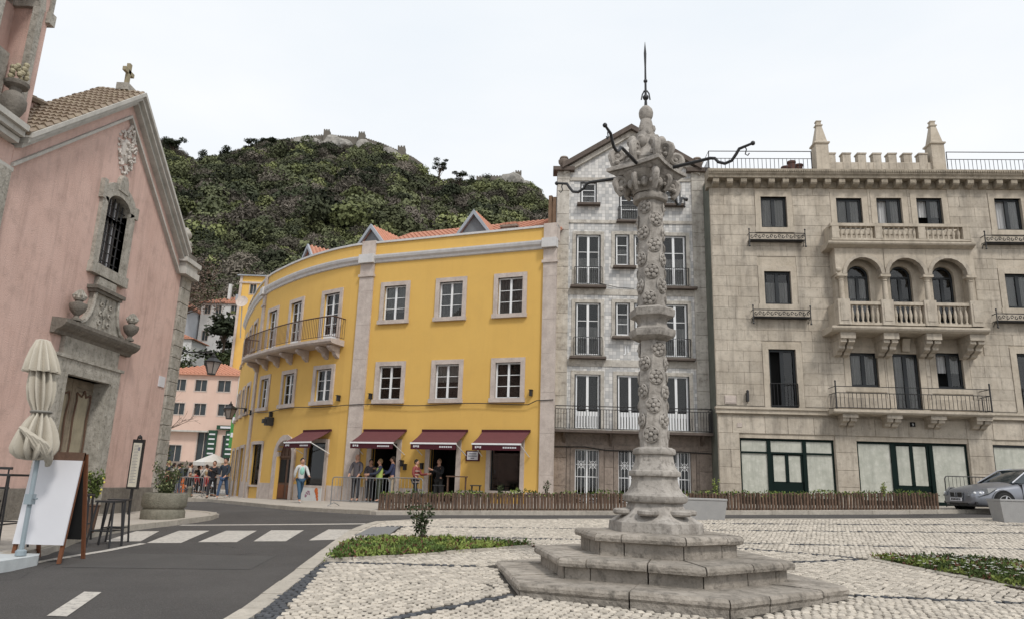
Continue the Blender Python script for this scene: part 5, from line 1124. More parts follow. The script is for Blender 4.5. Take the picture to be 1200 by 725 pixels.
# left side: entablature of the tower, pilaster strip and the belfry with its niche
for off, th, y in ((9.02, .14, -.42), (8.88, .14, -.34), (8.73, .13, -.24)): MB(T=KT).box(-11.5, -8.35, y, .5, off, off+th-.003).obj('tower_moulding', M_rake, ch)
MB(T=KT).box(-11.5, -8.18, -.12, .45, 8.10, 8.20).obj('tower_bead', M_rake, ch); MB(T=KT).box(-11.5, -8.18, -.04, .45, 8.20, 8.73).obj('tower_band', M_pink, ch)
MB(T=KT).box(-9.3, -8.28, -.16, .1, .3, 8.10).obj('tower_pilaster', M_grey, ch); MB(T=KT).box(-11.5, -9.31, -.02, .4, .0, 8.73).obj('tower_wall', M_pink, ch)
BT = KT @ Matrix.Translation((-8.82, .12, 0))     # belfry set back a little
MB(T=BT).box(-.95, -.62, -.1, 1.7, 9.14, 12.3).box(.62, .95, -.1, 1.7, 9.14, 12.3).box(-.62, .62, .5, 1.7, 9.14, 12.3).obj('belfry', M_pink, ch)
MB(T=BT).box(-.95, .95, -.1, 1.7, 12.9, 15.5).obj('belfry_top', M_pink, ch)
MB(T=BT).box(.52, .70, -.16, .0, 9.7, 12.3).box(-.70, -.52, -.16, 0, 9.7, 12.3).obj('niche_jamb', M_grey, ch)
b = MB(T=BT)
for q in range(8): a, e = pi*q/8, pi*(q+1)/8; b.prism([(.52*cos(a), 12.3+.5*sin(a)), (.74*cos(a), 12.3+.72*sin(a)), (.74*cos(e), 12.3+.72*sin(e)), (.52*cos(e), 12.3+.5*sin(e))], -.16, .5)
b.obj('niche_arch', M_grey, ch)
MB(T=BT).prism([(-.95, 12.3), (-.62, 12.3), (-.62, 12.6), (-.3, 12.95), (.3, 12.95), (.62, 12.6), (.62, 12.3), (.95, 12.3), (.95, 13.0), (-.95, 13.0)], -.1, .6).obj('niche_spandrel', M_pink, ch)
MB(T=BT).box(.86, 1.08, -.2, 1.75, 12.1, 12.4).box(.9, 1.02, -.15, 1.7, 12.4, 12.95).obj('belfry_cornice', M_grey, ch)
MB(T=BT).box(-.5, .5, .3, .48, 9.7, 11.0).obj('niche_block', M_grey, ch)
q = MB(T=BT).lathe([(.12, 9.16), (.2, 9.28), (.27, 9.45), (.27, 9.6), (.2, 9.74), (.12, 9.80), (.12, 9.88), (.24, 9.94), (.26, 10.02), (.12, 10.1)], 16, (.12, -.30, 0)).obj('tower_urn', hm, ch, smooth=True)
b = MB(T=BT)
for k in range(20): a = k*1.3; b.ball((.12+.15*cos(a)*(1-.2*(k//8)), -.30+.15*sin(a), 10.14+.055*(k//3)), .065, 6)
b.obj('carved_flowers', mat('pale_carved_flowers', (.42, .38, .26), n1=(9, .6), c2=(.2, .17, .11)), q, kind='stuff', smooth=True)
# ================================================================ hill with woods, rocks and castle
RID = [(-2.5, .30), (-1.2, .38), (-.7, .44), (-.522, .476), (-.476, .450), (-.39, .478), (-.353, .488), (-.283, .489), (-.231, .487), (-.1727, .470), (-.1327, .438), (-.0816, .430), (-.006, .4365), (.0348, .418), (.0528, .398), (.1, .35), (.2, .28), (.4, .2), (.9, .1), (2.5, .05)]
RD = 480.0
def ridge(t):
    if t <= RID[0][0]: return RID[0][1]
    for (a, p), (c, q) in zip(RID, RID[1:]):
        if t <= c: return p+(q-p)*(t-a)/(c-a)
    return RID[-1][1]
def HZ(x, y):
    if y < 82: return 0
    zr = ridge(x/max(y, 60))*RD+1.6-1.5; s = (y-82)/(RD-82)
    if s <= 1: return zr*(.90*s**.88+.10*s*s)+noise.noise((x*.02, y*.02, 1))*7*min(s*5, 1)*(1 if s < .85 else max(0, (1-s)/.15))
    return zr*max(.05, 1-(s-1)*1.3)
b = MB(); xs = [-900+15*i for i in range(101)]; ys = [80+10*i for i in range(60)]+[720, 800, 900]
b.add([(x, y, HZ(x, y)-.3) for y in ys for x in xs], [(j*len(xs)+i, j*len(xs)+i+1, (j+1)*len(xs)+i+1, (j+1)*len(xs)+i) for j in range(len(ys)-1) for i in range(len(xs)-1)])
b.obj('hill', mat('hill_undergrowth', (.05, .052, .03), n1=(.05, .6), c2=(.035, .03, .022), bump=(.6, 1.0)), smooth=True, kind='structure')
def forestmat(name, cA, cB, cC):
    m = bpy.data.materials.new(name); m.use_nodes = True; t = m.node_tree; K = t.links; pb = t.nodes['Principled BSDF']; pb.inputs['Roughness'].default_value = .8; pb.inputs['Specular IOR Level'].default_value = .15
    oi = nn(t, 'ShaderNodeObjectInfo'); ge = nn(t, 'ShaderNodeNewGeometry'); n_ = nn(t, 'ShaderNodeTexNoise', i_Scale=.022, i_Detail=2.0); K.new(ge.outputs['Position'], n_.inputs['Vector'])
    ad = nn(t, 'ShaderNodeMath', operation='ADD'); K.new(oi.outputs['Random'], ad.inputs[0]); K.new(n_.outputs[0], ad.inputs[1])
    mr = nn(t, 'ShaderNodeMapRange', i_1=.35, i_2=1.35); K.new(ad.outputs[0], mr.inputs[0])
    r = nn(t, 'ShaderNodeValToRGB'); e = r.color_ramp.elements; e[0].color = (*cA, 1); e[1].color = (*cC, 1); k = e.new(.5); k.color = (*cB, 1); K.new(mr.outputs[0], r.inputs[0])
    ri = nn(t, 'ShaderNodeMapRange', i_3=.84, i_4=1.14); K.new(ge.outputs['Random Per Island'], ri.inputs[0]); h = nn(t, 'ShaderNodeHueSaturation'); K.new(ri.outputs[0], h.inputs['Value']); K.new(r.outputs[0], h.inputs['Color']); q1 = nn(t, 'ShaderNodeMath', operation='MULTIPLY'); q1.inputs[1].default_value = 7.31; K.new(oi.outputs['Random'], q1.inputs[0]); q2 = nn(t, 'ShaderNodeMath', operation='FRACT'); K.new(q1.outputs[0], q2.inputs[0]); q3 = nn(t, 'ShaderNodeMapRange', i_3=.6, i_4=1.85); K.new(q2.outputs[0], q3.inputs[0]); h2 = nn(t, 'ShaderNodeHueSaturation', i_Saturation=.9); K.new(q3.outputs[0], h2.inputs['Value']); K.new(h.outputs[0], h2.inputs['Color']); K.new(h2.outputs[0], pb.inputs['Base Color']); return m
M_for = [forestmat('dark_wood_foliage', (.022, .029, .016), (.052, .060, .032), (.092, .102, .048)), forestmat('olive_wood_foliage', (.055, .065, .028), (.095, .108, .040), (.135, .148, .058)), forestmat('bare_wood_twigs', (.105, .092, .075), (.075, .068, .052), (.14, .122, .10))]
def crownmesh(name, m, lobes, per, size, flat=.75, seed=1, lr=.42, twig=False):
    r = random.Random(seed); b_ = MB()
    for k in range(lobes):
        a = r.uniform(0, 6.28); el = r.uniform(-.25, 1.2); d = r.uniform(.35, .68); c = Vector((cos(a)*cos(el)*d, sin(a)*cos(el)*d, (sin(el)*d)*flat+.35)); R0 = lr*r.uniform(.7, 1.15)
        for q in range(per):
            v = Vector((r.gauss(0, 1), r.gauss(0, 1), r.gauss(.25, 1))).normalized(); p = c+v*R0*r.uniform(.72, 1.05); s_ = size*r.uniform(.6, 1.4)
            n_ = (v+Vector((r.gauss(0, .5), r.gauss(0, .5), r.gauss(.1, .5)))).normalized(); t_ = n_.cross(Vector((r.gauss(0, 1), r.gauss(0, 1), r.gauss(0, 1)))).normalized(); u_ = n_.cross(t_)
            w2 = .28 if twig else .8
            b_.add([p-t_*s_, p-u_*s_*w2+n_*s_*.12, p+t_*s_, p+u_*s_*w2+n_*s_*.12], [(0, 1, 2, 3)])
    me_ = bpy.data.meshes.new(name); me_.from_pydata(b_.v, [], b_.f); me_.materials.append(m); return me_
pc = bpy.data.collections.new('wood_crowns')
for k, (m, lb, per, sz, fl, tw) in enumerate(((0, 12, 130, .065, .8, 0), (0, 9, 140, .06, 1.15, 0), (1, 12, 120, .065, .7, 0), (0, 14, 110, .07, .6, 0), (2, 12, 130, .085, .7, 1), (2, 10, 140, .075, .8, 1), (0, 10, 140, .06, .9, 0), (2, 13, 120, .08, .65, 1))):
    pc.objects.link(bpy.data.objects.new('wood_crown', crownmesh('wood_crown', M_for[m], lb, per, sz, fl, k+3, twig=bool(tw))))
ROCKS = [(-137, 440, 9), (-143, 445, 6), (-115, 440, 6), (-121, 448, 9), (-110, 432, 5), (-128, 430, 7), (-100, 445, 7), (-92, 446, 6), (-84, 440, 5), (-86, 450, 8), (-75, 440, 6), (-95, 432, 4), (-19, 443, 4), (-8, 440, 5), (-3, 436, 9), (5, 440, 8), (10, 446, 8), (-133, 415, 5), (-150, 400, 6), (-104, 455, 6), (13, 436, 6), (-70, 452, 6), (-140, 458, 7), (-160, 425, 5)]
b = MB(); rr = random.Random(4); y = 96.0; PTS = []
for k in range(4300):
    y = sqrt(rr.uniform(92**2, 484**2)); x = y*rr.uniform(-.80, .22)
    if any((x-a)**2+(y-c+14)**2*.18 < (d*1.1)**2 for a, c, d in ROCKS): continue
    if y > 462 and (-172 < x < -64 or -30 < x < 8): continue
    if y < 112 and -56 < x < -24: continue
    sc = (3.2+6.0*rr.random()**1.8)*(.5 if y > 415 else 1)*(1.0 if y > 170 else .8); PTS.append((x, y, HZ(x, y)-.7+0*sc, sc))
for k in range(700):
    y = rr.uniform(112, 200); x = y*rr.uniform(-.5, -.12); PTS.append((x, y, HZ(x, y)-.7, 2.2+2.2*rr.random()))
me = bpy.data.meshes.new('hillside_wood'); me.from_pydata([p[:3] for p in PTS], [], []); at_ = me.attributes.new('size', 'FLOAT', 'POINT'); at_.data.foreach_set('value', [p[3] for p in PTS])
fo = link('hillside_wood', me, None, None, label='dense mixed wood of evergreen and bare trees covering the hillside', kind='stuff')
ng = bpy.data.node_groups.new('wood', 'GeometryNodeTree'); ng.interface.new_socket('Geometry', in_out='INPUT', socket_type='NodeSocketGeometry'); ng.interface.new_socket('Geometry', in_out='OUTPUT', socket_type='NodeSocketGeometry')
gi = ng.nodes.new('NodeGroupInput'); go_ = ng.nodes.new('NodeGroupOutput'); ip = ng.nodes.new('GeometryNodeInstanceOnPoints'); ci = ng.nodes.new('GeometryNodeCollectionInfo'); ci.inputs['Collection'].default_value = pc; ci.inputs['Separate Children'].default_value = True; ci.inputs['Reset Children'].default_value = True
ip.inputs['Pick Instance'].default_value = True
na = ng.nodes.new('GeometryNodeInputNamedAttribute'); na.data_type = 'FLOAT'; na.inputs['Name'].default_value = 'size'; rvn = ng.nodes.new('FunctionNodeRandomValue'); rvn.data_type = 'FLOAT_VECTOR'; rvn.inputs[0].default_value = (-.1, -.1, 0); rvn.inputs[1].default_value = (.1, .1, 6.28)
ngl = ng.links; ngl.new(gi.outputs[0], ip.inputs['Points']); ngl.new(ci.outputs[0], ip.inputs['Instance']); ngl.new(na.outputs[0], ip.inputs['Scale']); ngl.new(rvn.outputs[0], ip.inputs['Rotation']); ngl.new(ip.outputs[0], go_.inputs[0])
md = fo.modifiers.new('wood', 'NODES'); md.node_group = ng
fo.data.materials.append(M_for[0])
M_rock = mat('granite_rock', (.36, .34, .31), n1=(.25, .9), c2=(.12, .115, .10), n2=(.8, .6), c3=(.08, .08, .07), bump=(.8, 1.0))  # dark mottling puts shadow into the rock colour
for k, (x, y, r) in enumerate(ROCKS):
    rk = random.Random(k); bm = bmesh.new(); bmesh.ops.create_icosphere(bm, subdivisions=3, radius=r*.8)
    for v in bm.verts: v.co *= 1+.45*noise.noise(v.co*(1.3/r)+Vector((k*3, 0, 0)))+.12*noise.noise(v.co*(4/r)); v.co.x *= 1.15; v.co.z *= .95
    me = bpy.data.meshes.new('boulder'); bm.to_mesh(me); bm.free(); me.materials.append(M_rock)
    lx = min(((abs(x-a), x-a, nme) for a, nme in ((-136, 'first castle tower'), (-111, 'second castle tower'), (-82, 'third castle tower'), (1.5, 'last square tower'), (-165, 'close pair of skyline pines'))))
    lx_ = lx
    link('boulder', me, None, Matrix.Translation((x, y-6, HZ(x, y-6)+r*.12)), label=('%s granite outcrop %s the %s%s' % ('large pale' if r > 7 else ('middling pale' if r > 5 else 'small pale'), 'below and right of' if lx[1] > 3 else ('below and left of' if lx[1] < -3 else 'right under'), lx[2], {24: '', 3: ', topmost', 5: ', lower', 0: ', rightmost', 1: ', leftmost', 14: ', highest', 20: ', highest', 13: ', lowest', 6: ', left one', 12: ', smallest'}.get(k, ''))), cat='boulder', group='granite outcrops below the hilltop castle')
M_cas = mat('old_castle_stone', (.15, .135, .115), n1=(.4, .6), c2=(.085, .075, .06), bump=(1, .8))
def castwall(pts, lab, towers):
    x0, y0 = pts[0][0], RD; t_ = thing('castle_wall', lab, 'castle wall', (x0, RD-3, HZ(x0, RD)), 'castle walls on the ridge'); b_ = MB()
    for (xa, za), (xb, zb) in zip(pts, pts[1:]):
        n_ = max(1, int(abs(xb-xa)/1.7))
        for i in range(n_):
            p, q = xa+(xb-xa)*i/n_, xa+(xb-xa)*(i+1)/n_; z = za+(zb-za)*(i+.5)/n_; b_.box(p, q, RD-4, RD-2.5, z-9, z); b_.box(p, p+(q-p)*.55, RD-4, RD-3.4, z, z+.7)
    b_.obj('wall', M_cas, t_, kind='stuff')
    for x, z, w_, h_ in towers:
        q = MB(); q.box(x-w_/2, x+w_/2, RD-6, RD-6+w_, z-10, z+h_)
        for i in range(3): q.box(x-w_/2+i*w_*.38, x-w_/2+i*w_*.38+w_*.22, RD-6, RD-5.5, z+h_, z+h_+.9)
        q.obj('tower', M_cas, t_)
castwall([(-172, 233.5), (-158, 236.5), (-137, 239.6), (-120, 238.6), (-110, 238.3), (-96, 234), (-83, 228.5), (-74, 224.5), (-66, 219)], 'crenellated castle wall along the top of the hill with three small towers', [(-136, 238, 4.2, 4.2), (-111, 237, 4.4, 4.2), (-82, 226.5, 5.2, 4.8)])
castwall([(-28, 211), (-18, 212), (-8, 212), (0, 212.5), (3, 211)], 'short castle wall with one square tower on the lower right shoulder of the hill', [(1.5, 211, 4.4, 4.2)])
seen_ = {}
for o in [o for o in COL.objects if o.name.startswith('boulder')]:
    if o['label'] in seen_: o['label'] = o['label'].replace(' granite', ' rounder granite')
    seen_[o['label']] = 1
# single trees that stand out
M_pine = leafmat('dark_pine_foliage', (.030, .040, .018), (.015, .020, .010), .1); M_bark = mat('dark_bark', (.07, .05, .035), n1=(2, .5), bump=(10, .5)); M_bare = mat('bare_branches', (.15, .11, .085), n1=(3, .4), bump=None)
def tree(name, lab, cat, x, y, z, h, r, kind='umbrella', n=900, m=None, seed=1, group=None, ls=None, lobes=9):
    q = random.Random(seed); t_ = thing(name, lab, cat, (x, y, z), group); tr = MB(); cr = MB(); base = Vector((x, y, z-1)); lean = Vector((q.uniform(-.06, .06)*h, 0, 0)); top = base+Vector((0, 0, h*.8))+lean
    tr.tube([base, base.lerp(top, .4)+lean*.3, top], [h*.028+.05, h*.02+.04, h*.008+.02], 7)
    cs = []
    for k in range(lobes):
        a = q.uniform(0, 6.28)
        if kind == 'umbrella': c = base+lean+Vector((cos(a)*r*q.uniform(.2, .8), sin(a)*r*q.uniform(.2, .8), h*q.uniform(.72, .98))); st = base.lerp(top, q.uniform(.5, .8)); rad = r*q.uniform(.25, .42); fl = .45
        elif kind == 'cedar': f = q.uniform(.15, 1); c = base+Vector((cos(a)*r*(1.1-f)*q.uniform(.4, 1), sin(a)*r*(1.1-f)*q.uniform(.4, 1), h*f)); st = base.lerp(top, min(1, f)); rad = r*q.uniform(.28, .45); fl = .35
        else: f = q.uniform(.25, 1); c = base+Vector((cos(a)*r*q.uniform(.1, .75), sin(a)*r*q.uniform(.1, .75), h*f)); st = base.lerp(top, f*.6); rad = r*q.uniform(.35, .55); fl = .8
        tr.tube([st, (st+c)/2+Vector((0, 0, -.03*h)), c], [h*.009+.02, h*.006+.015, .02], 5); cs.append((c, rad, fl))
    for c, rad, fl in cs:
        for i in range(n//lobes):
            v = Vector((q.gauss(0, 1), q.gauss(0, 1), q.gauss(.2, 1))).normalized(); p = c+Vector((v.x*rad, v.y*rad, v.z*rad*fl))*q.uniform(.5, 1.1); s_ = (ls or r*.07)*q.uniform(.6, 1.4)
            a_ = Vector((q.gauss(0, 1), q.gauss(0, 1), q.gauss(0, .5))).normalized(); b2 = a_.cross((v+Vector((q.gauss(0, .4), q.gauss(0, .4), .5))).normalized()).normalized()
            cr.add([p-a_*s_, p-b2*s_*.6, p+a_*s_, p+b2*s_*.6], [(0, 1, 2, 3)])
    tr.obj('trunk', M_bark, t_, smooth=True, fix=False); cr.obj('crown', m or M_pine, t_, kind='stuff', fix=False); return t_
PG = 'dark pines standing out along the skyline'
for k, (x, y, h, r, kd, lab) in enumerate(((-216, 420, 24, 9, 'umbrella', 'tall dark pine on the skyline beside the church gable'), (-222, 400, 20, 9, 'round', 'broad dark tree below the tall pine beside the church gable'), (-170, 425, 21, 7, 'umbrella', 'flat crowned pine, left one of the close pair on the skyline'), (-163, 430, 24, 8, 'umbrella', 'flat crowned pine, right one of the close pair on the skyline'),
        (-190, 440, 15, 8, 'umbrella', 'wide low pine on the skyline left of the close pair'), (-50, 440, 17, 7, 'umbrella', 'airy palm-like pine on the slope right of the castle towers'), (-37, 440, 15, 6, 'umbrella', 'small leaning pine on the saddle of the skyline'), (-20, 442, 11, 5, 'round', 'round dark tree on the saddle before the last tower'), (-28, 440, 10, 5, 'round', 'low round tree on the saddle beside the leaning pine'), (-205, 440, 12, 6, 'round', 'small round tree on the skyline near the church'))):
    tr_ = {0: .486, 1: .466, 2: .488, 3: .494, 4: .470, 5: .4665, 6: .448, 7: .442, 8: .441, 9: .468}[k]; az = x/y; y = 395; x = az*y; zt_ = tr_*y+1.6; h = zt_-HZ(x, y)+1; r *= .82
    tree('pine_tree', lab, 'tree', x, y, HZ(x, y), h, r, kd, 1300, seed=k+20, group=PG, lobes=12)
tree('cedar_tree', 'dark layered cedar before the white house behind the street', 'tree', -40.2, 100, 13.5, 10.5, 4.6, 'cedar', 3200, seed=5, lobes=26, ls=.28)
tree('bare_tree', 'leafless brownish tree on the slope above the white house', 'tree', -49, 106, 24, 10, 6, 'round', 2200, m=M_bare, seed=8, ls=.16, lobes=16)
for k, (x, y, z, h, r, lab) in enumerate(((-46, 96, 13, 5.5, 4.5, 'rounded green bush above the roof of the pink house, left'), (-36.5, 96, 12, 6, 4, 'rounded dark green bush above the roof of the pink house, right'), (-42, 118, 28, 7, 5, 'dark evergreen tree above the roofs of the white house'), (-34, 122, 28, 8, 6, 'dense evergreen tree behind the small yellow house'))):
    tree('evergreen_tree', lab, 'tree', x, y, z, h, r, 'round', 2600, m=leafmat('green_bush_foliage', (.055, .07, .025), (.025, .035, .014), .2), seed=k+40, ls=.25, lobes=16)
# houses beyond
M_pinkh = mat('salmon_plaster', (.62, .46, .385), n1=(.6, .4), c2=(.52, .34, .27), bump=None, streak=(.2, (.4, .28, .22))); M_wh = mat('white_plaster', (.60, .60, .59), n1=(.5, .5), c2=(.48, .48, .46), bump=None, streak=(.3, (.35, .34, .32)))
def house(name, lab, x0, x1, y, zb, zt, dp, m, wins, roof=1.2, over=.35, hip=True, rm=None, ang=0):
    T = frame(x0, y, ang); t_ = thing(name, lab, 'house', (x0, y, zb)); W_ = x1-x0; Hh = [(c-w_/2-x0, c+w_/2-x0, z, z+h_) for c, w_, z, h_ in wins]
    b_ = MB(T=T); wallmesh(b_, 0, W_, zb, zt, Hh, .25); b_.box(0, W_, .26, dp, zb, zt-.02); b_.obj('wall', m, t_)
    for c, w_, z, h_ in wins:
        Tw = T @ Matrix.Translation((c-x0, 0, z))
        f_ = MB(T=Tw).box(-w_/2-.08, w_/2+.08, -.04, .0, -.1, 0).box(-w_/2-.08, w_/2+.08, -.04, 0, h_, h_+.08).box(-w_/2-.08, -w_/2, -.04, 0, 0, h_).box(w_/2, w_/2+.08, -.04, 0, 0, h_).box(-.03, .03, .08, .12, 0, h_).obj('window', M_lime, t_)
        MB(T=Tw).box(-w_/2, w_/2, .14, .16, 0, h_).obj('pane', mat('dark_far_pane', (.035, .045, .05), rough=.3, bump=None), f_)
    o_ = over; b_ = MB(T=T); A = [(-o_, -o_, zt), (W_+o_, -o_, zt), (W_+o_, dp+o_, zt), (-o_, dp+o_, zt)]
    k_ = min(W_, dp)/2; ry = dp/2
    if hip: Rg = [(k_, ry, zt+roof), (W_-k_, ry, zt+roof)]
    else: Rg = [(-o_, ry, zt+roof), (W_+o_, ry, zt+roof)]
    b_.add(A+Rg, [(0, 1, 5, 4), (2, 3, 4, 5), (1, 2, 5), (3, 0, 4), (3, 2, 1, 0)]); b_.box(-o_, W_+o_, -o_, dp+o_, zt-.12, zt-.002); r_ = b_.obj('roof', rm or M_tile, t_)
    if not rm:
        q = MB(T=T); n_ = int(W_/.4)
        for i in range(n_+1):
            x = W_*i/n_; top = min(1, (min(x, W_-x)+.01)/k_) if hip else 1; q.tube([(x, -o_, zt+.05), (x, -o_+(ry+o_)*top, zt+.05+roof*top)], .09, 4)
        q.obj('tile_rows', M_tile, r_, kind='stuff', fix=False)
    return t_
ph = house('pink_house', 'salmon pink house with small dark windows closing the street', -37, -27.0, 75, -.5, 11.7, 9, M_pinkh, [(-34.1, 1.25, 9.95, 1.15), (-31.9, 1.2, 9.95, 1.15), (-29.5, 1.3, 9.95, 1.15), (-33.9, 1.2, 7.5, 1.15), (-31.7, 1.2, 7.5, 1.15), (-29.2, 1.3, 7.5, 1.15), (-36.3, .8, 9.95, 1.15), (-30.9, 1.3, 2.2, 3.6), (-33.7, 1.3, 2.2, 2.2), (-28.5, 1.0, 2.2, 3.3)], roof=1.7)
MB(T=frame(-37, 75, 0)).box(9.0, 9.75, -.2, 0, -.5, 11.6).obj('pilaster', M_wh, ph)
for x in (-30.0, -28.2): MB().box(x-.45, x+.45, 74.75, 74.9, 3.3, 6.0).obj('shop_board', mat('dark_green_board', (.02, .06, .035), bump=None), ph)
for x in (-30.0, -28.2):
    for k in range(5): MB().box(x-.3, x+.3, 74.7, 74.74, 3.6+.48*k, 3.75+.48*k).obj('white_print', M_board, ph)
MB().box(-29.6, -27.1, 74.6, 74.9, 6.1, 6.5).obj('shop_sign', mat('dark_green_board', (0, 0, 0)), ph); MB().box(-29.2, -28.0, 74.55, 74.6, 6.2, 6.4).obj('white_print', M_board, ph)
MB().box(-35.6, -30.4, 74.3, 75, 5.75, 5.9).obj('ledge', M_rake, ph)
g_ = thing('hanging_sign', 'green and white vertical shop sign on the wall edge beside the pink house', 'sign', (-24.6, 66, 4.0)); MB().box(-24.9, -24.3, 65.9, 66.0, 4.0, 7.6).obj('board', mat('bright_green_sign', (.06, .22, .055), bump=None), g_); MB().box(-24.8, -24.4, 65.85, 65.9, 4.9, 5.3).box(-24.8, -24.4, 65.85, 65.9, 6.2, 6.7).obj('white_print', M_board, g_, kind='stuff')
wh = house('white_house', 'large white house with red tiled roof up the slope', -48.3, -39.0, 110, 15, 27.6, 10, M_wh, [(-47.3, .9, 25.8, 1.35), (-45.6, .9, 25.8, 1.35), (-43.2, 1.0, 25.8, 1.4), (-42.0, 1.1, 22.9, 1.6), (-47.2, .9, 21.6, 1.5)], roof=2.4)
MB().box(-45.3, -44.9, 112, 112.5, 28, 31.2).obj('chimney', M_wh, wh); MB().box(-43.6, -42.6, 111, 112, 28, 29.3).obj('chimney', M_zinc, wh)
house('white_wing', 'lower whitish house wing with red roof beside the large white house', -53.5, -48.6, 106, 15, 25.9, 8, mat('pale_blue_plaster', (.50, .53, .57), n1=(.5, .4), bump=None), [(-49.9, .8, 23.8, 1.3), (-51.6, .8, 23.8, 1.3)], roof=2.2)
house('white_annex', 'small white annex with arched dark window among the bushes', -51.5, -45.5, 102, 12, 20.4, 5, M_wh, [(-47.3, .9, 18.0, 1.3), (-49.5, 2.4, 21.0-1.9, .9)], roof=1.0)
yh2 = house('small_yellow_house', 'small yellow upper house with flat grey roof rising behind the curved front', -33.0, -28.0, 85, 10, 25.2, 6, M_yel, [(-31.4, .75, 22.9, 1.2)], roof=.5, rm=M_zinc, hip=True)
MB().box(-33.1, -28.0, 84.85, 85, 24.2, 24.4).obj('string_course', M_lime, yh2); MB().box(-33.05, -32.75, 84.9, 85, 12, 25.1).obj('corner_strip', M_lime, yh2)
dsh = thing('satellite_dish', 'round white satellite dish in front of the small yellow house', 'satellite dish', (-31.2, 82, 20.0)); MB(T=Matrix.Translation((-31.4, 82, 21.2)) @ Matrix.Rotation(radians(75), 4, 'X') @ Matrix.Scale(.75, 4)).lathe([(.05, -.12), (.5, -.08), (.95, .1), (.93, .12), (.5, -.05), (.04, -.1)], 20).obj('dish', M_lime, dsh, smooth=True); MB().tube([(-31.2, 82.3, 17), (-31.4, 82.1, 21.1)], .06, 6).obj('mast', M_steel, dsh)
# ================================================================ street furniture
def lantern(loc, lab, s=1.0, br=None):
    x, y, z = loc; t_ = thing('street_lantern', lab, 'lantern', loc, 'iron wall lanterns'); T = Matrix.Translation(loc) @ Matrix.Scale(s, 4)
    MB(T=T).lathe([(.16, .0), (.19, .02), (.34, .50), (.36, .52)], 6, (0, 0, 0)).obj('glass', mat('lantern_glass', (.30, .27, .25), rough=.2, n1=(4, .5), bump=None), t_)
    b_ = MB(T=T); b_.lathe([(.40, .52), (.42, .56), (.20, .72), (.12, .76), (.13, .82), (.05, .88), (.02, 1.0)], 6, (0, 0, 0))
    for k in range(6): a = k*pi/3; b_.tube([(.165*cos(a), .165*sin(a), 0), (.37*cos(a), .37*sin(a), .53)], .02, 4)
    b_.lathe([(.20, -.03), (.20, .01)], 6, (0, 0, 0)); b_.obj('frame', M_black, t_)
    b_ = MB(); b_.tube(br, .028, 6); b_.obj('bracket', M_black, t_, smooth=True); return t_
lantern((-10.33, 25.0, 4.98), 'big iron lantern hanging from a bracket at the church corner', .76, [(-11.5, 25, 5.78), (-11.2, 25, 5.72), (-10.7, 25, 5.74), (-10.33, 25, 5.72)])
lantern((-15.25, 40.0, 4.6), 'smaller iron lantern on the side wall of the yellow house', .95, [(-13.9, 41, 5.3), (-14.5, 40.5, 5.22), (-15.25, 40, 5.2)])
# big round concrete planter
t_ = thing('concrete_planter', 'round two-ringed mossy concrete planter with a leafy plant at the pavement edge', 'planter', (-8.62, 19.1, .49), None)
MB().lathe([(.42, .0), (.5, .02), (.52, .08), (.52, .26), (.49, .31), (.46, .33), (.50, .36), (.53, .42), (.53, .62), (.50, .70), (.42, .72), (.40, .66)], 28, (-8.66, 19.1, .40)).obj('ring', M_conc, t_, smooth=True); MB().lathe([(.42, .0), (.42, .02)], 20, (-8.62, 19.1, 1.02)).obj('soil', M_soil, t_)
st = MB(); lf = MB(); lf2 = MB()
for k in range(16):
    a = RN.uniform(0, 6.28); c = Vector((-8.62, 19.1, 1.03)); e = c+Vector((cos(a)*RN.uniform(.05, .40), sin(a)*RN.uniform(.05, .4), RN.uniform(.25, .80))); st.tube([c, (c+e)/2+Vector((0, 0, .05)), e], [.012, .01, .005], 4)
    for q in range(70): leaf(lf if q % 5 else lf2, c.lerp(e, RN.uniform(.15, 1.05))+rv()*.08, RN.uniform(.05, .10), .04, rv(.4), rv(1))
st.obj('stem', M_twig, t_, kind='stuff', fix=False); lf.obj('foliage', leafmat('planter_leaf', (.085, .105, .045), (.04, .055, .025), .2), t_, kind='stuff', fix=False); lf2.obj('pale_leaves', leafmat('pale_leaf', (.30, .31, .16), (.2, .22, .1), .2), t_, kind='stuff', fix=False)
# information board on a post
T = Matrix.Translation((-10.72, 21.5, .41)); t_ = thing('timetable_post', 'slim black framed notice board on a post against the church wall', 'sign', (-10.75, 21.5, .42))
MB(T=T).box(-.03, .03, -.03, .03, .0, .85).obj('post', M_black, t_); fr_ = MB(T=T).box(-.16, .16, -.05, .05, .72, 2.12).obj('frame', M_black, t_); sh = MB(T=T).box(-.12, .12, -.06, -.05, .78, 2.02).obj('sheet', mat('cream_paper', (.60, .56, .47), n1=(6, .4), bump=None), fr_)
MB(T=T).tube([(-.06, 0, 2.12), (-.05, 0, 2.2), (.0, 0, 2.24), (.05, 0, 2.2), (.06, 0, 2.12)], .02, 5).ball((0, 0, 2.18), .05, 7).obj('finial', M_black, fr_)
b = MB(T=T)
for k in range(26):
    z = 1.95-.042*k; b.box(-.09, .04+.04*sin(k*3.1), -.062, -.06, z, z+.012)
b.box(.03, .09, -.063, -.06, 1.8, 1.9); b.obj('printed_lines', mat('grey_print', (.18, .18, .22)), fr_, kind='stuff')
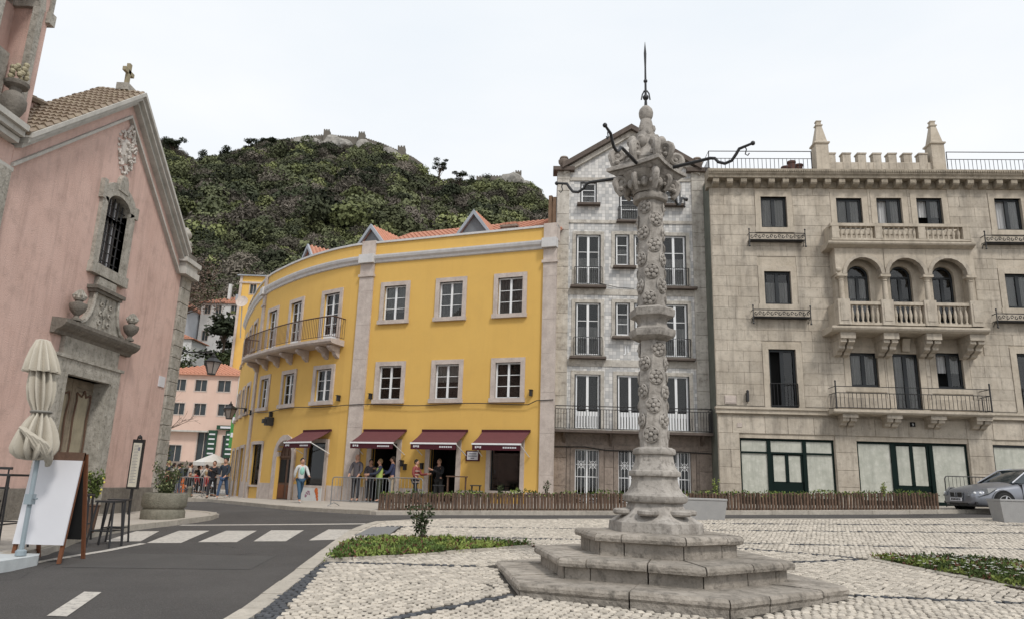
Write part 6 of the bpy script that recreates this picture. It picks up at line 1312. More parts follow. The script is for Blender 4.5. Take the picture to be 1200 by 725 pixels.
# closed parasol
t_ = thing('closed_parasol', 'closed cream parasol tied round a slim grey pole', 'parasol', (-7.0, 11.2, .43)); px_, py_ = -6.66, 10.55
MB().tube([(px_, py_, .42), (px_, py_, 1.95)], .032, 8).obj('pole', M_pole, t_, smooth=True); MB().box(px_-.05, px_+.05, py_-.06, py_+.04, 1.12, 1.26).tube([(px_+.04, py_, 1.2), (px_+.12, py_-.04, 1.2)], .012, 5).obj('pole_clamp', M_pole, t_); MB().tube([(px_, py_, 1.9), (px_-.06, py_, 2.4), (px_-.22, py_, 3.43)], .02, 6).obj('upper_pole', M_pole, t_)
def drape(prof, n=64, folds=9, depth=.22, ph=0, swirl=0):
    b_ = MB(); vs = []; m_ = len(prof)
    for j, (r, z) in enumerate(prof):
        for i in range(n):
            a = 2*pi*i/n; k = 1-depth*(.5+.5*sin(folds*a+ph+swirl*j))**1.5+.04*sin(3*a+j*.8); z2 = 1.72+(z-1.68)*.905; vs.append((px_-.07-.15*max(0, z2-2.37)+.93*r*k*cos(a+swirl*.12*j), py_+r*k*sin(a+swirl*.12*j), z2))
    b_.add(vs, [(j*n+i, j*n+(i+1) % n, (j+1)*n+(i+1) % n, (j+1)*n+i) for j in range(m_-1) for i in range(n)]); return b_
drape([(.05, 3.60), (.10, 3.58), (.17, 3.42), (.23, 3.24), (.27, 3.08), (.26, 3.06), (.20, 3.07)], 80, 12, .34).obj('top_valance', M_canv, t_, smooth=True)
drape([(.17, 3.10), (.19, 2.95), (.20, 2.8), (.18, 2.62), (.13, 2.48), (.12, 2.42), (.13, 2.38), (.20, 2.28), (.27, 2.12), (.31, 1.96), (.32, 1.86), (.29, 1.78), (.20, 1.70), (.08, 1.68)], 96, 11, .5, 1).obj('wrapped_cloth', M_canv, t_, smooth=True)
MB().lathe([(.13, 0), (.145, .02), (.13, .04)], 16, (px_-.07, py_, 2.38)).obj('tie', mat('grey_tie', (.2, .19, .17), bump=None), t_)
for k in range(5):
    a = -1.9+k*.28; b_ = MB(); pts = []
    for i in range(8): q = a+i*.22; pts.append((px_-.07+.27*cos(q)*(1-.05*i), py_+.29*sin(q)*(1-.05*i), 2.16-.05*i-.045*k+.03*sin(i)))
    b_.tube(pts, [.02, .04, .05, .055, .055, .05, .04, .02], 6); b_.obj('cloth_fold', M_canv, t_, smooth=True)
bs_ = thing('parasol_base', 'pale grey slab holding the foot of the closed parasol', 'parasol base', (-7.4, 10.3, .40)); MB().poly([(-8.5, 9.2), (-6.5, 9.75), (-6.5, 10.70), (-6.64, 10.95), (-8.4, 10.9)], .28, .43).obj('slab', mat('pale_slab', (.50, .53, .54), n1=(6, .4)), bs_); MB().lathe([(.07, .44), (.07, .50), (.045, .52)], 12, (px_, py_, 0)).obj('socket', M_pole, bs_)
# sandwich board
t_ = thing('sandwich_board', 'white sandwich board with brown wooden legs standing beside the parasol', 'sandwich board', (-6.65, 11.0, .31))
xl, xr = -6.99, -6.27; yf0, yf1 = 10.84, 11.02
def lean(x, z, y0, y1, dy=0): k = (z-.3)/1.55; return (x, y0+(y1-y0)*k+dy, z)
def slab(xa, xb, za, zb, y0, y1, th, name, m, par): v = [lean(xa, za, y0, y1), lean(xb, za, y0, y1), lean(xb, zb, y0, y1), lean(xa, zb, y0, y1)]; v2 = [(x, y+th, z) for x, y, z in v]; return MB().add(v+v2, [(0, 1, 2, 3), (7, 6, 5, 4), (0, 4, 5, 1), (1, 5, 6, 2), (2, 6, 7, 3), (3, 7, 4, 0)]).obj(name, m, par)
slab(xl, xr, .56, 1.74, yf0-.03, yf1-.03, .02, 'white_panel', M_board, t_)
for x in (xl, xr-.05): slab(x, x+.05, .31, 1.85, yf0, yf1, .035, 'front_leg', M_red, t_); slab(x, x+.05, .31, 1.84, 11.45, 11.08, .035, 'rear_leg', M_red, t_)
slab(xl, xr, 1.74, 1.86, yf0-.01, yf1-.01, .04, 'top_rail', M_woodd, t_); slab(xl+.05, xr-.05, .60, 1.74, 11.43, 11.06, .02, 'back_panel', M_dark, t_)
for x, z in ((-6.86, 1.38), (-6.92, .88)): MB().lathe([(.035, -.006), (.035, .006)], 12, (0, 0, 0)) if 0 else MB().tube([(x+.035*cos(a*.7), 10.86+(z-.56)*.155-.02, z+.035*sin(a*.7)) for a in range(10)], .006, 4).obj('metal_ring', M_steel, t_)
# black stools, high tables at the left edge
def stool(x, y, h, w_, lab, rz=0, cat='stool', nm='high_stool', grp='black metal high stools on the church pavement'):
    z = .44 if x < -7 else .36; z = G(x, y)+(.10 if x < -7.15 else 0); t_ = thing(nm, lab, cat, (x, y, z), grp); T = Matrix.Translation((x, y, z)) @ Matrix.Rotation(rz, 4, 'Z')
    MB(T=T).box(-w_/2, w_/2, -w_/2, w_/2, h-.03, h).obj('seat' if cat == 'stool' else 'table_top', M_black, t_)
    for sx_ in (-1, 1):
        for sy_ in (-1, 1): MB(T=T).tube([(sx_*(w_/2-.03), sy_*(w_/2-.03), h-.03), (sx_*(w_/2+.03), sy_*(w_/2+.03), 0)], .018, 4).obj('leg', M_black, t_)
    b_ = MB(T=T); q = w_/2+.0
    for z_ in (h*.35,): b_.tube([(-q, -q, z_), (q, -q, z_), (q, q, z_), (-q, q, z_), (-q, -q, z_)], .012, 4)
    b_.obj('foot_rail', M_black, t_, kind='stuff'); return t_
stool(-6.80, 12.95, .76, .34, 'black high stool nearest the road, right of the sandwich board'); stool(-7.25, 12.85, .76, .34, 'black high stool behind the right leg of the sandwich board', .3); stool(-6.95, 13.55, .76, .32, 'black high stool farthest along the pavement', .2)
stool(-7.72, 11.35, 1.10, .75, 'black high table at the left edge of the picture beside the parasol', .1, 'table', 'high_table', None); stool(-7.45, 10.75, .75, .32, 'black high stool tucked against the high table at the left edge', .15)
t_ = thing('bench_back', 'black folded chair leaning beyond the high table at the left edge', 'chair', (-8.35, 11.9, .42)); MB().box(-8.7, -7.9, 11.9, 11.94, 1.58, 1.62).box(-8.7, -7.9, 11.9, 11.94, 1.28, 1.31).obj('back_rail', M_black, t_, kind='stuff'); 
for x in (-8.68, -7.95): MB().tube([(x, 11.92, .42), (x, 11.92, 1.6)], .015, 4).obj('leg', M_black, t_)
MB().box(-8.68, -7.95, 11.6, 11.95, .86, .89).obj('seat', M_black, t_)
t_ = shrub('flowering_plant', 'bushy plant with yellow flowers behind the sandwich board', 'plant', (-7.84, 14.2, G(-7.5, 14.2)+.60), .62, .20, 420, .08, m=leafmat('fresh_leaf', (.10, .13, .035), (.05, .075, .02), .2)); b = MB()
for k in range(16): v = rv(.5); b.ball((-7.84+v.x*.2, 14.2+v.y*.2, G(-7.5, 14.2)+.98+v.z*.25), .022, 6)
b.obj('flowers', M_yfl, t_, kind='stuff'); MB().lathe([(.14, 0), (.18, .48), (.20, .50), (.17, .51)], 14, (-7.84, 14.2, G(-7.5, 14.2)+.1)).obj('pot', M_woodd, t_)
# metal crowd barriers
BG = 'galvanised crowd barriers'
def barrier(x0, y0, x1, y1, lab, h=1.0, m=None, z=None):
    z = G((x0+x1)/2, (y0+y1)/2)+(.10 if z is None else z); t_ = thing('crowd_barrier', lab, 'barrier', ((x0+x1)/2, (y0+y1)/2, z), BG); a = atan2(y1-y0, x1-x0); l = math.hypot(x1-x0, y1-y0); T = Matrix.Translation((x0, y0, z)) @ Matrix.Rotation(a, 4, 'Z'); m = m or M_steel
    MB(T=T).tube([(0, 0, .06), (0, 0, h-.10), (.03, 0, h-.03), (.10, 0, h), (l-.10, 0, h), (l-.03, 0, h-.03), (l, 0, h-.10), (l, 0, .06)], .019, 6).obj('frame', m, t_, smooth=True)
    MB(T=T).tube([(0, 0, .20), (l, 0, .20)], .015, 5).obj('lower_rail', m, t_)
    b_ = MB(T=T); n_ = int(l/.14)
    for i in range(1, n_): b_.tube([(l*i/n_, 0, .20), (l*i/n_, 0, h)], .009, 4)
    b_.obj('bars', m, t_, kind='stuff', fix=False)
    for x in (.15, l-.15): MB(T=T).tube([(x, -.28, .01), (x, -.2, .05), (x, 0, .12), (x, .2, .05), (x, .28, .01)], .014, 5).obj('foot', m, t_)
barrier(-6.2, 26.6, -3.95, 25.2, 'crowd barrier left of the group at the doorway, nearest the poster'); barrier(-3.9, 25.15, -2.75, 24.55, 'short crowd barrier end before the log edging, below the second awning')
barrier(15.35, 26.0, 17.9, 26.2, 'dark crowd barrier behind the parked grey car', 1.05, M_black)
for k in range(3): barrier(-18.6+1.6*k, 39.2-.5*k, -17.1+1.6*k, 38.75-.5*k, ('crowd barrier behind the concrete planter, left', 'crowd barrier between the planter and the walkers, middle', 'crowd barrier beside the two walkers')[k])
# low log edging with plants, in front of the houses
def edging(x0, x1, lab, y0, y1):
    t_ = thing('log_edging', lab, 'planter', ((x0+x1)/2, (y0+y1)/2, G((x0+x1)/2, y0)+.1), 'planters edged with upright logs'); n_ = int((x1-x0)/.105)
    ms = [meshof(MB().lathe([(.045, 0), (.045, .50+.012*k), (.03, .515+.012*k)], 6), 'log_stake', M_stake) for k in range(4)]
    so_ = MB(); so_.add([(x0, y0, G(x0, y0)+.5), (x1, y1, G(x1, y1)+.5), (x1, y1+1.0, G(x1, y1)+.5), (x0, y0+1.0, G(x0, y0)+.5)], [(0, 1, 2, 3)]); so_.obj('soil', M_soil, t_)
    for i in range(n_): k = (i+.5)/n_; x, y = x0+(x1-x0)*k, y0+(y1-y0)*k; link('log_stake', ms[i % 4], t_, Matrix.Translation((x, y+RN.uniform(-.01, .01), G(x, y)+.10)) @ Matrix.Rotation(RN.uniform(-.03, .03), 4, 'Y'))
    b_ = MB(); b2 = MB(); 
    for i in range(int((x1-x0)*150)):
        k = RN.random(); x, y = x0+(x1-x0)*k, y0+(y1-y0)*k+RN.uniform(-.06, .8); leaf(b_ if RN.random() < .7 else b2, (x, y, G(x, y)+.52+RN.uniform(0, .13)*(.5+noise.noise((x*1.1, 0, 0))*1.2+.5)), RN.uniform(.06, .13), .05, rv(.5), rv(1))
    b_.obj('foliage', M_leafA, t_, kind='stuff', fix=False); b2.obj('pale_leaves', M_leafB, t_, kind='stuff', fix=False)
edging(-4.1, 3.85, 'log-edged planter strip before the yellow and tiled houses', 24.1, 24.0); edging(4.0, 14.3, 'log-edged planter strip before the stone house', 24.05, 24.7)
for k, (x, y, h_) in enumerate(((6.9, 24.6, .6), (12.5, 24.8, .5), (1.3, 24.5, .5), (5.4, 24.5, .35), (-.2, 24.5, .35))):
    shrub('sapling', ('thin leafy sapling in the planter before the first shop front', 'thin leafy sapling in the planter before the second shop front', 'bare-looking small shrub in the planter at the end of the yellow house', 'low leafy tuft in the planter right of the pillory', 'low leafy tuft in the planter under the shop window')[k], 'plant', (x, y, G(x, y)+.5), h_, .14, 70, .08, m=M_leafB if k < 2 else M_leafD, stems=4)
# stone benches
for (x0, y0, x1, y1, lab) in ((3.4, 20.15, 5.95, 20.2, 'pale grey stone bench block standing behind the pillory'), (13.2, 19.95, 16.2, 20.1, 'pale grey stone bench block in front of the parked car')):
    z = G(x0, y0)+.09; T = Matrix.Translation((x0, y0, z)); l = x1-x0; t_ = thing('stone_bench', lab, 'bench', (x0+l/2, y0+.25, z), 'grey stone bench blocks')
    MB(T=T).prismx([(.06, 0), (.5, 0), (.56, .58), (0, .58)], .07, l-.07).obj('body', M_bench, t_) if 0 else MB(T=T).add([(.08, .04, 0), (l-.08, .04, 0), (l-.08, .5, 0), (.08, .5, 0), (0, 0, .56), (l, 0, .56), (l, .55, .56), (0, .55, .56)], [(0, 3, 2, 1), (4, 5, 6, 7), (0, 1, 5, 4), (1, 2, 6, 5), (2, 3, 7, 6), (3, 0, 4, 7)]).obj('body', M_bench, t_)
    MB(T=T).box(-.01, l+.01, -.015, .56, .565, .62, .01).obj('top_slab', M_bench, t_)
# outdoor tables by the cafe
def cafe(x, y, lab, w_=.75, h_=.76, m=None, cat='table'):
    z = G(x, y)+.10; t_ = thing('cafe_'+cat, lab, cat, (x, y, z), 'dark cafe tables and stools before the yellow house'); MB().box(x-w_/2, x+w_/2, y-.3, y+.3, z+h_-.04, z+h_).obj('top' if cat == 'table' else 'seat', m or M_woodd, t_)
    for a in (-1, 1):
        for c in (-1, 1): MB().tube([(x+a*(w_/2-.06), y+c*.24, z), (x+a*(w_/2-.06), y+c*.24, z+h_-.04)], .02, 4).obj('leg', m or M_woodd, t_)
TT = YT(6.15, 0, -1.3); p = TT.translation; cafe(p.x, p.y, 'dark high cafe table under the small wall notice', .8, 1.05)
p = YT(5.45, 0, -1.4).translation; cafe(p.x, p.y, 'dark cafe stool left of the high cafe table', .42, .72, M_black, 'stool'); p = YT(6.95, 0, -1.3).translation; cafe(p.x, p.y, 'dark cafe stool right of the high cafe table', .42, .72, M_black, 'stool')
# ================================================================ people
def skin_mesh(verts, edges, rad, lvl=1):
    me = bpy.data.meshes.new('b'); me.from_pydata(verts, edges, []); o = bpy.data.objects.new('b', me); COL.objects.link(o)
    m = o.modifiers.new('s', 'SKIN'); m.use_smooth_shade = True
    for i, r in enumerate(rad): v = me.skin_vertices[0].data[i]; v.radius = r if isinstance(r, tuple) else (r, r); v.use_root = i == 0
    s_ = o.modifiers.new('u', 'SUBSURF'); s_.levels = lvl
    ev = o.evaluated_get(bpy.context.evaluated_depsgraph_get()); out = bpy.data.meshes.new_from_object(ev); bpy.data.objects.remove(o); return out
PM = {}
def pmat(c, r=.85): 
    k = 'cloth_%d_%d_%d' % tuple(int(x*255) for x in c); return mat(k, c, rough=r, n1=(8, .3), bump=None)
def person(lab, x, y, z, face, h=1.7, top=(.03, .03, .04), legs=(.03, .04, .07), hair=(.03, .02, .015), stride=0.0, arms=((.08, .05), (.08, .05)), sit=False, shoes=(.03, .03, .03), cat='person', coat=0, bald=False, group=None, skirt=False, bend=0.0):
    s = h/1.72; t_ = thing('person', lab, cat, (x, y, z), group); T = Matrix.Translation((x, y, z)) @ Matrix.Rotation(radians(face), 4, 'Z') @ Matrix.Scale(s, 4)   # local +y = facing
    hz = .50 if sit else .93; P = [(0, 0, hz), (0, .0+bend*.1, hz+.18), (0, bend*.3, hz+.38), (0, bend*.45, hz+.54), (0, bend*.5+.01, hz+.62), (0, bend*.5+.02, hz+.70), (0, bend*.5+.02, hz+.78)]
    R_ = [(.13, .10), (.125, .095), (.15, .11), (.10, .08), (.05, .05), (.075, .085), (.06, .07)]; E = [(i, i+1) for i in range(6)]
    J = {}
    for sg, k in ((-1, 0), (1, 1)):
        st = stride*(1 if k else -1); hip = (sg*.09, 0, hz-.03)
        if sit: kn = (sg*.12, .42, .50); an = (sg*.12, .42, .08)
        else: kn = (sg*.10, st*.26+abs(st)*.05, .50); an = (sg*.10, st*.50-abs(st)*.05, .09+max(0, -st)*.12)
        toe = (an[0], an[1]+.15, an[2]-.05); i = len(P); P += [hip, kn, an, toe]; R_ += [.085, .058, .042, .04]; E += [(0, i), (i, i+1), (i+1, i+2), (i+2, i+3)]
        sw, fw_ = arms[k]; sh = (sg*.19, bend*.42, hz+.50); el = (sg*.25, bend*.42+sw*.9-st*.12, hz+.24); wr = (sg*(.24-fw_*.6), bend*.42+sw*1.6+fw_*1.3-st*.3, hz+.02+fw_*1.3); i2 = len(P)
        d = (Vector(wr)-Vector(el)).normalized(); hnd = tuple(Vector(wr)+d*.08); P += [sh, el, wr, hnd]; R_ += [.062, .045, .03, (.035, .018)]; E += [(3, i2), (i2, i2+1), (i2+1, i2+2), (i2+2, i2+3)]
        sdv = d.cross(Vector((0, 1, 0.2))).normalized()
        for f in range(5):
            o_ = (f-1.5)*.018; base = Vector(hnd)+sdv*o_; L_ = (.055, .07, .075, .065, .05)[f]
            if f == 4: base = Vector(wr)+d*.03+sdv*-.035; dd = (d-sdv*.8).normalized()
            else: dd = d
            i3 = len(P); P += [tuple(base+dd*L_*.5), tuple(base+dd*L_+Vector((0, .012, 0)))]; R_ += [.009, .007]; E += [(i2+3 if f < 4 else i2+2, i3), (i3, i3+1)]
        J[k] = (hip, kn, an, toe, sh, el, wr)
    def put(name, me_, m): me_.materials.clear(); me_.materials.append(m); me_.name = name; return link(name, me_, t_, T)
    put('body', skin_mesh(P, E, R_), M_skin)
    # clothing follows the same joints, a little wider
    zz = hz+.02-coat
    CP = [(0, 0, zz), (0, 0, hz+.03), P[1], P[2], P[3], (0, P[4][1], P[4][2]-.02)]; CR = [(.165 if coat or skirt else .15, .13), (.15, .12), (.145, .12), (.17, .13), (.12, .10), (.07, .07)]; CE = [(i, i+1) for i in range(5)]
    for k in (0, 1):
        i = len(CP); CP += [J[k][4], J[k][5], tuple(Vector(J[k][5]).lerp(Vector(J[k][6]), .92))]; CR += [.08, .062, .048]; CE += [(4, i), (i, i+1), (i+1, i+2)]
    put('jacket', skin_mesh(CP, CE, CR), pmat(top))
    LP = [(0, 0, hz+.04)]; LR = [(.145, .115)]; LE = []
    for k in (0, 1):
        i = len(LP); LP += [J[k][0], J[k][1], tuple(Vector(J[k][1]).lerp(Vector(J[k][2]), .95))]; LR += [.10, .075, .06]; LE += [(0, i), (i, i+1), (i+1, i+2)]
    put('trousers', skin_mesh(LP, LE, LR), pmat(legs))
    for k in (0, 1): a, c = Vector(J[k][2]), Vector(J[k][3]); put('shoe', skin_mesh([tuple(a-Vector((0, .05, .03))), tuple(a+Vector((0, .06, -.045))), tuple(c+Vector((0, .03, 0)))], [(0, 1), (1, 2)], [.05, .048, .035]), pmat(shoes))
    hy, hzz = P[5][1], P[5][2]+.035
    MB(T=T).ball((0, hy+.005, hzz), .098, 12, (.86, .98, 1.22)).obj('head', M_skin, t_, smooth=True)
    MB(T=T).ball((0, hy+.105, hzz-.01), .018, 6, (.8, 1, 1.4)).ball((-.085, hy, hzz-.01), .022, 6, (.5, 1, 1.4)).ball((.085, hy, hzz-.01), .022, 6, (.5, 1, 1.4)).obj('nose_and_ears', M_skin, t_, smooth=True, kind='stuff')
    MB(T=T).ball((-.034, hy+.088, hzz+.02), .011, 6).ball((.034, hy+.088, hzz+.02), .011, 6).box(-.025, .025, hy+.09, hy+.10, hzz-.062, hzz-.054).obj('eyes_and_mouth', M_dark, t_, kind='stuff')
    if not bald: MB(T=T).ball((0, hy-.018, hzz+.028), .108, 12, (.88, .96, 1.14)).obj('hair', pmat(hair), t_, smooth=True)
    else: MB(T=T).ball((0, hy-.035, hzz+.0), .10, 12, (.9, .85, .9)).obj('hair', pmat((.4, .38, .36)), t_, smooth=True)
    return t_, T
bag = lambda T, t, x, y, z, m, nm='bag': MB(T=T).ball((x, y, z), .17, 10, (.8, .55, 1.2)).tube([(x*.6, y*.3+.1, z+.28), (x, y, z+.15)], .015, 4).obj(nm, m, t, smooth=True)
gp = lambda x, y: G(x, y)+.10
p, T = person('person in white cardigan and mint top walking with a dark shoulder bag', -8.3, 30.1, gp(-8.3, 30.1), 215, 1.68, (.55, .56, .56), (.04, .09, .15), (.02, .015, .012), .75, ((.05, .1), (.05, .02)), shoes=(.5, .5, .5)); bag(T, p, -.26, -.1, 1.12, pmat((.03, .03, .04)))
MB(T=T).ball((0, .06, 1.27), .15, 10, (.75, .62, 1.25)).obj('mint_top', pmat((.28, .55, .47)), p, smooth=True)
GG = 'people talking before the second awning'
person('tall bald man in dark coat with the group behind the barrier', -6.25, 31.0, gp(-6.2, 31), 160, 1.86, (.10, .09, .10), (.035, .035, .04), bald=True, coat=.12, group=GG)
person('person with long dark hair standing second in the group at the barrier', -5.72, 31.2, gp(-5.7, 31.2), 200, 1.66, (.09, .08, .09), (.03, .03, .035), group=GG)
p, T = person('person in yellow-green safety vest in the group at the barrier', -5.22, 30.6, gp(-5.2, 30.6), 110, 1.66, (.03, .035, .06), (.05, .06, .04), (.25, .16, .08), arms=((.2, .15), (.2, .12)), group=GG)
MB(T=T).lathe([(.165, .93), (.17, 1.05), (.168, 1.2), (.185, 1.32), (.15, 1.42)], 16, (0, .005, 0), sy=.80).obj('safety_vest', pmat((.38, .48, .13)), p, smooth=True)
person('man in navy jacket and beige trousers talking at the doorway', -4.75, 30.9, gp(-4.7, 30.9), 95, 1.76, (.035, .045, .10), (.40, .33, .24), arms=((.12, .1), (.2, .25)), group=GG)
p, T = person('person in red plaid coat with dark hair walking past the cafe', -3.62, 29.6, gp(-3.6, 29.6), 250, 1.62, (.24, .06, .055), (.02, .02, .025), (.02, .015, .012), .4, coat=.18, arms=((.1, .2), (.05, .1)))
b = MB(T=T)
for z in (.85, 1.0, 1.15, 1.3): b.lathe([(.178, z), (.178, z+.04)], 14, (0, .01, 0), sy=.80)
b.obj('plaid_band', pmat((.42, .33, .28)), p, kind='stuff')
person('person in black coat standing in the cafe doorway', -2.75, 30.15, gp(-2.8, 30.2), 150, 1.66, (.015, .015, .018), (.02, .02, .02), (.20, .12, .07), coat=.2, arms=((.15, .3), (.15, .3)))
p, T = person('walker in black top holding an orange item on the far pavement', -14.3, 36.4, gp(-14.3, 36.4), 185, 1.70, (.02, .02, .025), (.03, .03, .035), (.10, .05, .03), .6, arms=((.1, .3), (.1, .05)))
person('walker in dark blue jacket and blue jeans nearest the yellow wall', -13.35, 35.3, gp(-13.4, 35.3), 175, 1.80, (.03, .04, .055), (.05, .09, .17), (.03, .02, .015), .55, shoes=(.5, .5, .5))
cols = [((.02, .02, .02), (.03, .03, .04)), ((.55, .52, .48), (.03, .03, .04)), ((.03, .04, .07), (.05, .06, .1)), ((.30, .03, .03), (.02, .02, .02)), ((.05, .05, .05), (.05, .05, .06)), ((.45, .42, .38), (.06, .06, .07))]
CW = 'people at the tables behind the church corner'
rc = random.Random(5)
CRW = []
for k in range(28):
    y_ = rc.uniform(0, 10.5); CRW.append((-(39.2+y_)*rc.uniform(.402, .476), 39.2+y_, rc.uniform(0, 360), rc.uniform(1.6, 1.8), rc.random()))
CRW.sort(key=lambda p: p[0]/p[1]); CN = ('black', 'cream', 'navy', 'red', 'dark grey', 'beige')
ORD = ['first', 'second', 'third', 'fourth', 'fifth', 'sixth', 'seventh', 'eighth', 'ninth', 'tenth', 'eleventh', 'twelfth', 'thirteenth', 'fourteenth', 'fifteenth', 'sixteenth', 'seventeenth', 'eighteenth', 'nineteenth', 'twentieth', 'twenty-first', 'twenty-second', 'twenty-third', 'twenty-fourth', 'twenty-fifth', 'twenty-sixth', 'twenty-seventh', 'twenty-eighth']
for k, (x, y, fa, hh_, q) in enumerate(CRW):
    c = cols[k % 6]; sit = k % 3 == 0
    person('%s person in %s, %s in the far crowd counted from the church corner' % ('seated' if sit else 'standing', CN[k % 6], ORD[k]), x, y, gp(x, y), fa, hh_, c[0], c[1], (.03, .02, .015) if q > .3 else (.3, .2, .1), 0 if sit else .2, sit=sit, group=CW)
person('person in black standing by the dark doorway of the pink house', -31.6, 66, 1.2, 180, 1.8, (.02, .02, .02), (.02, .02, .03), group=None)
# far tables, chairs, parasol
for k in range(5):
    x, y = -22.2+1.35*k, 42.4+1.3*(k % 3); z = gp(x, y)-.1; t_ = thing('round_table', 'small outdoor table in the far crowd, %s from the church corner' % ORD[k], 'table', (x, y, z), 'small tables at the end of the street'); MB().lathe([(.4, z+.70), (.4, z+.73)], 14, (x, y, 0)).obj('table_top', M_woodd, t_); MB().tube([(x, y, z), (x, y, z+.7)], .03, 6).obj('leg', M_black, t_)
for k in range(5):
    x, y = -21.6+1.1*k, 40.4+.4*(k % 2); z = gp(x, y)-.1; m_ = M_white if k == 1 else M_steel; t_ = thing('metal_chair', 'small %s metal chair behind the far barriers, %s from the church corner' % ('white' if k == 1 else 'grey', ORD[k]), 'chair', (x, y, z), 'metal chairs at the end of the street'); MB().box(x-.21, x+.21, y-.2, y+.2, z+.43, z+.46).obj('seat', m_, t_); MB().box(x-.21, x+.21, y+.19, y+.22, z+.55, z+.88).obj('backrest', m_, t_)
    for a in (-1, 1):
        for c in (-1, 1): MB().tube([(x+a*.19, y+c*.18, z), (x+a*.19, y+c*.18, z+(.88 if c > 0 else .44))], .014, 4).obj('leg', m_, t_)
def parasol(x, y, z, r, lab, h=2.3):
    t_ = thing('open_parasol', lab, 'parasol', (x, y, z), 'pale open parasols at the end of the street'); b_ = MB(); n_ = 8
    vs = [(x, y, z+h+.55)]+[(x+r*cos(2*pi*i/n_), y+r*sin(2*pi*i/n_), z+h) for i in range(n_)]+[(x+r*cos(2*pi*i/n_), y+r*sin(2*pi*i/n_), z+h-.22) for i in range(n_)]
    b_.add(vs, [(0, i+1, (i+1) % n_+1) for i in range(n_)]+[(i+1, n_+1+i, n_+1+(i+1) % n_, (i+1) % n_+1) for i in range(n_)]); b_.obj('canopy', mat('pale_parasol_cloth', (.62, .61, .58), n1=(5, .3), bump=None), t_, fix=False); MB().tube([(x, y, z), (x, y, z+h+.5)], .03, 6).obj('pole', M_white, t_)
    for i in range(n_): MB().tube([(x, y, z+h+.5), (x+r*cos(2*pi*i/n_), y+r*sin(2*pi*i/n_), z+h-.01)], .012, 4).obj('rib', M_white, t_)
parasol(-18.6, 47, 0.2, 1.25, 'pale open parasol above the crowd beside the yellow house', 2.15)
MB().box(-40, -23, 62, 62.5, -.5, 2.6).obj('retaining_wall', M_brn, None, label='low grey retaining wall in front of the pink house', cat='wall')
sheet('upper_street', [(-40, 62.4), (-22, 62.4), (-22, 76), (-40, 76)], 0, M_pave, 3, zf=lambda x, y: 2.0)
shrub('garden_bush', 'green bush on the retaining wall before the pink house', 'shrub', (-29.5, 63, 2.2), 1.6, 1.2, 900, .22, m=MATS['green_bush_foliage'], stems=8)
t_ = thing('bare_street_tree', 'bare branching tree rising before the pink house, behind the church corner', 'tree', (-24.5, 48, .3)); b = MB()
def branch(p, d, l, r, n):
    q = p+d*l; b.tube([p, p.lerp(q, .5)+rv()*l*.05, q], [r, r*.8, r*.6], 5)
    if n:
        for k in range(3 if n > 1 else 2): branch(p.lerp(q, RN.uniform(.6, 1)), (d+rv(.2)*.75).normalized(), l*RN.uniform(.6, .8), r*.55, n-1)
branch(Vector((-24.6, 48, 0)), Vector((.15, 0, 1)).normalized(), 3.4, .14, 5); b.obj('branches', M_bare, t_, kind='stuff', fix=False)
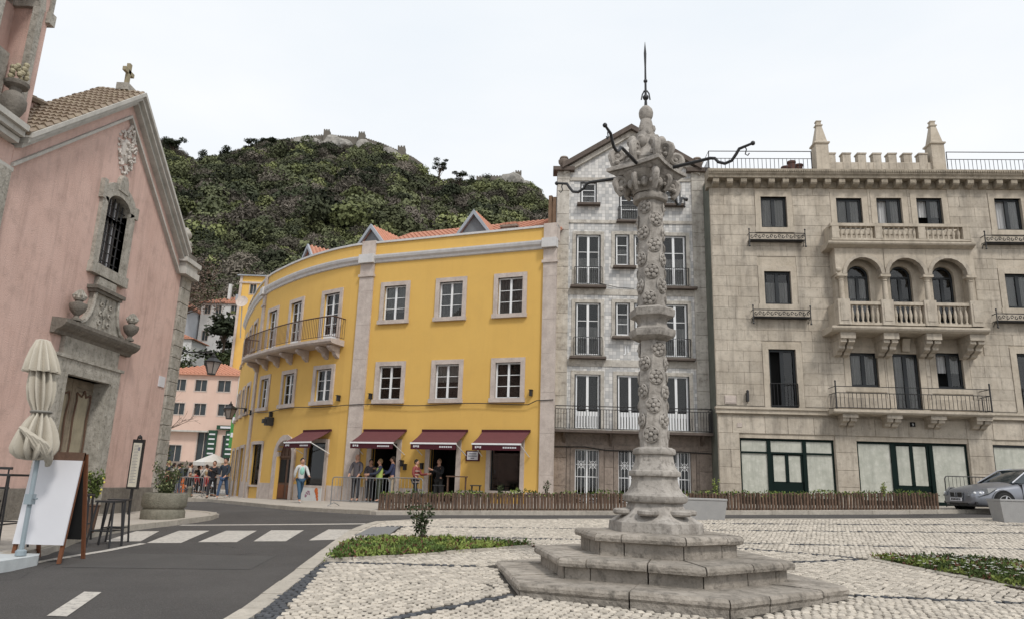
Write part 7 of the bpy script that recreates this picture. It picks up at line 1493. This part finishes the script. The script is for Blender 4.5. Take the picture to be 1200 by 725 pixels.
# ================================================================ vehicles
def car(lab, T, paint, length=4.5, scale=1.0, group=None, plate=True):
    """front at x=0 facing -x, wheels on z=0; body skinned over cross sections"""
    t_ = link('parked_car', None, None, T, lab, 'car', group); Ts = T @ Matrix.Scale(scale, 4)
    #  x, half width, sill z, belt z (shoulder), hood/deck z, centre rise
    SEC = [(-.02, .52, .30, .50, .56, .01), (.04, .70, .24, .58, .66, .02), (.16, .82, .19, .63, .73, .03), (.40, .88, .17, .69, .79, .04), (.75, .905, .17, .74, .86, .045), (1.15, .91, .17, .79, .915, .045), (1.45, .91, .17, .83, .955, .04), (2.0, .91, .17, .86, .96, .03), (2.9, .91, .17, .89, .97, .03), (3.6, .90, .18, .91, .99, .03), (4.05, .88, .20, .92, 1.02, .03), (4.35, .80, .26, .88, 1.0, .02), (4.48, .66, .34, .74, .90, .01)]
    b_ = MB(T=Ts); vs = []; k_ = 15
    for x, w_, s_, bl, dk, rise in SEC:
        half = [(w_*.80, s_), (w_*.96, s_+.05), (w_*.995, (s_+bl)*.42), (w_, (s_+bl)*.58), (w_*.985, bl-.06), (w_*.93, bl+.03), (w_*.72, dk-.01), (0, dk+rise)]
        full = [(-a, z) for a, z in half]+[(a, z) for a, z in half[-2::-1]]
        for a, z in full: vs.append((x, a, z))
    n_ = len(SEC); fs = [(j*k_+i, j*k_+i+1, (j+1)*k_+i+1, (j+1)*k_+i) for j in range(n_-1) for i in range(k_-1)]+[tuple(range(k_)), tuple((n_-1)*k_+i for i in range(k_))[::-1]]+[(j*k_+k_-1, j*k_, (j+1)*k_, (j+1)*k_+k_-1) for j in range(n_-1)]
    b_.add(vs, fs); body = b_.obj('body', paint, t_, smooth=True); m_ = body.modifiers.new('s', 'SUBSURF'); m_.levels = 1; m_.render_levels = 2
    # cabin
    b_ = MB(T=Ts); cab = [(1.38, .74, .93), (2.05, .60, 1.34), (2.5, .58, 1.405), (3.1, .57, 1.385), (3.65, .60, 1.24), (4.1, .70, .99)]
    vs = []
    for x, w_, z in cab: vs += [(x, -w_*1.12 if z > 1.1 else -w_, .93), (x, -w_, z-.03), (x, -w_*.8, z), (x, w_*.8, z), (x, w_, z-.03), (x, w_*1.12 if z > 1.1 else w_, .93)]
    b_.add(vs, [(j*6+i, j*6+i+1, (j+1)*6+i+1, (j+1)*6+i) for j in range(5) for i in range(5)]); b_.obj('windows', mat('car_glass', (.03, .04, .045), rough=.06, n1=(3, .3), bump=None, spec=.8), t_, smooth=True)
    b_ = MB(T=Ts)
    for j in range(1, 4): (x0, w0_, z0_), (x1, w1_, z1_) = cab[j], cab[j+1]; b_.add([(x0, -w0_*.97, z0_-.02), (x0, -w0_*.8, z0_+.012), (x0, w0_*.8, z0_+.012), (x0, w0_*.97, z0_-.02), (x1, -w1_*.97, z1_-.02), (x1, -w1_*.8, z1_+.012), (x1, w1_*.8, z1_+.012), (x1, w1_*.97, z1_-.02)], [(0, 1, 5, 4), (1, 2, 6, 5), (2, 3, 7, 6)])
    b_.obj('roof', paint, t_, smooth=True)
    for sg in (-1, 1):
        b_ = MB(T=Ts); b_.tube([(1.36, sg*.76, .94), (2.05, sg*.62, 1.34), (2.5, sg*.60, 1.40), (3.1, sg*.59, 1.38), (3.65, sg*.62, 1.24), (4.12, sg*.72, .98)], .025, 5); b_.tube([(2.72, sg*.68, .93), (2.72, sg*.59, 1.39)], .03, 5); b_.obj('pillars', paint, t_, kind='stuff')
        MB(T=Ts).ball((1.78, sg*.95, .98), .10, 8, (.6, 1, .7)).obj('mirror', paint, t_, smooth=True)
        for x in (.88, 3.62):
            a = MB(T=Ts @ Matrix.Translation((x, sg*.875, .32)) @ Matrix.Rotation(pi/2, 4, 'X')); a.lathe([(.385, -.05), (.385, .055)], 28); ar = a.obj('wheel_arch', M_dark, t_)
            TW = Ts @ Matrix.Translation((x, sg*.86, .315)) @ Matrix.Rotation(-sg*pi/2, 4, 'X')
            w_ = MB(T=TW).lathe([(.2, -.11), (.30, -.11), (.32, -.07), (.32, .07), (.30, .10), (.22, .11), (.2, .09)], 28).obj('wheel', mat('tyre_rubber', (.015, .015, .015), rough=.8, bump=None), t_, smooth=True)
            r_ = MB(T=TW); r_.lathe([(.225, .085), (.235, .115), (.215, .115), (.205, .07)], 24)
            for q in range(5): aa = q*2*pi/5; r_.tube([(.03*cos(aa), .03*sin(aa), .105), (.21*cos(aa), .21*sin(aa), .10)], .026, 4)
            r_.lathe([(.05, .08), (.05, .115)], 10); r_.obj('rim', mat('alloy_rim', (.5, .5, .5), rough=.3, metal=.9, bump=None), w_)
            fl = MB(T=Ts @ Matrix.Translation((x, sg*.905, .32))); fl.tube([(.40*cos(pi*q/10), .0, .40*sin(pi*q/10)) for q in range(11)], .02, 5); fl.obj('arch_lip', paint, t_, smooth=True)
        b_ = MB(T=Ts); b_.add([(.12, sg*.80, .50), (-.03, sg*.50, .52), (.02, sg*.48, .66), (.40, sg*.84, .765), (.66, sg*.925, .765), (.36, sg*.925, .60)], [(0, 1, 2, 3, 4, 5)]); hl = b_.obj('headlight', mat('headlight_glass', (.16, .165, .17), rough=.45, metal=0, n1=(30, .6), c2=(.03, .03, .03), bump=None), t_, fix=False); hl.modifiers.new('t', 'SOLIDIFY').thickness = -.05
        for q in (.62, .72): MB(T=Ts).ball((.06+(q-.6)*1.1, sg*(q+.06), .61), .045, 8).obj('lamp_bulb', M_white, hl, smooth=True)
        MB(T=Ts).ball((.14, sg*.66, .30), .055, 10).obj('fog_lamp', M_white, t_, smooth=True)
        g2 = MB(T=Ts).box(-.05, .02, min(sg*.06, sg*.27), max(sg*.06, sg*.27), .47, .62, 0).obj('grille', M_black, t_); MB(T=Ts).tube([(-.055, sg*.05, .47), (-.055, sg*.05, .62), (-.05, sg*.28, .63), (-.05, sg*.28, .47), (-.055, sg*.05, .47)], .014, 5).obj('grille_surround', M_steel, g2)
        for z in (.66, .74): MB(T=Ts).box(2.1, 2.4, min(sg*.905, sg*.925), max(sg*.905, sg*.925), z, z+.03).obj('door_handle', paint, t_) if z > .7 else None
    MB(T=Ts).box(-.0, .10, -.42, .42, .24, .34).obj('lower_intake', M_black, t_)
    for sg in (-1, 1): MB(T=Ts).box(.05, .2, min(sg*.52, sg*.74), max(sg*.52, sg*.74), .26, .34).obj('side_intake', M_black, t_)
    pl_ = MB(T=Ts).box(-.085, -.06, -.26, .26, .35, .46).obj('number_plate', M_board, t_)
    TP = Ts @ Matrix.Translation((-.087, 0, .37)) @ Matrix.Rotation(-pi/2, 4, 'Z')
    for k in range(6): MB(T=TP).box(-.20+.07*k, -.16+.07*k, -.006, 0, .01, .07).obj('plate_mark', M_dark, pl_)
    b_ = MB(T=Ts); 
    for x in (1.55, 2.7): b_.box(x, x+.012, -.917, .917, .30, .90)
    b_.obj('door_gap', M_black, t_, kind='stuff')
    return t_
M_paint = mat('grey_metallic_paint', (.27, .28, .31), rough=.28, metal=.55, n1=(2, .1), bump=None, spec=.6)
cx, cy = 14.75, 24.35; car('dark silver saloon car parked beside the stone bench', Matrix.Translation((cx, cy, G(cx+2, cy)-.0)) @ Matrix.Rotation(radians(6), 4, 'Z') @ Matrix.Rotation(radians(-1.0), 4, 'Y'), M_paint, scale=1.0)
car('white car parked beyond the tables behind the church corner', Matrix.Translation((-25.6, 56, .15)) @ Matrix.Rotation(radians(-25), 4, 'Z'), mat('white_car_paint', (.62, .62, .62), rough=.3, bump=None), group=None)
t_ = thing('orange_cart', 'small orange three wheeled cart with a dark roof among the crowd', 'cart', (-20.5, 47, .1)); T = Matrix.Translation((-20.6, 46.8, .05))
MB(T=T).prism([(-.65, .35), (.65, .35), (.72, .8), (.6, 1.25), (-.6, 1.25), (-.72, .8)], -.5, .9).obj('body', mat('orange_paint', (.60, .15, .03), rough=.4, bump=None), t_); MB(T=T).prism([(-.58, 1.25), (.58, 1.25), (.5, 1.85), (-.5, 1.85)], -.45, .9).obj('windscreen', MATS['car_glass'], t_); MB(T=T).box(-.6, .6, -.55, 1.0, 1.85, 1.92).obj('roof', M_steel, t_)
for x in (-.5, .5): MB(T=T @ Matrix.Translation((x, -.1, .25)) @ Matrix.Rotation(pi/2, 4, 'Y')).lathe([(.25, -.06), (.25, .06)], 16).obj('wheel', MATS['tyre_rubber'], t_)
for x in (-.45, .45): MB(T=T).ball((x, -.52, .75), .09, 8).obj('headlight', M_white, t_)
t_ = thing('striped_figure_stand', 'red and white banner stand beside the tables behind the church corner', 'banner', (-19.6, 42, .1)); MB().box(-20.0, -19.5, 42, 42.06, .5, 2.2).obj('banner', mat('white_banner', (.6, .58, .56), bump=None), t_); MB().box(-19.95, -19.82, 41.96, 42, .6, 2.1).box(-19.68, -19.55, 41.96, 42, .6, 2.1).obj('red_stripe', mat('red_print', (.45, .04, .05), bump=None), t_, kind='stuff'); MB().tube([(-19.75, 42.03, .1), (-19.75, 42.03, .6)], .03, 5).obj('foot', M_black, t_)
# stone bollard on the far pavement
MB().lathe([(.13, 0), (.14, .05), (.11, .1), (.10, .42), (.13, .46), (.10, .54), (.03, .57)], 12, (-16.0, 37.9, gp(-16, 37.9))).obj('bollard', M_conc, None, smooth=True, label='short stone bollard at the kerb behind the concrete planter', cat='bollard')
